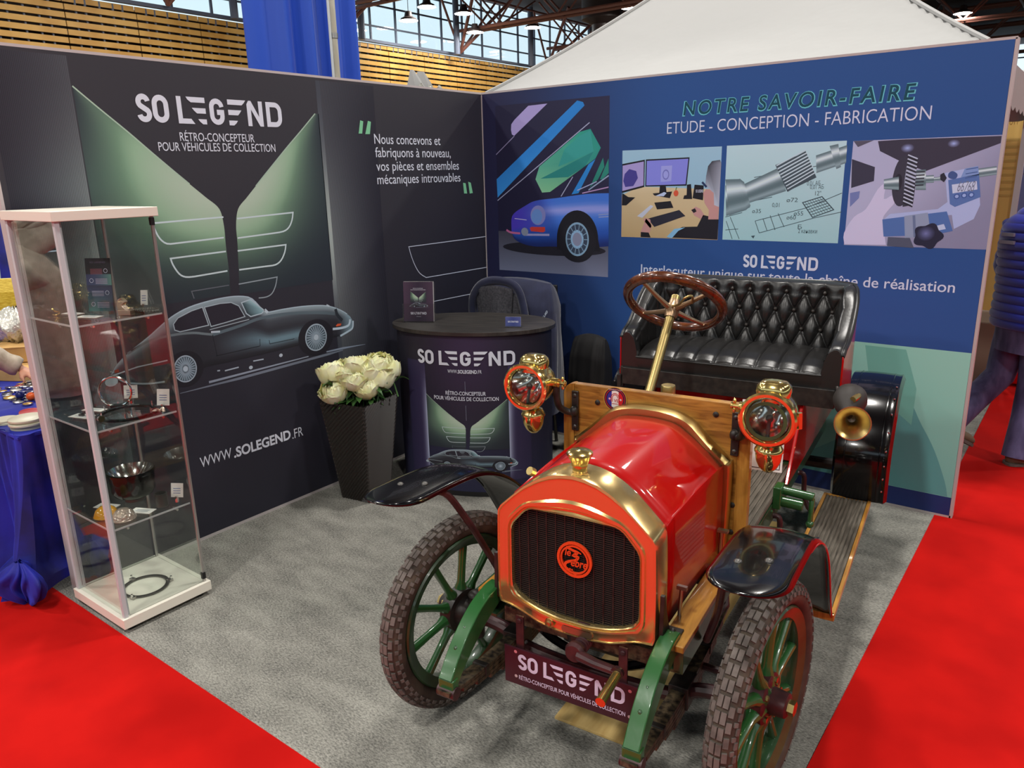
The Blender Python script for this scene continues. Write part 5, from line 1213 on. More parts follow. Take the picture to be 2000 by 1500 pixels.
# outer shell in red, edged by piping
def shell(u, v):
    s = PL * u; (px, py), (nx, ny) = pth(s); zt = top_z(s) + .004; z_ = .86 + (zt - .86) * v; d = min(s, PL - s); back = sstep(.30, .46, d)
    lean = .055 * sstep(0, 1, (z_ - .955) / (zt - .955)) * back if z_ > .955 else 0
    return (px - nx * (.026 + lean), py - ny * (.026 + lean), z_)
m = MB(); m.grid(shell, 160, 12); m.build('seat_shell', 'red_paint', bod, smooth=180, solid=.006)
m = MB(); m.tube([Vector(shell(i / 160, 1)) for i in range(161)], .0075, 8); m.build('seat_piping', 'leather', sq)
# fronts of the arms
m = MB()
for s_ in (-1, 1):
    out = [(s_ * .402, .86), (s_ * .485, .86), (s_ * .488, 1.0), (s_ * .484, 1.05), (s_ * .468, 1.082), (s_ * .444, 1.080), (s_ * .422, 1.05), (s_ * .408, .98)]
    m.prism(sm2(out, 4, True), lambda x, z_: (x, SY + .005, z_), lambda x, z_: (x, SY + .05, z_))
build_each(m, 'arm_front', 'leather', sq, smooth=60, bevel=.008)
# cushion with fluted top
NCH = 9
def cush(u, v):
    x = -.412 + .824 * u; fl = abs(sin(pi * NCH * u)) ** .4
    prof = [(SY + .008, .905), (SY + .004, .940), (SY + .004, .966), (SY + .006, .974), (SY + .016, .985), (SY + .05, 1.004), (SY + .12, 1.020), (SY + .22, 1.026), (SY + .33, 1.022), (SY + .385, 1.012)]
    k = v * (len(prof) - 1); i = min(len(prof) - 2, int(k)); y, z_ = lerp(prof[i], prof[i + 1], k - i)
    if v > .38: z_ += -.010 + .012 * fl
    z_ -= .012 * abs(2 * u - 1) ** 6 * (1 if v > .3 else 0)
    return (x, y, z_)
m = MB(); m.grid(cush, 180, 45); cu_ = m.build('seat_cushion', 'leather', car, smooth=60)
m = MB(); m.tube([(-.41, SY + .002, .972), (.41, SY + .002, .972)], .0045, 8); m.build('seat_piping', 'leather', cu_)
# --- steering
hubp = Vector((-.185, 1.235, 1.262)); ax_ = Vector((0, .648, .762)); base = hubp - ax_ * .93
m = MB(); m.tube([base, hubp - ax_ * .02], .0205, 16); col_ = m.build('steering_column', 'brass_old', car)
T = aim(hubp, ax_, (1, 0, 0))
m = MB(); NR = 64
m.tube([T @ Vector((.205 * cos(2 * pi * i / NR), .205 * sin(2 * pi * i / NR), .0)) for i in range(NR)], .0235, 14, closed=True, sx=.85)
sw_ = m.build('steering_wheel', 'mahogany', car)
m = MB()
for i in range(4):
    an = pi / 4 + i * pi / 2 + .25; d = Vector((cos(an), sin(an), 0))
    m.tube([T @ (d * .02 + Vector((0, 0, -.035))), T @ (d * .10 + Vector((0, 0, -.022))), T @ (d * .192 + Vector((0, 0, -.004)))], [.013, .010, .0085], 8)
    m.ball(T @ (d * .19 + Vector((0, 0, -.004))), (.014, .014, .008), 10, 6)
m.lathe([(.024, -.075), (.030, -.05), (.030, -.02), (.022, -.008), (.022, .012), (.001, .014)], 20, T); m.build('wheel_spider', 'bronze', sw_)
m = MB(); m.lathe([(.021, .012), (.021, .03), (.018, .034), (.001, .035)], 18, T); m.tube(smoothpts([T @ Vector((.02, .0, -.03)), T @ Vector((.07, .05, -.045)), T @ Vector((.11, .08, -.04)), T @ Vector((.115, .11, -.03)), T @ Vector((.06, .10, -.03))], 4), .005, 8); m.build('throttle_lever', 'brass_old', sw_)
m = MB(); m.lathe([(.026, 0), (.026, .03), (.024, .034), (.001, .035)], 18, Matrix.Translation((.018, .60, 1.045))); m.tube([(.018, .60, .56), (.018, .60, 1.05)], .012, 8); m.build('oiler_cap', 'brass_old', car)
# --- brake bracket and horn
m = MB(); m.tube([(.33, 1.02, .585), (.475, 1.02, .575)], .017, 12); m.tube([(.33, 1.0, .545), (.44, 1.0, .54)], .021, 12); m.box((.345, 1.0, .565), (.03, .07, .09)); m.tube([(.468, 1.02, .575), (.470, 1.0, .47)], .011, 8); m.ball((.470, 1.0, .47), .016)
m.build('brake_bracket', 'green_paint', car, bevel=.003)
hn = MB(); T = aim((.560, 1.22, .845), (.16, -1, .10))
hn.lathe([(.014, -.16), (.015, -.06), (.018, -.02), (.030, .02), (.054, .05), (.066, .062), (.068, .067), (.064, .067), (.048, .05), (.026, .02), (.014, -.03), (.001, -.035)], 30, T)
hn.tube(smoothpts([T @ Vector((0, 0, -.15)), T @ Vector((.02, .03, -.19)), T @ Vector((.03, .08, -.17)), T @ Vector((.02, .085, -.08)), T @ Vector((0, .075, -.04))], 5), .013, 10)
ho = hn.build('bulb_horn', 'brass_old', car)
q_ = MB(); q_.lathe([(.062, .064), (.050, .050), (.030, .020), (.016, -.028), (.001, -.034)], 30, T @ Matrix.Translation((0, 0, .001))); q_.build('bell_throat', mat('dark_bell', (.20, .17, .14, 1), .5, .5), ho)  # horn mouth lined in darker metal than the outside of the bell
T2 = aim((.535, 1.32, .885), (.05, -.85, -.30))
m = MB(); m.lathe([(.001, -.085), (.04, -.078), (.062, -.05), (.066, -.02), (.056, .02), (.030, .06), (.020, .075), (.020, .085), (.001, .086)], 28, T2); m.build('horn_bulb', 'bulb', ho)
m = MB(); m.tube(smoothpts([(.475, 1.385, .88), (.50, 1.36, .90), (.505, 1.33, .92), (.545, 1.30, .92)], 4), .008, 8); m.tube(smoothpts([(.475, 1.38, .93), (.49, 1.34, .90), (.50, 1.34, .875), (.54, 1.30, .895)], 4), .006, 8); m.build('horn_bracket', 'steel', ho)

# ------------------------------------------------------------- sheet under the car, leaflet on it
m = MB(); m.box((0, 0, .006), (.335, 1.9, .010)); o = m.build('plywood_sheet', 'plywood', smooth=0, bevel=.001); o.location = (2.337, -1.525, 0); o.rotation_euler = (0, 0, .098)
tag(o, 'long tan plywood sheet lying on the carpet under the red veteran car', 'board')
lf = MB()
lf.box((.02, 0, .165), (.15, .003, .245)); lo = lf.build('leaflet', 'paper', smooth=0)
lo.location = (2.43 + .315 * cos(.115) - .665 * sin(.115), -2.52 + .315 * sin(.115) + .665 * cos(.115), .745); lo.rotation_euler = (radians(-10), 0, .115 + .12)
tag(lo, 'white printed leaflet propped behind the wooden dashboard of the red car', 'leaflet')
al = Art(lambda u, v, h: (u, -.0015 - h, v)); tk = rgb(90, 70, 78)
al.line([(-.046, .052), (.086, .052), (.086, .278), (-.046, .278)], .003, tk, 1, True); al.line(sm2([(.02, .25), (.045, .19), (.04, .15), (.03, .12)], 5), .003, tk, 1)
al.text('ZEBRE', .032, .078, .090, .012, tk, 1, weight=.03); al.text('Le Zebre', -.03, .06, .262, .010, tk, 1)
for i, w in enumerate((.06, .03, .04)): al.line([(.078 - w, .082 - .011 * i), (.078, .082 - .011 * i)], .002, tk, 1)
al.build('leaflet_print', lo, 'print_gloss')
bb = MB(); bb.box((0, 0, 0), (.30, .05, .19)); 

# ------------------------------------------------------------- glass cabinet
X0, X1, Y0, Y1, HC = .076, .528, -3.102, -2.702, 1.722
cb_ = empty('display_cabinet', ((X0 + X1) / 2, (Y0 + Y1) / 2, 0)); tag(cb_, 'tall glass display cabinet with white top and base beside the dark stand wall', 'display cabinet')
OC = Matrix.Translation((-(X0 + X1) / 2, -(Y0 + Y1) / 2, 0))
w_, d_ = X1 - X0, Y1 - Y0; cxm, cym = (X0 + X1) / 2, (Y0 + Y1) / 2
MB().box((0, 0, .045), (w_, d_, .044)).build('base', 'white_board', cb_, smooth=0, bevel=.002)
MB().box((0, 0, HC - .018), (w_, d_, .036)).build('top_board', 'white_board', cb_, smooth=0, bevel=.002)
m = MB()
for sx in (-1, 1):
    for sy in (-1, 1): m.lathe([(.022, 0), (.022, .024), (.001, .024)], 14, Matrix.Translation((sx * .18, sy * .155, 0)))
build_each(m, 'foot', 'black_plastic', cb_)
ix, iy = w_ / 2 - .020, d_ / 2 - .020; zb, zt = .067, HC - .036
for (px, py, wd) in ((-ix, -iy, .021), (ix, -iy, .019), (-ix, iy, .012), (ix, iy, .012)):
    q = MB(); q.box((px, py, (zb + zt) / 2), (wd, wd, zt - zb))
    if wd > .015: q.box((px - .011 if px > 0 else px + .011, py + .017, (zb + zt) / 2), (.004, .012, zt - zb))
    q.build('post', 'alu' if wd < .015 else 'white_alu', cb_, smooth=0, bevel=.002)
for c, dd in (((0, -iy, (zb + zt) / 2), (2 * ix - .03, .005, zt - zb)), ((0, iy, (zb + zt) / 2), (2 * ix - .02, .005, zt - zb)), ((-ix, 0, (zb + zt) / 2), (.005, 2 * iy - .03, zt - zb)), ((ix, .008, (zb + zt) / 2), (.005, 2 * iy - .018, zt - zb))):
    MB().box(c, dd).build('glass_pane', 'glass', cb_, smooth=0)
m = MB()
for z_ in (zb + .03, zt - .02): m.box((ix + .002, iy - .002, z_), (.014, .016, .030))
build_each(m, 'door_hinge', 'black_plastic', cb_, smooth=0)
SH = (1.300, .878, .456)
for z_ in SH:
    sg = MB().box((0, 0, z_ - .004), (2 * ix - .014, 2 * iy - .014, .006)).build('glass_shelf', 'shelf_glass', cb_, smooth=0)
    q = MB()
    for c, dd in (((0, -iy + .008, z_ - .004), (2 * ix - .02, .003, .007)), ((ix - .008, 0, z_ - .004), (.003, 2 * iy - .02, .007))): q.box(c, dd)
    build_each(q, 'shelf_edge', 'white_alu', sg, smooth=0)
    q = MB()
    for sx in (-1, 1):
        for sy in (-.6, .6): q.tube([(sx * (ix - .002), sy * iy, z_ - .012), (sx * (ix - .022), sy * iy, z_ - .012)], .005, 8)
    build_each(q, 'shelf_pin', 'chrome', sg)
m = MB(); m.lathe([(.013, 0), (.013, .012), (.001, .012)], 14, aim((ix + .003, -iy + .035, .93), (1, 0, 0))); m.build('lock', 'chrome', cb_)
def place(o, x, y, z, rz=0, label=None, cat=None, group=None):
    o.location = (x, y, z); o.rotation_euler = (0, 0, rz); return tag(o, label, cat, group)
# shelf one: leaflet stand, tag card, clamps, chain
def acrylic_stand(name, w, h, lean=.12):
    t = empty(name); q = MB(); T = Matrix.Rotation(-lean, 4, 'X')
    q.box((0, 0, h / 2), (w, .004, h), T); q.box((0, -.008, .04), (w, .003, .08), T); q.box((0, .02, .003), (w, .07, .004)); q.build('holder', 'acrylic', t, smooth=0)
    return t
ls = acrylic_stand('leaflet_stand', .118, .222); place(ls, .265, -2.86, SH[0] + .001, .52, 'dark leaflet in a clear stand on the top cabinet shelf', 'leaflet stand')
q = MB(); T = Matrix.Rotation(-.12, 4, 'X'); q.box((0, -.004, .112), (.112, .002, .216), T); lv = q.build('leaflet', 'black_plastic', ls, smooth=0)
ar = Art(lambda u, v, h: T @ Vector((u, -.0052 - h, v)))
ar.rect(-.056, .004, .056, .22, lambda al, ac: C(*(lerp((26, 24, 36), (52, 58, 96), sstep(.75, .3, al)) if al > .3 else lerp((84, 146, 130), (46, 62, 96), min(1, al * 2 + ac * .5)))), 1, 10)
ar.rect(-.056, .110, .056, .155, lambda al, ac: C(*lerp((52, 60, 100), (104, 160, 140), ac ** 2)), 2, 6)
for i, (z_, s_) in enumerate(((.175, -1), (.135, 1), (.085, -1), (.038, 1))):
    for k in range(4): ar.line([(-.035 + (.02 if s_ > 0 else 0), z_ - .006 * k), (.018 + (.02 if s_ > 0 else 0), z_ - .006 * k)], .0022, C(190, 180, 196) if i else C(176, 96, 110), 3)
    ar.ell((.033 * -s_, z_ - .006), .009, .009, C(210, 214, 224), 3, 18, ring=.8)
ar.text('SO LEGEND', -.035, .035, .2, .007, C(110, 96, 120), 3)
ar.build('leaflet_print', lv)
def tagcard(label, x, y, z, rz, w=.036, h=.062, lean=.25, clip=True):
    t = empty('tag_card'); q = MB(); q.box((0, 0, h / 2 + .022), (w, .0012, h), Matrix.Rotation(-lean, 4, 'X')); cd_ = q.build('card', 'paper', t, smooth=0)
    ar = Art(lambda u, v, h_: Matrix.Rotation(-lean, 4, 'X') @ Vector((u, -.0008 - h_, v)))
    for k in range(3): ar.line([(-w * .3, h * .62 + .022 - .010 * k), (w * .3, h * .62 + .022 - .010 * k)], .003, C(120, 120, 150), 1)
    ar.build('card_print', cd_)
    q = MB(); q.box((0, .002, .014), (.010, .012, .028)); q.build('clip', 'chrome', t, smooth=0)
    return place(t, x, y, z + .0005, rz, label, 'tag card')
def flatcard(label, x, y, z, rz, w=.085, d=.05):
    o_ = MB().box((0, 0, .0008), (w, d, .0012)).build('caption_card', 'paper', smooth=0)
    ar = Art(lambda u, v, h_: (u, v, .0012 + h_)); 
    for k in range(2): ar.line([(-w * .3, .006 - .012 * k), (w * .3, .006 - .012 * k)], .004, C(130, 130, 140), 1)
    ar.build('card_print', o_); return place(o_, x, y, z + .0002, rz, label, 'card')
tagcard('narrow white tag card standing behind the pinkish clamps on the top cabinet shelf', .385, -2.745, SH[0], .6, .030, .062)
flatcard('white caption card lying flat in front of the leaflet stand on the top shelf', .335, -2.945, SH[0], .45, .10, .045)
flatcard('white caption card lying at the left end of the top cabinet shelf', .19, -2.945, SH[0], .25, .09, .04)
def clamp():
    q = MB(); q.box((0, 0, .010), (.055, .03, .020)); q.prism(sm2([(-.026, .018), (-.026, .05), (-.012, .062), (.004, .052), (-.006, .040), (.002, .028), (.010, .018)], 3), lambda x, z_: (x, -.014, z_), lambda x, z_: (x, .014, z_)); o_ = q.build('machined_clamp', 'copper', smooth=40, bevel=.001); return o_
c1 = clamp(); place(c1, .425, -2.84, SH[0] + .0005, .5, 'pinkish machined clamp on the top shelf, the one nearer the pane', 'clamp', 'machined clamps')
c2 = dup(c1); place(c2, .375, -2.815, SH[0] + .0005, .9, 'pinkish machined clamp on the top shelf, the one farther from the pane', 'clamp', 'machined clamps')
q = MB()
for k in range(5): q.lathe([(.008, 0), (.013, .002), (.013, .010), (.006, .012), (.001, .012)], 10, Matrix.Translation((.016 * k, .010 * (k % 2), 0)))
o = q.build('brass_fitting', 'gold', smooth=30); place(o, .42, -2.79, SH[0] + .001, .5, 'cluster of small gold fittings beside the pinkish clamps', 'fitting')
q = MB()
for k in range(26):
    an = 2 * pi * k / 26; q.lathe([(.006, -.005), (.009, -.004), (.009, .004), (.006, .005), (.006, -.005)], 8, aim((.05 * cos(an) * 1.0, .03 * sin(an), .009), (-sin(an), cos(an) * .6, .2)))
o = q.build('roller_chain', 'steel_dark'); place(o, .448, -2.765, SH[0] + .001, .3, 'dark coiled roller chain at the right end of the top shelf', 'chain')
q = MB(); q.tube(smoothpts([(0, 0, .004), (.02, .005, .004), (.012, .02, .012), (-.01, .012, .016), (0, 0, .028)], 5), .0035, 8); o = q.build('gold_hook', 'gold'); place(o, .165, -3.01, SH[0], 0, 'tiny bent gold hook at the left front of the top cabinet shelf', 'hook')
# shelf two: rings, cards
q = MB(); N = 48; q.tube([(.066 * cos(2 * pi * i / N), 0, .071 + .066 * sin(2 * pi * i / N)) for i in range(N)], .0055, 8, closed=True); rg = q.build('chrome_ring', 'chrome')
q2 = MB(); q2.box((0, 0, .006), (.05, .03, .012)); q2.build('ring_stand', 'black_plastic', rg, smooth=0); place(rg, .235, -2.85, SH[1] + .001, .75, 'thin chrome ring standing upright on the middle cabinet shelf', 'ring')
q = MB(); N = 56
q.lathe([(.100, 0), (.112, 0), (.112, .010), (.100, .010), (.100, 0)], N); q.lathe([(.112, .0), (.118, .0), (.118, .004), (.112, .004), (.112, 0)], N); o = q.build('black_bezel_ring', 'black_paint', smooth=40)
q = MB()
for k in range(6): q.tube([(.106 * cos(k * pi / 3 + .3), .106 * sin(k * pi / 3 + .3), .008), (.106 * cos(k * pi / 3 + .3), .106 * sin(k * pi / 3 + .3), .032)], .0028, 8)
build_each(q, 'stud', 'chrome', o); place(o, .375, -2.875, SH[1] + .001, .2, 'wide black bezel ring with studs lying on the middle cabinet shelf', 'ring')
tagcard('white tag card standing behind the chrome ring on the middle shelf', .225, -2.785, SH[1], .75, .058, .058)
tagcard('white tag card at the right end of the middle cabinet shelf', .455, -2.765, SH[1], .55, .056, .070)
flatcard('white caption card lying left of the chrome ring on the middle shelf', .185, -2.925, SH[1], .4, .10, .04)
flatcard('white caption card with a small latch on it, left front of middle shelf', .235, -3.0, SH[1], .3, .10, .05)
q = MB(); q.box((0, 0, .004), (.022, .012, .008)); q.tube([(0, 0, .008), (.012, 0, .018)], .003, 6); o = q.build('small_latch', 'steel_dark', smooth=0); place(o, .235, -3.0, SH[1] + .0018, .3, 'tiny dark latch resting on a caption card on the middle shelf', 'latch')
q = MB(); q.tube(smoothpts([(-.02, 0, .005), (.0, .006, .014), (.012, 0, .010), (.024, .004, .02), (.03, -.006, .006)], 4), .006, 8); o = q.build('lever_part', 'copper'); place(o, .47, -2.80, SH[1] + .001, .8, 'small pinkish lever part in front of the right tag card on the middle shelf', 'lever')
# shelf three: headlamp bowl, domes, cylinder
q = MB(); q.lathe([(.001, .012), (.042, .012), (.078, .028), (.090, .050), (.093, .125), (.098, .128), (.098, .138), (.090, .140)], 40)
hb = q.build('headlamp_bowl', 'black_paint', smooth=40); place(hb, .262, -2.852, SH[2] + .001, 0, 'black headlamp bowl with bright reflector on the lowest glass shelf', 'headlamp')
q = MB(); q.lathe([(.001, .072), (.03, .078), (.06, .096), (.082, .128), (.090, .141), (.094, .141)], 40); rf = q.build('reflector', 'chrome', hb); add_bump(M['chrome'], 30, .02)
q = MB(); q.lathe([(.045, 0), (.045, .012), (.001, .012)], 24); q.build('seat_ring', 'steel_dark', hb)
q = MB(); q.box((.108, 0, .125), (.03, .03, .018)); q.build('lug', 'black_paint', hb, smooth=0)
def dome(name, mm, ribs=False):
    q = MB(); q.lathe([(.048, 0), (.050, .003), (.048, .006), (.046, .014), (.038, .030), (.024, .041), (.010, .046), (.001, .047)], 32)
    return q.build(name, mm)
amber = mat('amber_lens', rgb(222, 158, 40), .15, coat=.6); clear = mat('ribbed_clear_lens', rgb(206, 186, 170), .08, .55, coat=1.0); 
n, l, b = nt(clear); tc = n.new('ShaderNodeTexCoord'); vr = n.new('ShaderNodeTexVoronoi'); vr.inputs['Scale'].default_value = 110; l.new(tc.outputs['Object'], vr.inputs['Vector']); bp = n.new('ShaderNodeBump'); bp.inputs['Strength'].default_value = .9; bp.inputs['Distance'].default_value = .004; l.new(vr.outputs['Distance'], bp.inputs['Height']); l.new(bp.outputs[0], b.inputs['Normal'])
o = dome('amber_lens', amber); place(o, .335, -3.015, SH[2] + .001, 0, 'amber yellow lens dome on the lowest cabinet shelf', 'lens')
o = dome('clear_lens', clear); place(o, .425, -2.985, SH[2] + .001, 0, 'faceted clear lens dome in front of the amber one', 'lens')
flatcard('white caption card lying behind the faceted clear lens dome', .415, -2.90, SH[2], .45, .10, .05)
flatcard('white caption card lying behind the amber lens dome', .235, -2.965, SH[2], .4, .10, .05)
q = MB(); q.lathe([(.024, 0), (.026, .002), (.026, .058), (.022, .060), (.021, .050), (.021, .006), (.001, .006)], 26); o = q.build('black_sleeve', 'black_matt', smooth=40); place(o, .436, -2.822, SH[2] + .001, 0, 'small black cylindrical sleeve on the lowest cabinet shelf', 'sleeve')
tagcard('white tag card standing beside the black sleeve on the lowest shelf', .455, -2.765, SH[2], .55, .056, .062)
q = MB(); q.lathe([(.085, 0), (.100, 0), (.100, .006), (.085, .006), (.085, 0)], 48); o = q.build('clamp_ring', 'steel_dark', smooth=40)
q = MB()
for k in range(3): an = k * 2.1 + .9; q.box((.102 * cos(an), .102 * sin(an), .006), (.022, .018, .012)); 
build_each(q, 'ring_lug', 'steel', o, smooth=0)
q = MB()
for k in range(3): an = k * 2.1 + .9; q.tube([(.108 * cos(an), .108 * sin(an), .008), (.108 * cos(an), .108 * sin(an), .024)], .005, 8)
build_each(q, 'ring_bolt', 'chrome', o); place(o, .335, -2.905, .068, .2, 'dark flat clamp ring with bolts on the white cabinet base', 'ring')

# ------------------------------------------------------------- planter with peonies
pc = (.268, -1.525); pr = .16
pt_ = empty('planter', (pc[0], pc[1], 0), pr); tag(pt_, 'tall tapered dark woven planter holding cream peonies beside the counter', 'planter')
q = MB(); Hp = .60
def side(u, v, inn=0):
    h = (.101 + (.158 - .101) * v) - inn; k = u * 4; i = int(min(3.9999, k)); f = k - i; c4 = [(-1, -1), (1, -1), (1, 1), (-1, 1), (-1, -1)]
    a_, b_ = c4[i], c4[i + 1]; x, y = a_[0] + (b_[0] - a_[0]) * f, a_[1] + (b_[1] - a_[1]) * f
    return (x * h, y * h, .002 + Hp * v)
NU, NV = 4 * 22, 50
def weave(u, v):
    x, y, z_ = side(u, v); k = u * 4; i = int(min(3.9999, k)); nrm = [(0, -1), (1, 0), (0, 1), (-1, 0)][i]; e = min(k - i, 1 - (k - i))
    d = .0036 * (1 if (round(u * NU) + round(v * NV)) % 2 else -1) * (1 if e > .001 else 0); return (x + nrm[0] * d, y + nrm[1] * d, z_)
q.grid(weave, NU, NV); q.box((0, 0, .012), (.19, .19, .02)); pb = q.build('woven_body', 'wicker', pt_, smooth=0)
q = MB(); q.grid(lambda u, v: side(u, 1 - .06 * v, .012 * (v > 0)), 4 * 8, 1); q.box((0, 0, Hp - .05), (.27, .27, .02)); q.build('soil', 'soil', pt_, smooth=0)
rnd.seed(5)
def peony():
    t = empty('peony'); b = MB()
    for ring, (R, ttop, npet, hw, fl) in enumerate(((.066, 1.15, 5, .78, .22), (.064, .82, 6, .68, .14), (.059, .55, 6, .66, .08), (.052, .32, 5, .80, .04), (.043, .12, 5, .9, .0))):
        for k in range(npet):
            an = 2 * pi * k / npet + ring * .63 + rnd.uniform(-.15, .15); tt = ttop + rnd.uniform(-.10, .10); ph = rnd.uniform(0, 6); rr0 = R * rnd.uniform(.95, 1.05)
            def pet(u, v):
                s_ = (u - .5) * 2; th = 2.45 + (tt - 2.45) * v; w = hw * math.sqrt(max(.03, 1 - (max(0, v - .62) / .39) ** 2)) * min(1, .35 + v * 1.6)
                az = an + w * s_ / max(.42, sin(th)); r_ = rr0 * (1 + fl * v ** 4 + .055 * sin(7 * s_ + ph) * v ** 3 + .05 * s_ * s_ * v - .05 * (1 - v))
                r_ *= 1 + .04 * sin(13 * s_ + 2 * ph) * (v > .85)
                return (r_ * sin(th) * cos(az), r_ * sin(th) * sin(az), r_ * cos(th) * .92 + .012)
            b.grid(pet, 10, 9)
    b.ball((0, 0, .015), (.038, .038, .036), 12, 8)
    b.build('bloom', 'petal', t, smooth=180)
    s_ = MB(); s_.tube([(0, 0, .0), (0, 0, -.06), (.006, .004, -.14)], .004, 6); s_.build('stem', 'leaf', t)
    lf_ = MB()
    for k in range(3):
        an = k * 2.1 + .5
        def leaf(u, v):
            s2 = (u - .5) * 2; w = .016 * sin(pi * min(1, .06 + v * .94)); l_ = .012 + .075 * v; dz = -.055 + .02 * sin(v * 2.4) - .03 * v * v
            return (cos(an) * l_ - sin(an) * s2 * w, sin(an) * l_ + cos(an) * s2 * w, dz + .006 * abs(s2))
        lf_.grid(leaf, 4, 8)
    lf_.build('leaf', 'leaf', t, smooth=180)
    return t
PE = [(.216, -1.649, .650), (.299, -1.575, .712), (.355, -1.530, .655), (.195, -1.640, .738), (.282, -1.535, .775), (.238, -1.585, .752), (.340, -1.490, .738), (.392, -1.465, .700), (.360, -1.435, .772), (.165, -1.575, .695), (.285, -1.44, .735), (.21, -1.51, .735), (.405, -1.40, .735)]
P0 = peony(); tag(P0, 'cream white peony bloom in the dark woven planter', 'flower', 'cream peonies in the planter')
for i, (x, y, z_) in enumerate(PE):
    f = P0 if i == 0 else dup(P0); dx, dy = x - pc[0], y - pc[1]; f.location = (x, y, z_ - .004); k = 3.4
    f.rotation_euler = (max(-.75, min(.75, -dy * k)) + .15, max(-.75, min(.75, dx * k)) + .05, rnd.uniform(0, 6)); f.scale = [rnd.uniform(.98, 1.16)] * 3
lv = MB(); rnd.seed(9)
for k in range(46):
    an = rnd.uniform(0, 2 * pi); r0 = rnd.uniform(.02, .09); L_ = rnd.uniform(.07, .13); z0 = rnd.uniform(.58, .68); dr = rnd.uniform(.02, .09)
    def leaf(u, v):
        s2 = (u - .5) * 2; w = .019 * sin(pi * min(1, .05 + v * .95)); l_ = r0 + L_ * v
        return (cos(an) * l_ - sin(an) * s2 * w, sin(an) * l_ + cos(an) * s2 * w, z0 + .04 * v - dr * v * v + .005 * abs(s2))
    lv.grid(leaf, 4, 8)
for k in range(14): an = rnd.uniform(0, 6.3); lv.tube([(.05 * cos(an), .05 * sin(an), .50), (.07 * cos(an), .07 * sin(an), .68)], .004, 6)
o = lv.build('peony_foliage', 'leaf', smooth=180); o.location = (pc[0], pc[1], 0); tag(o, 'dark green peony foliage spilling over the planter rim', 'foliage', kind='stuff')

# ------------------------------------------------------------- counter
CX, CY, CA, CB, CP, CZ = .653, -.947, .490, .316, .423, .980
ct_ = empty('counter', (CX, CY, 0), CP); tag(ct_, 'oval promotional counter with black top and dark purple printed wrap', 'counter')
def ov(t, k=.95, z=0): return (CA * k * cos(t), CB * k * sin(t), z)
q = MB(); q.prism([(ov(2 * pi * i / 72, 1)[0], ov(2 * pi * i / 72, 1)[1]) for i in range(72)], lambda x, y: (x, y, CZ - .022), lambda x, y: (x, y, CZ)); topm = mat('black_worktop', rgb(52, 50, 48), .45); noise_mix(topm, rgb(40, 38, 37), rgb(66, 62, 58), 6, (1, 12, 1), 5)
q.build('counter_top', topm, ct_, smooth=30, bevel=.003)
q = MB(); q.prism([(ov(2 * pi * i / 72, .955)[0], ov(2 * pi * i / 72, .955)[1]) for i in range(72)], lambda x, y: (x, y, .002), lambda x, y: (x, y, .03)); q.build('base_plate', 'black_plastic', ct_, smooth=30)
def Cmap(t, z, h): k = .95; x, y, _ = ov(t, k); n_ = Vector((cos(t) / CA, sin(t) / CB, 0)).normalized(); return (x + n_.x * h, y + n_.y * h, z)
a = Art(Cmap); a.STEP = .0004; a.seg = .02
def wrapc(al, ac):
    t = 2 * pi * ac - pi; k = math.exp(-((t - CTC) / .55) ** 2); c = lerp((40, 36, 44), (58, 44, 66), k * sstep(.3, .9, al)); c = lerp(c, (44, 44, 74), .55 * sstep(.55, .2, al)); return C(*c)
(CTC, _), = [(-1.5014, 0.5327)]
m_ = MB(); a.m.grid(lambda u, v: Cmap(2 * pi * u - pi, .03 + (CZ - .055) * v, 0), 96, 24, colfn=lambda u, v: wrapc(v, u))
q = [(-2.1584, 0.7891), (-0.8656, 0.787), (-2.1254, 0.8717), (-0.8608, 0.8689), (-1.723, 0.7472), (-1.301, 0.7433), (-1.7804, 0.6011), (-1.2285, 0.6058), (-1.9277, 0.5917), (-1.0998, 0.5856)]
zl = (q[0][1] + q[1][1]) / 2; a.logo(q[0][0], q[1][0], zl, (q[2][1] + q[3][1]) / 2 - zl, WHITE, 12)
zz = (q[4][1] + q[5][1]) / 2; um = lerp(q[4], q[5], .29)[0]; um2 = lerp(q[4], q[5], .87)[0]
a.text('WWW', q[4][0], um - .004, zz, .020, WHITE, 12); a.text('.SOLEGEND', um, um2 - .003, zz, .020, WHITE, 12, weight=.03); a.text('.FR', um2, q[5][0], zz, .020, WHITE, 12)
t1 = [(-1.7817, 0.5889), (-1.2294, 0.5937), (-1.933, 0.5516), (-1.1025, 0.5434), (-1.9285, 0.5855), (-1.1002, 0.5796)]
a.text('RÉTRO-CONCEPTEUR', [(-1.7633, 0.629)][0][0], [(-1.2585, 0.633)][0][0], ([(-1.7646, 0.6168)][0][1] + [(-1.2596, 0.618)][0][1]) / 2, .0215, WHITE, 12, weight=.012)
a.text('POUR VÉHICULES DE COLLECTION', [(-1.9277, 0.5917)][0][0], [(-1.0998, 0.5856)][0][0], ([(-1.9285, 0.5855)][0][1] + [(-1.0998, 0.5856)][0][1]) / 2, .0215, WHITE, 12, weight=.012)
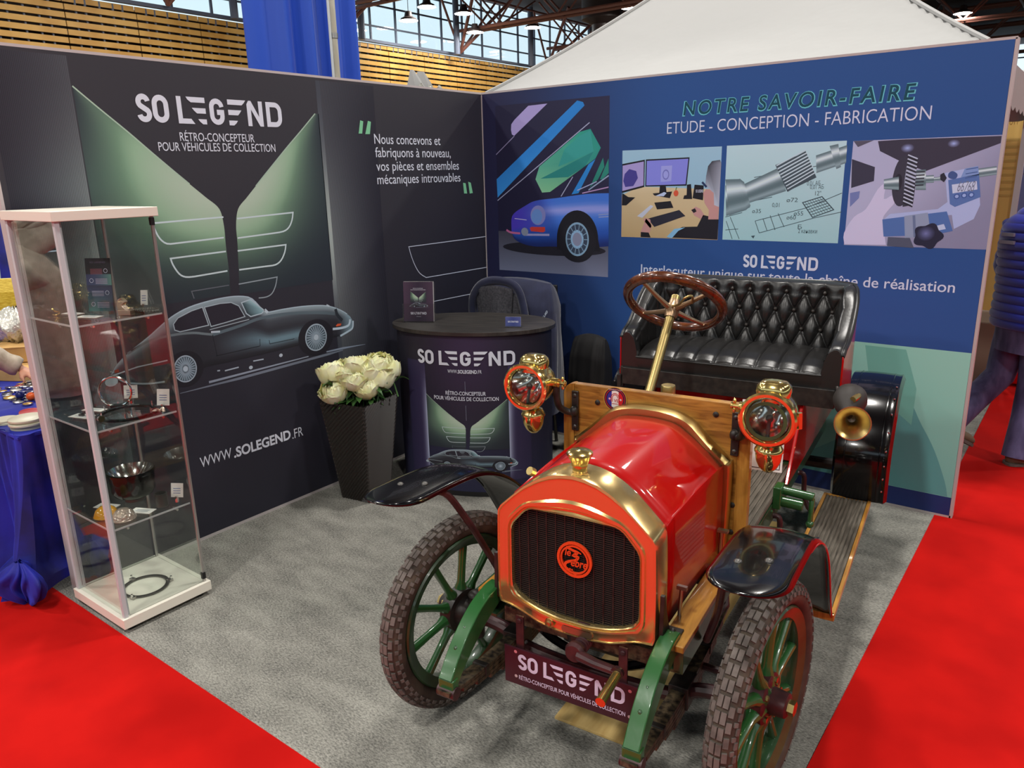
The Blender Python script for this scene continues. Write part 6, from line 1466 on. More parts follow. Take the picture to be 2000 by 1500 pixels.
# fitted copy of the picture: pillar-to-pillar width and heights
cq = [(-2.0561, 0.597), (-0.9687, 0.6181), (-1.5817, 0.1417)]; cL, cR = cq[0][0], cq[1][0]; cT = (cq[0][1] + cq[1][1]) / 2; cB = cq[2][1]
wT = [(-2.7105, 2.2121)][0][1]; wB = [(-1.9371, 0.7787)][0][1]
a.T = lambda u, v: (cL + (u - UL) / (UR - UL) * (cR - cL), cB + (v - wB) / (wT - wB) * (cT - cB))
hero(a, 2)
a.T = lambda u, v: (u, v)
for e_, s_ in ((cL, -1), (cR, 1)):
    a.strip([(e_, .10), (e_, .80)], [(e_ + s_ * .34, .10), (e_ + s_ * .34, .80)], lambda al, ac: C(*lerp(lerp((60, 50, 76), (186, 186, 200), max(0, 1 - ac * 3.2) ** 1.6 * sstep(1, .55, al) * sstep(0, .15, al)), (50, 44, 68), ac)), 2, 14, 12)
a.line([((cL + cR) / 2, cT + .02), ((cL + cR) / 2, cT + .09)], .003, C(150, 150, 160), 4); a.line([((cL + cR) / 2, cT - .05), ((cL + cR) / 2, cT - .14)], .003, C(150, 150, 160), 8)
a.build('printed_wrap', ct_)

# brochure holder and card holder
bh = empty('brochure_holder', (.385, -1.125, CZ + .001), .50); tag(bh, 'clear brochure holder at the left end of the counter', 'brochure holder')
q = MB(); T = Matrix.Rotation(-.10, 4, 'X'); WB, HB = .178, .235
q.box((0, .032, HB / 2), (WB + .012, .003, HB), T); q.box((0, -.002, .055), (WB + .012, .003, .11), T); q.box((-(WB + .012) / 2, .014, .055), (.003, .036, .11), T); q.box(((WB + .012) / 2, .014, .055), (.003, .036, .11), T); q.box((0, .03, .002), (WB + .012, .09, .004)); q.build('holder', 'acrylic', bh, smooth=0)
def brochure(i):
    q = MB(); q.box((0, .006 + .0045 * i, .122), (WB, .0035, .232), T); return q.build('brochure', mat('brochure_cover', rgb(70, 48, 60), .4) if i == 0 else 'paper', smooth=0)
for i in range(5):
    o = brochure(i); o.location = bh.location; o.rotation_euler = (0, 0, .50)
    tag(o, 'plum brochure with the green wing picture, front one in the holder' if i == 0 else 'plain edged brochure stacked behind the front one in the clear holder', 'brochure', 'brochures in the clear holder')
    if i == 0:
        a = Art(lambda u, v, h: T @ Vector((u, .0035 - h, v + .006)))
        a.rect(-WB / 2, .0, WB / 2, .232, lambda al, ac: C(*lerp((46, 38, 52), (84, 62, 76), abs(ac - .5) * 1.4 + .2 * al)), 0, 6)
        a.T = lambda u, v: (-.048 + (u - UL) / (UR - UL) * .096, .078 + (v - wB) / (wT - wB) * .098); hero(a, 1)
        a.T = lambda u, v: (u, v)
        a.logo(-.048, .048, .040, .014, WHITE, 12); a.text('RÉTRO-CONCEPTEUR', -.03, .03, .190, .005, WHITE, 12); a.text('POUR VÉHICULES DE COLLECTION', -.045, .045, .182, .005, WHITE, 12); a.text('WWW.SOLEGEND.FR', -.014, .014, .026, .0035, WHITE, 12)
        a.build('cover_print', o, 'print_gloss')
ch_ = empty('card_holder', (.965, -.965, CZ + .001), .46); tag(ch_, 'small clear business card holder on the right of the counter', 'card holder')
q = MB(); q.box((0, 0, .028), (.096, .003, .056), T); q.box((0, .02, .002), (.096, .045, .003)); q.box((0, -.012, .008), (.096, .003, .016)); q.build('holder', 'acrylic', ch_, smooth=0)
o = MB().box((0, -.005, .033), (.088, .003, .054), T).build('business_card', 'paper', smooth=0); o.location = ch_.location; o.rotation_euler = (0, 0, .46); tag(o, 'blue business card with white lettering standing in the small clear holder', 'card')
a = Art(lambda u, v, h: T @ Vector((u, -.0068 - h, v + .006))); a.rect(-.044, 0, .044, .054, lambda al, ac: C(*lerp((60, 70, 120), (120, 120, 160), abs(ac - .5) * .8)), 0, 4); a.logo(-.030, .030, .022, .009, WHITE, 2); a.build('card_print', o, 'print_gloss')

# ------------------------------------------------------------- chair with jackets in the corner
chn = empty('high_chair', (.53, -.36, 0), .25); tag(chn, 'black high chair standing in the wall corner behind the counter', 'chair')
q = MB(); q.box((0, 0, .62), (.42, .38, .04)); q.build('seat', 'black_plastic', chn, smooth=0, bevel=.01)
q = MB(); q.box((0, .17, .95), (.46, .02, .30)); q.build('backrest', 'black_plastic', chn, smooth=0, bevel=.008)
for sx in (-1, 1):
    for sy in (-1, 1): q = MB(); q.tube([(sx * .18, sy * .15, .62), (sx * .21, sy * .18, .002)], .012, 8); q.build('leg', 'steel_dark', chn)
def drape(name, w, d, ztop, zbot, mm, seed, folds=7, amp=.02):
    q = MB(); NN = 64
    def f(u, v):
        an = 2 * pi * u; sg = lambda a_, e: math.copysign(abs(a_) ** e, a_); sh_ = min(1, v * 6) ** .5
        x = w / 2 * sg(cos(an), .55) * (.86 + .14 * sh_ + .08 * v); y = d / 2 * sg(sin(an), .6) * (.25 + .75 * sh_) * (1 + .5 * v)
        k = amp * sin(folds * an + seed + 3 * v) * min(1, v * 3) + amp * .5 * sin(3.1 * folds * an + 5 * v + seed)
        return (x * (1 + k), y * (1 + k * 2.5), ztop - (ztop - zbot) * v - .035 * (abs(x) / (w / 2)) ** 2 * (1 - v))
    q.grid(f, NN, 30, cu=True); q.add([f(i / NN, 0) for i in range(NN)], [tuple(range(NN))])
    return q.build(name, mm, smooth=180)
jk = drape('navy_jacket', .60, .24, 1.165, .30, 'dark_cloth', 1.0); jk.location = (.535, -.37, 0); jk.rotation_euler = (0, 0, .12); tag(jk, 'navy jacket hung over the high chair behind the counter', 'jacket')
q = MB()
def lin_(u, v): an = pi * (u - .5) * 1.15; r = .15 + .02 * sin(9 * u * pi); return (-.05 + r * sin(an) * (1 - .25 * v) , -.135 - .05 * cos(an) - .012 * sin(14 * u) * v, 1.135 - .10 * (abs(u - .5) * 2) ** 2 - .30 * v)
q.grid(lin_, 26, 14); q.build('grey_lining', 'grey_lining', jk, smooth=180, solid=.004)
q = MB(); q.tube(smoothpts([(-.27, -.10, .86), (-.25, -.13, 1.02), (-.16, -.16, 1.13), (-.03, -.17, 1.165), (.10, -.165, 1.13), (.15, -.16, 1.0), (.16, -.16, .86)], 5), [.03] * 31, 8, sx=.7); q.build('collar_roll', 'dark_cloth', jk, smooth=180)
q = MB(); q.tube(smoothpts([(.17, .02, 1.09), (.25, -.02, .95), (.275, -.05, .70), (.30, -.10, .45)], 6), [.055, .06, .062, .06, .06, .06, .058, .056, .055, .055, .054, .054, .053, .052, .05, .05, .05, .05, .05], 12); q.build('sleeve', 'dark_cloth', jk, smooth=180)
a = Art(lambda u, v, h: (.285 + .30 * v + .62 * u, -.168 - h, .95 + .9 * u - .40 * v)); a.logo(-.045, .055, 0, .028, C(226, 226, 230), 1); a.build('sleeve_lettering', jk)
bk2 = drape('black_coat', .26, .16, .80, .06, 'black_fabric', 2.2, 6, .04); bk2.location = (.98, -.16, 0); tag(bk2, 'black coat bundled low against the blue wall right of the counter', 'coat')

# ------------------------------------------------------------- neighbouring stand on the left
tb = empty('display_table', (-1.15, -2.74, 0)); tag(tb, 'folding table under the royal blue velvet cloth left of the glass cabinet', 'table')
MB().box((0, 0, .722), (1.96, .72, .03)).build('tabletop', 'plywood', tb, smooth=0)
for sx in (-1, 1):
    for sy in (-1, 1): MB().tube([(sx * .9, sy * .3, .71), (sx * .9, sy * .3, 0)], .015, 8).build('leg', 'steel_dark', tb)
q = MB(); TX0, TX1, TY0, TY1 = -2.16, -.135, -3.125, -2.36
def vel(u, v):
    # u along the hem path (right end, then front), v from table edge to the floor
    L1, L2 = TY1 - TY0, TX1 - TX0; s = u * (L1 + L2); r = .03
    if s < L1: p = (TX1, TY1 - s); n_ = (1, 0); e = s / L1
    else: p = (TX1 - (s - L1), TY0); n_ = (0, -1); e = 1
    c_ = math.exp(-((s - L1) / .10) ** 2)
    w = .026 * sin(s * 34 + 2 * sin(s * 5) + 1.2 * v) * v + .03 * sin(s * 15 + 3 * v) * v + .02 * v + .006 * sin(s * 80 + 6 * v)
    w += .10 * sstep(.80, 1.0, v) * (.6 + .5 * sin(s * 21)) * (1 if s > L1 * .8 else .2); w = w if s > L1 else min(w, .055 - .02 * (s < L1 * .8))
    z_ = .745 * (1 - v) ** .96 + .010 + .05 * sstep(.85, 1, v) * abs(sin(s * 17)) ; 
    return (p[0] + n_[0] * w + c_ * .01, p[1] + n_[1] * w - (c_ * .10 * v * v if True else 0), z_)
q.grid(vel, 170, 30); q.box(((TX0 + TX1) / 2, (TY0 + TY1) / 2, .745), (TX1 - TX0 + .01, TY1 - TY0 + .01, .012))
o = q.build('velvet_cloth', 'velvet', smooth=50); tag(o, 'royal blue velvet cloth draped over the neighbouring table down to the floor', 'cloth')
q = MB(); rnd.seed(3)
def knot(u, v): an = 2 * pi * u; r = (.10 + .05 * sin(3 * an + 1) + .022 * sin(11 * an + 4 * v)) * sin(pi * min(.97, v * .92 + .06)); return (-.09 + r * cos(an) * 1.15 + .015 * sin(9 * v), -3.235 + r * sin(an) * .62, .008 + .20 * (1 - v) + .016 * sin(8 * an) * v)
q.grid(knot, 60, 20, cu=True); o = q.build('velvet_bunch', 'velvet', smooth=180); tag(o, 'bunched end of blue velvet heaped on the carpet at the table corner', 'cloth')
# plates of stickers
def disc_stack(r, hts, cols, x, y, label, group):
    for i, c_ in enumerate(cols):
        o_ = MB().lathe([(.001, 0), (r, 0), (r, hts * .8), (r * .97, hts), (.001, hts)], 32).build('round_plaque', c_, smooth=40)
        o_.location = (x + rnd.uniform(-.008, .008), y + rnd.uniform(-.008, .008), .7515 + hts * i); tag(o_, label if i == len(cols) - 1 else 'round plaque lower down in the ' + group, 'plaque', group)
crm = mat('cream_plaque', rgb(206, 202, 178), .4); gry = mat('grey_green_plaque', rgb(156, 158, 140), .4); rdp = mat('red_plaque', rgb(196, 40, 48), .35)
disc_stack(.075, .009, [crm, gry, crm, crm, crm], -.26, -3.03, 'round cream plaque on top of the stack at the table corner', 'cream plaque stack nearest the aisle')
disc_stack(.078, .008, [crm, gry, gry, crm, gry, gry], -.245, -2.80, 'round grey green plaque on top of the stack seen through the cabinet', 'grey plaque stack behind the cabinet')
disc_stack(.055, .009, [crm, crm], -.42, -3.06, 'round cream plaque on the low stack at the picture edge', 'low cream plaque stack')
o = MB().lathe([(.001, 0), (.085, 0), (.085, .006), (.001, .007)], 32).build('round_plaque', rdp, smooth=40); o.location = (-.45, -2.93, .752); o.scale = (1.3, .7, 1); tag(o, 'oval red plaque lying behind the cream stack', 'plaque')
# enamel badges spread on the cloth
BC = [rgb(40, 42, 70), rgb(196, 196, 190), rgb(90, 88, 92), rgb(176, 60, 44), rgb(60, 62, 66), rgb(150, 150, 150), rgb(30, 52, 120), rgb(190, 150, 70)]
bmats = [mat('badge_enamel', c_, .25, .3) for c_ in BC]; rim = M['chrome']
rnd.seed(12); protos = []
for c_ in range(len(BC)):
    b0 = MB().lathe([(.022, 0), (.024, .001), (.024, .004), (.021, .005), (.021, 0)], 18).build('enamel_badge', rim, smooth=40); MB().lathe([(.021, .003), (.012, .0055), (.001, .006)], 18).build('enamel_face', bmats[c_], b0); protos.append(b0)
spots = []
nb = 0
for i in range(70):
    for _ in range(20):
        x, y = rnd.uniform(-1.15, -.40), rnd.uniform(-2.90, -2.55)
        if all((x - a_) ** 2 + (y - b_) ** 2 > .036 ** 2 for a_, b_ in spots) and not (x > -.5 and y < -2.86): break
    spots.append((x, y)); k = rnd.randrange(len(BC)) if nb >= len(BC) else nb
    b = protos[k] if nb == k else dup(protos[k]); nb += 1
    b.location = (x, y, .7525 + .002 * (i % 3)); b.rotation_euler = (rnd.uniform(-.12, .12), rnd.uniform(-.12, .12), 0); b.scale = (rnd.uniform(.8, 1.25), rnd.uniform(.9, 1.5), 1)
    tag(b, 'enamel badge among the badges scattered on the blue velvet table', 'badge', 'enamel badges on the velvet table')
for (x, y, c_, lb) in ((-.72, -2.84, rgb(226, 92, 30), 'small orange ball ornament among the badges'), (-.80, -2.86, rgb(30, 40, 110), 'small dark blue ball ornament beside the orange one')):
    o = MB().ball((0, 0, .022), .022, 16, 10).build('ball_ornament', mat('ball_paint', c_, .3)); o.location = (x, y, .752); tag(o, lb, 'ornament')
# cartons and wrapped goods farther back
def carton(x, y, z, d, rz, label):
    t = empty('carton', (x, y, z), rz); MB().box((0, 0, d[2] / 2), d).build('box_body', 'card', t, smooth=0, bevel=.003); MB().box((0, 0, d[2] + .002), (d[0] * 1.02, d[1] * 1.02, .005)).build('lid', 'card', t, smooth=0); tag(t, label, 'box', 'cartons on the velvet table'); return t
carton(-1.28, -2.60, .752, (.34, .26, .075), .5, 'lower flat cardboard carton on the velvet table'); carton(-1.40, -2.58, .836, (.30, .22, .085), .9, 'upper cardboard carton stacked on the flat one')
q = MB(); rnd.seed(4)
def crump(u, v): an = 2 * pi * u; r = .17 * math.sin(pi * min(.98, .12 + .86 * v)) ** .5 * (1 + .10 * sin(7 * an + 6 * v) + .06 * sin(17 * an)); return (r * cos(an), r * .8 * sin(an), .19 * v + .012 * sin(13 * an + 9 * v))
wrapm = mat('crinkled_film', rgb(206, 206, 196), .15, .35); add_bump(wrapm, 26, 1.0, .02)
q.grid(crump, 48, 16, cu=True); o = q.build('wrapped_parcel', wrapm, smooth=180); o.location = (-1.62, -2.50, .752 + .17); 
tag(o, 'parcel in crinkled clear film behind the cardboard cartons', 'parcel'); o.location = (-1.55, -2.53, .926)
bs = MB().box((0, 0, .085), (.36, .28, .17)).build('supply_box', 'black_plastic', smooth=0, bevel=.004); bs.location = (-1.62, -2.50, .752); tag(bs, 'black tray box under the film wrapped parcel', 'box')
ym = mat('yellow_printed_bag', rgb(206, 176, 40), .5); noise_mix(ym, rgb(190, 156, 24), rgb(222, 196, 70), 40, (1, 1, 4))
q = MB(); q.loft([[(x * k, y * k2, z_) for x, y in ((-.14, -.07), (.14, -.07), (.14, .07), (-.14, .07))] for z_, k, k2 in ((0, 1, 1), (.2, 1.02, 1.02), (.42, 1.0, .8), (.50, .98, .3))]); yb = q.build('yellow_bag', ym, smooth=0); yb.location = (-1.98, -2.46, .752); yb.rotation_euler = (0, 0, .8); tag(yb, 'yellow printed paper bag at the back of the velvet table', 'bag')
q = MB(); q.loft([[(x * k, y * k, z_) for x, y in ((-.16, -.11), (.16, -.11), (.16, .11), (-.16, .11))] for z_, k in ((0, .9), (.18, 1), (.19, 1.05), (.2, 1.05), (.24, .8))]); st = q.build('plastic_tub', mat('pale_plastic', rgb(186, 206, 222), .2), smooth=0, bevel=.01); st.location = (-2.40, -2.44, 1.18); tag(st, 'pale plastic tub on the grey stand at the left picture edge', 'tub')
q = MB(); q.box((0, 0, .59), (.40, .36, 1.178)); o = q.build('plinth', 'hall_grey', smooth=0); o.location = (-2.42, -2.42, 0); tag(o, 'grey plinth holding the pale plastic tub', 'plinth')
q = MB(); q.grid(lambda u, v: (-3.2 + .03 * sin(u * 60), -3.4 + 2.2 * u, 1.9 * v + .01), 120, 2); o = q.build('backdrop_curtain', 'velvet', smooth=180, solid=.01); tag(o, 'dark blue backdrop curtain far behind the velvet table', 'curtain')

# blue drape hanging by a pole behind the left stand wall
q = MB()
DR = resample([(-2.42, -.10), (-2.30, .02), (-2.05, .05), (-2.12, .14), (-1.94, .20), (-2.02, .30), (-2.12, .40), (-2.02, .50), (-2.06, .60), (-1.98, .70), (-2.12, .76), (-2.3, .66)], 90)
DR = [(a_[0] + .012 * sin(i * .55), a_[1]) for i, a_ in enumerate(DR)]
def dr(u, v): i = round(u * 90); s_ = 1 - .10 * v * (u - .5); x, y = DR[i]; return (x + .02 * sin(9 * v + u * 20) * (1 - v), .33 + (y - .33) * (1 + .06 * v) - .05 * (v - .3) * (1 - u), .01 + 4.9 * v)
q.grid(dr, 90, 24); o = q.build('blue_drape', 'blue_drape', smooth=180, solid=.006); tag(o, 'tall bright blue drape rising behind the dark stand wall', 'drape')
pl = empty('flag_pole', (-1.86, .34, 0)); tag(pl, 'weathered white pole standing in front of the blue drape', 'pole')
MB().tube([(0, 0, 0), (0, 0, 5)], .032, 14).build('pole_tube', 'pole', pl); MB().tube([(.02, -.055, 0), (.02, -.050, 5)], .011, 8).build('side_cable', 'white_alu', pl)
q = MB(); q.lathe([(.034, 2.95), (.038, 2.95), (.038, 2.99), (.034, 2.99)], 14); q.build('collar', 'steel', pl)
# crinkled wrapping on an added, unseen stand behind the wall
wp = empty('wrapping_on_stand', (-.5, -.05, 0)); tag(wp, 'white crinkled paper wrapping peeking over the dark stand wall', 'wrapping')
q = MB(); q.tube([(0, 0, 0), (0, 0, 2.3)], .02, 8); q.lathe([(.16, 0), (.16, .02), (.01, .03)], 20); q.build('stand', 'steel_dark', wp)
q = MB()
q.loft([[(.05 * cos(a_), -.04 + .10 * sin(a_), 2.26) for a_ in [2 * pi * i / 8 for i in range(8)]], [(.05 * cos(a_) + .01 * sin(5 * a_), -.05 + .10 * sin(a_), 2.42) for a_ in [2 * pi * i / 8 for i in range(8)]], [(.012 * cos(a_), -.10 + .016 * sin(a_), 2.535) for a_ in [2 * pi * i / 8 for i in range(8)]]])
q.loft([[(.04 * cos(a_), .03 + .09 * sin(a_), 2.26) for a_ in [2 * pi * i / 8 for i in range(8)]], [(.04 * cos(a_), .02 + .085 * sin(a_), 2.44) for a_ in [2 * pi * i / 8 for i in range(8)]], [(.02 * cos(a_), -.01 + .03 * sin(a_), 2.53) for a_ in [2 * pi * i / 8 for i in range(8)]]])
q.build('paper', 'tent', wp, smooth=20)
q = MB(); q.grid(lambda u, v: (.06, -.10 + .26 * u, 2.30 + (.13 + .02 * sin(17 * u)) * v), 10, 3); q.build('film', wrapm, wp, smooth=20)

# white canopy behind the blue wall
tn = empty('white_canopy', (1.31, 2.08, 0)); tag(tn, 'big white peaked canopy roof rising behind the blue stand wall', 'canopy')
TH = 1.63; ZE = 2.40
def roofz(x, y):
    t = 1 - max(abs(x), abs(y)) / TH; d = abs(abs(x) - abs(y)) / TH
    return ZE + 1.32 * (.80 * t + .20 * t * t + .0) - .0 + .05 * math.exp(-(d / .03) ** 2) * 0 - .10 * sin(pi * min(1, max(0, t))) * min(1, d * 1.6)
q = MB(); N = 60
q.grid(lambda u, v: ((u - .5) * 2 * TH, (v - .5) * 2 * TH, roofz((u - .5) * 2 * TH, (v - .5) * 2 * TH)), N, N); q.build('roof_cloth', 'tent', tn, smooth=50)
q = MB()
for c4 in (((-1, -1), (1, -1)), ((1, -1), (1, 1)), ((1, 1), (-1, 1)), ((-1, 1), (-1, -1))):
    q.grid(lambda u, v: (TH * 1.003 * (c4[0][0] + (c4[1][0] - c4[0][0]) * u), TH * 1.003 * (c4[0][1] + (c4[1][1] - c4[0][1]) * u), ZE + .01 - (.24 + .03 * abs(sin(u * 12 * pi))) * v), 60, 2)
q.build('valance', 'tent', tn, smooth=40)
for s_ in (-1, 1):
    for s2 in (-1, 1): MB().box((s_ * (TH - .04), s2 * (TH - .04), ZE / 2), (.045, .045, ZE - .02)).build('leg', 'white_alu', tn, smooth=0)
q = MB()
for s_ in (-1, 1):
    for s2 in (-1, 1): q.tube([Vector((s_ * TH * (1 - k / 20), s2 * TH * (1 - k / 20), roofz(s_ * TH * (1 - k / 20), s2 * TH * (1 - k / 20)) + .004)) for k in range(21)], .014, 6)
q.build('ridge_seam', 'tent', tn)

# beyond the right end of the blue wall
q = MB(); q.grid(lambda u, v: (2.74 + 2.6 * u, 4.48 + .05 * sin(9 * u) - .3 * v, 2.62 - .36 * v - .10 * abs(sin(5 * u * pi)) * v), 50, 8); o = q.build('canopy_valance', 'tent', smooth=180, solid=.006); tag(o, 'drooping white canopy edge beyond the right end of the blue wall', 'canopy')
q = MB(); q.box((4.0, 4.05, 2.285), (2.7, .05, .05))
for x in (2.72, 5.3): q.box((x, 4.05, 1.14), (.05, .05, 2.28))
o = q.build('banner_rail', 'black_matt', smooth=0); tag(o, 'black rail frame carrying the banners beyond the blue wall', 'frame')
yl = MB().box((2.70, 4.0, 1.28), (.34, .02, 1.9)).build('yellow_banner', mat('yellow_banner', rgb(206, 172, 96), .6), smooth=0); tag(yl, 'yellow banner with small lettering beyond the right end of the blue wall', 'banner')
a = Art(lambda u, v, h: (u, 3.989 - h, v)); 
a.text('OTT', 2.745, 2.815, 2.13, .05, C(150, 110, 50), 1)
for k in range(9): a.line([(2.72, 2.0 - .06 * k), (2.84, 2.0 - .06 * k)], .02, C(184, 146, 76), 1)
a.build('banner_lettering', yl)
bl = MB().box((3.30, 3.97, 1.75), (.86, .02, 1.0)).build('blue_banner', mat('pale_blue_banner', rgb(96, 112, 160), .6), smooth=0); tag(bl, 'pale blue banner with large white letters above the man in the hat', 'banner')
a = Art(lambda u, v, h: (u, 3.959 - h, v)); a.text('S', 2.905, 2.99, 2.05, .12, WHITE, 1); a.text('A', 2.905, 2.985, 1.84, .12, WHITE, 1); a.build('banner_lettering', bl)
tr_ = empty('trailer_box', (2.78, 2.75, 0)); tag(tr_, 'taupe equipment box on a black foot behind the blue wall end', 'box')
MB().box((0, 0, .38), (.50, .6, .50)).build('box_body', mat('taupe_paint', rgb(112, 92, 78), .5), tr_, smooth=0, bevel=.01); MB().box((.1, -.1, .065), (.22, .3, .13)).build('foot', 'black_plastic', tr_, smooth=0); MB().ball((.16, -.303, .22), .012).build('catch', 'chrome', tr_)
rc = empty('red_cabinet', (3.30, 3.3, 0)); tag(rc, 'red low cabinet seen between the legs of the man in the hat', 'cabinet')
MB().box((0, 0, .34), (.50, .5, .62)).build('body', 'red_paint', rc, smooth=0, bevel=.01); MB().tube([(-.1, -.2, 0), (-.1, -.2, .04)], .02, 8).build('foot', 'steel_dark', rc); MB().box((-.12, -.26, .22), (.16, .03, .03)).build('handle', 'black_plastic', rc, smooth=0)

# ------------------------------------------------------------- people
def remesh(o, vox=.009, sm=6):
    r = o.modifiers.new('remesh', 'REMESH'); r.mode = 'VOXEL'; r.voxel_size = vox; r.use_smooth_shade = True
    s_ = o.modifiers.new('smooth', 'SMOOTH'); s_.factor = .5; s_.iterations = sm
def hand(mb, wrist, d, palm_n, k=1.0, curl=.5):
    """palm and five separate fingers growing from the wrist along d; palm_n = direction the palm faces"""
    d = Vector(d).normalized(); n_ = Vector(palm_n); n_ = (n_ - d * n_.dot(d)).normalized(); s_ = d.cross(n_); w = Vector(wrist)
    mb.tube([w, w + d * .03 * k, w + d * .065 * k, w + d * .092 * k], [.024 * k, .030 * k, .036 * k, .034 * k], 12, sx=.48, up=s_)
    for i, (off, ln) in enumerate(((-.029, .070), (-.010, .080), (.010, .076), (.028, .060))):
        b = w + d * .088 * k + s_ * off * k; c1 = curl * (.5 + .12 * i); d1 = (d * cos(c1) + n_ * sin(c1)); d2 = (d * cos(c1 * 2.0) + n_ * sin(c1 * 2.0)); d3 = (d * cos(c1 * 2.8) + n_ * sin(c1 * 2.8))
        p1 = b + d1 * ln * .45 * k; p2 = p1 + d2 * ln * .32 * k; p3 = p2 + d3 * ln * .24 * k
        mb.tube([b - d * .012 * k, p1, p2, p3], [.0095 * k, .0088 * k, .0080 * k, .0066 * k], 8)
    b = w + d * .03 * k - s_ * .026 * k + n_ * .006 * k; t1 = (d * .75 - s_ * .6 + n_ * .35).normalized()
    mb.tube([b, b + t1 * .034 * k, b + t1 * .034 * k + (d * .85 - s_ * .1 + n_ * .45).normalized() * .030 * k], [.013 * k, .0105 * k, .008 * k], 8)
def head(mb, c, f, up=(0, 0, 1)):
    """skull, jaw, nose, ears, lips; f = facing direction"""
    T = Matrix.Translation(c) @ Matrix(((Vector(f).cross(Vector(up)).normalized().x, f[0], up[0], 0), (Vector(f).cross(Vector(up)).normalized().y, f[1], up[1], 0), (0, f[2], up[2], 0), (0, 0, 0, 1)))
    mb.ball((0, -.010, .03), (.077, .096, .098), 20, 14, T); mb.ball((0, .025, -.045), (.058, .066, .066), 16, 10, T); mb.ball((0, .095, -.012), (.014, .022, .022), 10, 8, T); mb.tube([T @ Vector((0, .088, .03)), T @ Vector((0, .104, -.008))], .010, 8)
    for s_ in (-1, 1): mb.ball((s_ * .078, -.005, -.005), (.010, .022, .033), 10, 8, T)
    mb.ball((0, .083, -.052), (.026, .012, .006), 10, 6, T); mb.ball((0, .083, -.064), (.023, .012, .006), 10, 6, T)
    mb.tube([T @ Vector((0, -.015, -.06)), T @ Vector((0, -.03, -.17))], [.056, .062], 14)
    return T
def face_bits(T, body):
    for s_ in (-1, 1):
        MB().ball((s_ * .031, .080, .014), (.012, .010, .009), 10, 8, T).build('eye', mat('eye_white', rgb(226, 222, 216), .2), body); MB().ball((s_ * .031, .0885, .014), (.0055, .003, .0055), 8, 6, T).build('iris', 'black_plastic', body)
        q = MB(); q.tube([T @ Vector((s_ * .016, .091, .036)), T @ Vector((s_ * .046, .080, .036))], .004, 6); q.build('eyebrow', 'hair', body)
# man with hat on the right
pm = empty('person', (3.27, 1.18, 0)); tag(pm, 'man in dark hat, blue quilted jacket and jeans, walking away past the wall end', 'person')
f = Vector((.62, .78, 0)).normalized(); sd = Vector((f.y, -f.x, 0))
def Q(a_, b_, z_): return f * a_ + sd * b_ + Vector((0, 0, z_))
b = MB(); T = head(b, Q(.03, 0, 1.70), tuple(f)); b.ball(Q(0, 0, 1.25), (.15, .12, .26), 16, 12); b.ball(Q(0, 0, .95), (.15, .13, .14), 16, 10)
hipL, hipR = Q(0, -.09, .90), Q(0, .09, .90); kL, kR = Q(-.03, -.10, .50), Q(.16, .10, .49); aL, aR = Q(-.27, -.10, .22), Q(.03, .10, .08)
legs = ((hipL, kL, aL), (hipR, kR, aR)); SWP = True
# the near leg (towards the aisle) carries the weight; the far leg trails behind the wall
kR, aR = Q(.02, .06, .49), Q(-.06, .10, .08); kL, aL = Q(-.05, -.12, .52), Q(-.36, -.14, .24); legs = ((hipL, kL, aL), (hipR, kR, aR))
for h_, k_, a_ in legs: b.tube([h_, k_, a_], [.078, .055, .040], 12)
shL, shR = Q(0, -.19, 1.46), Q(0, .19, 1.46); eL, eR = Q(.04, -.26, 1.17), Q(.04, .26, 1.17); wL, wR = Q(.24, -.20, 1.02), Q(.24, .20, 1.02)
for s_, e_, w_2 in ((shL, eL, wL), (shR, eR, wR)): b.tube([s_, e_, w_2], [.05, .042, .030], 10)
hand(b, wL, (.5, .6, -.2), sd, 1, .7); hand(b, wR, (.5, .6, -.2), -sd, 1, .7)
body = b.build('body', 'skin', pm, smooth=180); remesh(body, .007, 3); face_bits(T, pm)
def ring(c, a_, w, d, n=28, e=.8): return [tuple(c + sd * (w * math.copysign(abs(cos(2 * pi * i / n)) ** e, cos(2 * pi * i / n))) + f * (d * math.copysign(abs(sin(2 * pi * i / n)) ** e, sin(2 * pi * i / n)))) for i in range(n)]
def puffring(z, w, d): return ring(Q(.0, 0, z), 0, w, d)
rs_ = []; z = .84
prof = [(.84, .222, .155), (.90, .232, .165), (1.05, .225, .160), (1.20, .232, .165), (1.35, .242, .170), (1.46, .225, .155), (1.53, .15, .115), (1.58, .085, .085), (1.62, .080, .080)]
def pv(z):
    for p_, q_ in zip(prof, prof[1:]):
        if p_[0] <= z <= q_[0]: k = (z - p_[0]) / (q_[0] - p_[0]); return p_[1] + (q_[1] - p_[1]) * k, p_[2] + (q_[2] - p_[2]) * k
    return prof[-1][1:]
while z <= 1.615:
    w, d = pv(z); bu_ = .010 * abs(sin(pi * (z - .84) / .052)) ** .6; rs_.append(puffring(z, w + bu_, d + bu_)); z += .0065
q = MB(); q.loft(rs_); jk_ = q.build('quilted_jacket', 'puffer', pm, smooth=60)
q = MB()
for s_, e_, w_2 in ((shL, eL, wL), (shR, eR, wR)):
    pts = smoothpts([s_ + Vector((0, 0, .0)), s_ * .5 + e_ * .5, e_, e_ * .45 + w_2 * .55, w_2], 10); n = len(pts)
    q.tube(pts, [(.082 - .026 * i / n) + .007 * abs(sin(pi * i / 3.3)) for i in range(n)], 14)
q.build('quilted_sleeve', 'puffer', jk_, smooth=60)
q = MB()
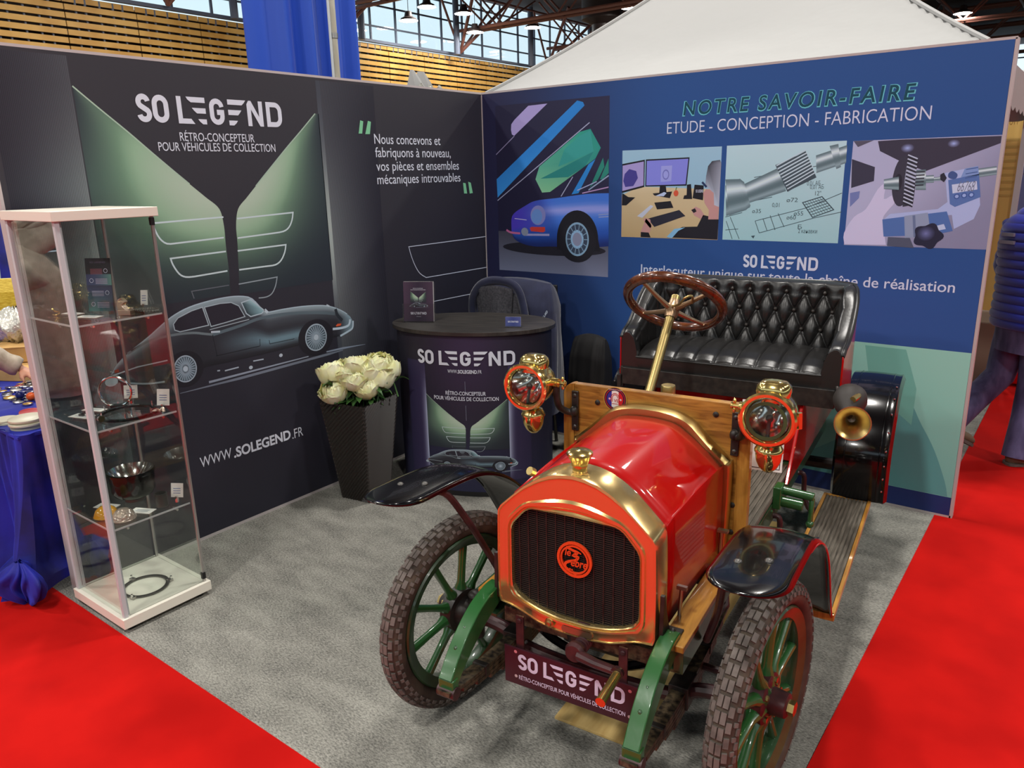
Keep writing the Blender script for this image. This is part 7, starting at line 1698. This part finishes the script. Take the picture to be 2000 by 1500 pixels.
q.grid(lambda u, v: tuple(Vector(puffring(.84 + .40 * v, pv(.84 + .40 * v)[0] + .014, pv(.84 + .40 * v)[1] + .014)[0]) * 0 + Q(0, 0, .84 + .46 * v) + sd * ((pv(.84 + .46 * v)[0] + .014) * math.copysign(abs(cos(-.95 + 1.5 * u * (1 - .35 * v))) ** .8, cos(-.95 + 1.5 * u * (1 - .35 * v)))) + f * ((pv(.84 + .46 * v)[1] + .014) * math.copysign(abs(sin(-.95 + 1.5 * u * (1 - .35 * v))) ** .8, sin(-.95 + 1.5 * u * (1 - .35 * v))))), 14, 10); q.build('side_panel', 'black_fabric', jk_, smooth=60, solid=.006)
q = MB(); q.loft([ring(Q(-.01, 0, .70), 0, .185, .135), ring(Q(-.01, 0, .90), 0, .19, .14)])
for h_, k_, a_ in legs:
    d_ = (a_ - k_).normalized(); q.tube([h_ + Vector((0, 0, -.02)), h_ * .5 + k_ * .5, k_, k_ * .5 + a_ * .5, a_ + d_ * .03], [.110, .098, .085, .080, .086], 16)
q.build('jeans', 'jeans', pm, smooth=80)
def shoe(c, dirv, pitch=0):
    q = MB(); dv = Vector(dirv).normalized(); T_ = Matrix.Translation(c) @ Matrix(((dv.y, dv.x, 0, 0), (-dv.x, dv.y, 0, 0), (0, 0, 1, 0), (0, 0, 0, 1))) @ Matrix.Rotation(pitch, 4, 'X')
    q.ball((0, .02, .045), (.045, .07, .05), 16, 10, T_); q.ball((0, .12, .035), (.047, .09, .036), 16, 10, T_); q.ball((0, -.02, .04), (.04, .05, .042), 14, 10, T_); s2 = q.build('shoe', 'shoe', pm, smooth=180); remesh(s2, .006, 3)
    q = MB(); q.prism(sm2([(-.042, -.06), (.042, -.06), (.046, .05), (.048, .14), (.025, .20), (-.025, .20), (-.048, .14), (-.046, .05)], 3, True), lambda x, y: T_ @ Vector((x, y, .001)), lambda x, y: T_ @ Vector((x, y, .020))); q.build('sole', 'rubber_worn', s2, smooth=0)
shoe(aR * 1.0 - Vector((0, 0, aR.z)), (.86, .5, 0)); shoe(aL - Vector((0, 0, .09)), (.62, .78, 0), -.5)
q = MB(); hc = Q(.03, 0, 1.745); q.loft([[tuple(hc + sd * (.165 * cos(a_)) + f * (.19 * sin(a_)) + Vector((0, 0, .012 * cos(2 * a_)))) for a_ in [2 * pi * i / 32 for i in range(32)]], [tuple(hc + sd * (.163 * cos(a_)) + f * (.188 * sin(a_)) + Vector((0, 0, .008 + .012 * cos(2 * a_)))) for a_ in [2 * pi * i / 32 for i in range(32)]]] + [[tuple(hc + sd * (r_ * cos(a_)) + f * (r_ * 1.14 * sin(a_)) + Vector((0, 0, z_ - (.018 * (abs(cos(a_)) < .4) if z_ > .1 else 0)))) for a_ in [2 * pi * i / 32 for i in range(32)]] for r_, z_ in ((.092, .010), (.090, .06), (.082, .115), (.055, .128), (.01, .120))]); ht = q.build('hat', 'hat', pm, smooth=50)
q = MB(); q.loft([[tuple(hc + sd * (r_ * cos(a_)) + f * (r_ * 1.14 * sin(a_)) + Vector((0, 0, z_))) for a_ in [2 * pi * i / 32 for i in range(32)]] for r_, z_ in ((.0945, .014), (.0935, .040))], cap=False); q.build('hat_band', 'black_fabric', ht, smooth=50)
q = MB(); q.ball((0, -.018, .0), (.081, .096, .075), 18, 12, T); q.build('hair', 'hair', pm, smooth=180)
a = Art(lambda u, v, h: tuple(Q(0, 0, v) - sd * (.1 - u) - f * (.176 + h))); 
a.build('x_', pm) if False else None
q = MB(); 
for k, (zz, ww) in enumerate(((1.40, .085), (1.355, .10))): q.box((0, 0, 0), (ww, .012, .020), Matrix.Translation(Q(-.180, -.085, zz)) @ Matrix(((sd.x, f.x, 0, 0), (sd.y, f.y, 0, 0), (0, 0, 1, 0), (0, 0, 0, 1))))
q.build('jacket_emblem', mat('silver_transfer', rgb(150, 156, 176), .4), jk_, smooth=0)

# customer at the velvet table, mostly left of the picture, reaching over the badges
pn = empty('person', (-.86, -3.52, 0)); tag(pn, 'person in a beige hooded jacket reaching over the badges on the velvet table', 'person')
f = Vector((.10, .995, 0)); sd = Vector((f.y, -f.x, 0))
b = MB(); T = head(b, Q(.20, 0, 1.66), (f.x, f.y * .9, -.35)); b.ball(Q(.05, 0, 1.22), (.16, .13, .27), 16, 12); b.ball(Q(-.03, 0, .95), (.16, .14, .14), 16, 10)
legs = ((Q(-.02, -.10, .92), Q(.02, -.11, .50), Q(-.02, -.12, .08)), (Q(-.02, .10, .92), Q(.02, .11, .50), Q(-.02, .12, .08)))
for h_, k_, a_ in legs: b.tube([h_, k_, a_], [.085, .058, .042], 12)
OFF = Vector((-.86, -3.52, 0))
shL, shR = Q(.08, -.20, 1.43), Q(.10, .20, 1.41); eR, wR = Vector((-.90, -3.05, 1.075)) - OFF, Vector((-.805, -2.835, .915)) - OFF; eL, wL = Q(.18, -.28, 1.14), Q(.34, -.16, 1.05)
for s_, e_, w_2 in ((shL, eL, wL), (shR, eR, wR)): b.tube([s_, e_, w_2], [.052, .044, .030], 10)
hand(b, wR, (.16, .10, -.115), (-.3, -.2, -1), 1.0, .55); hand(b, wL, (.2, .9, -.2), (0, 0, -1), 1, .6)
body = b.build('body', 'skin', pn, smooth=180); remesh(body, .007, 3); face_bits(T, pn)
rs_ = []
for z_, w, d, o_ in ((.74, .215, .165, -.03), (.80, .225, .175, -.03), (.95, .225, .180, -.02), (1.10, .225, .180, .01), (1.25, .235, .180, .05), (1.38, .235, .165, .09), (1.47, .19, .13, .12), (1.53, .11, .10, .14)): rs_.append(ring(Q(o_, 0, z_) + Vector((.006 * sin(z_ * 50), 0, 0)), 0, w, d))
q = MB(); q.loft(rs_); jc = q.build('beige_jacket', 'beige_knit', pn, smooth=180)
q = MB()
for s_, e_, w_2 in ((shL, eL, wL), (shR, eR, wR)):
    pts = smoothpts([s_, s_ * .5 + e_ * .5, e_, e_ * .5 + w_2 * .5, w_2], 8); n = len(pts); q.tube(pts, [(.080 - .034 * i / n) + .004 * sin(i * 1.3) for i in range(n)], 14)
q.build('sleeve', 'beige_knit', jc, smooth=180)
q = MB(); hc2 = Q(.03, 0, 1.53)
q.grid(lambda u, v: tuple(hc2 + sd * ((.135 + .02 * sin(3 * v * pi)) * cos(2 * pi * u) * (1 - .35 * v)) + f * (.13 * sin(2 * pi * u) * (1 - .3 * v) - .05 * v) + Vector((0, 0, -.05 + .16 * sin(v * 2.2) - .05 * sin(2 * pi * u)))), 32, 10, cu=True); q.build('hood', 'beige_knit', jc, smooth=180, solid=.02)
q = MB(); q.loft([ring(Q(-.03, 0, .72), 0, .185, .14), ring(Q(-.03, 0, .95), 0, .195, .15)])
for h_, k_, a_ in legs: q.tube([h_, h_ * .5 + k_ * .5, k_, k_ * .5 + a_ * .5, a_ + Vector((0, 0, -.03))], [.115, .10, .085, .080, .082], 16)
q.build('trousers', 'dark_trousers', pn, smooth=80)
pm = pn
for h_, k_, a_ in legs: shoe(a_ - Vector((0, 0, a_.z)), (f.x, f.y, 0))
q = MB(); q.ball((0, -.022, .032), (.084, .100, .100), 18, 12, T); q.build('hair', 'hair', pn, smooth=180)
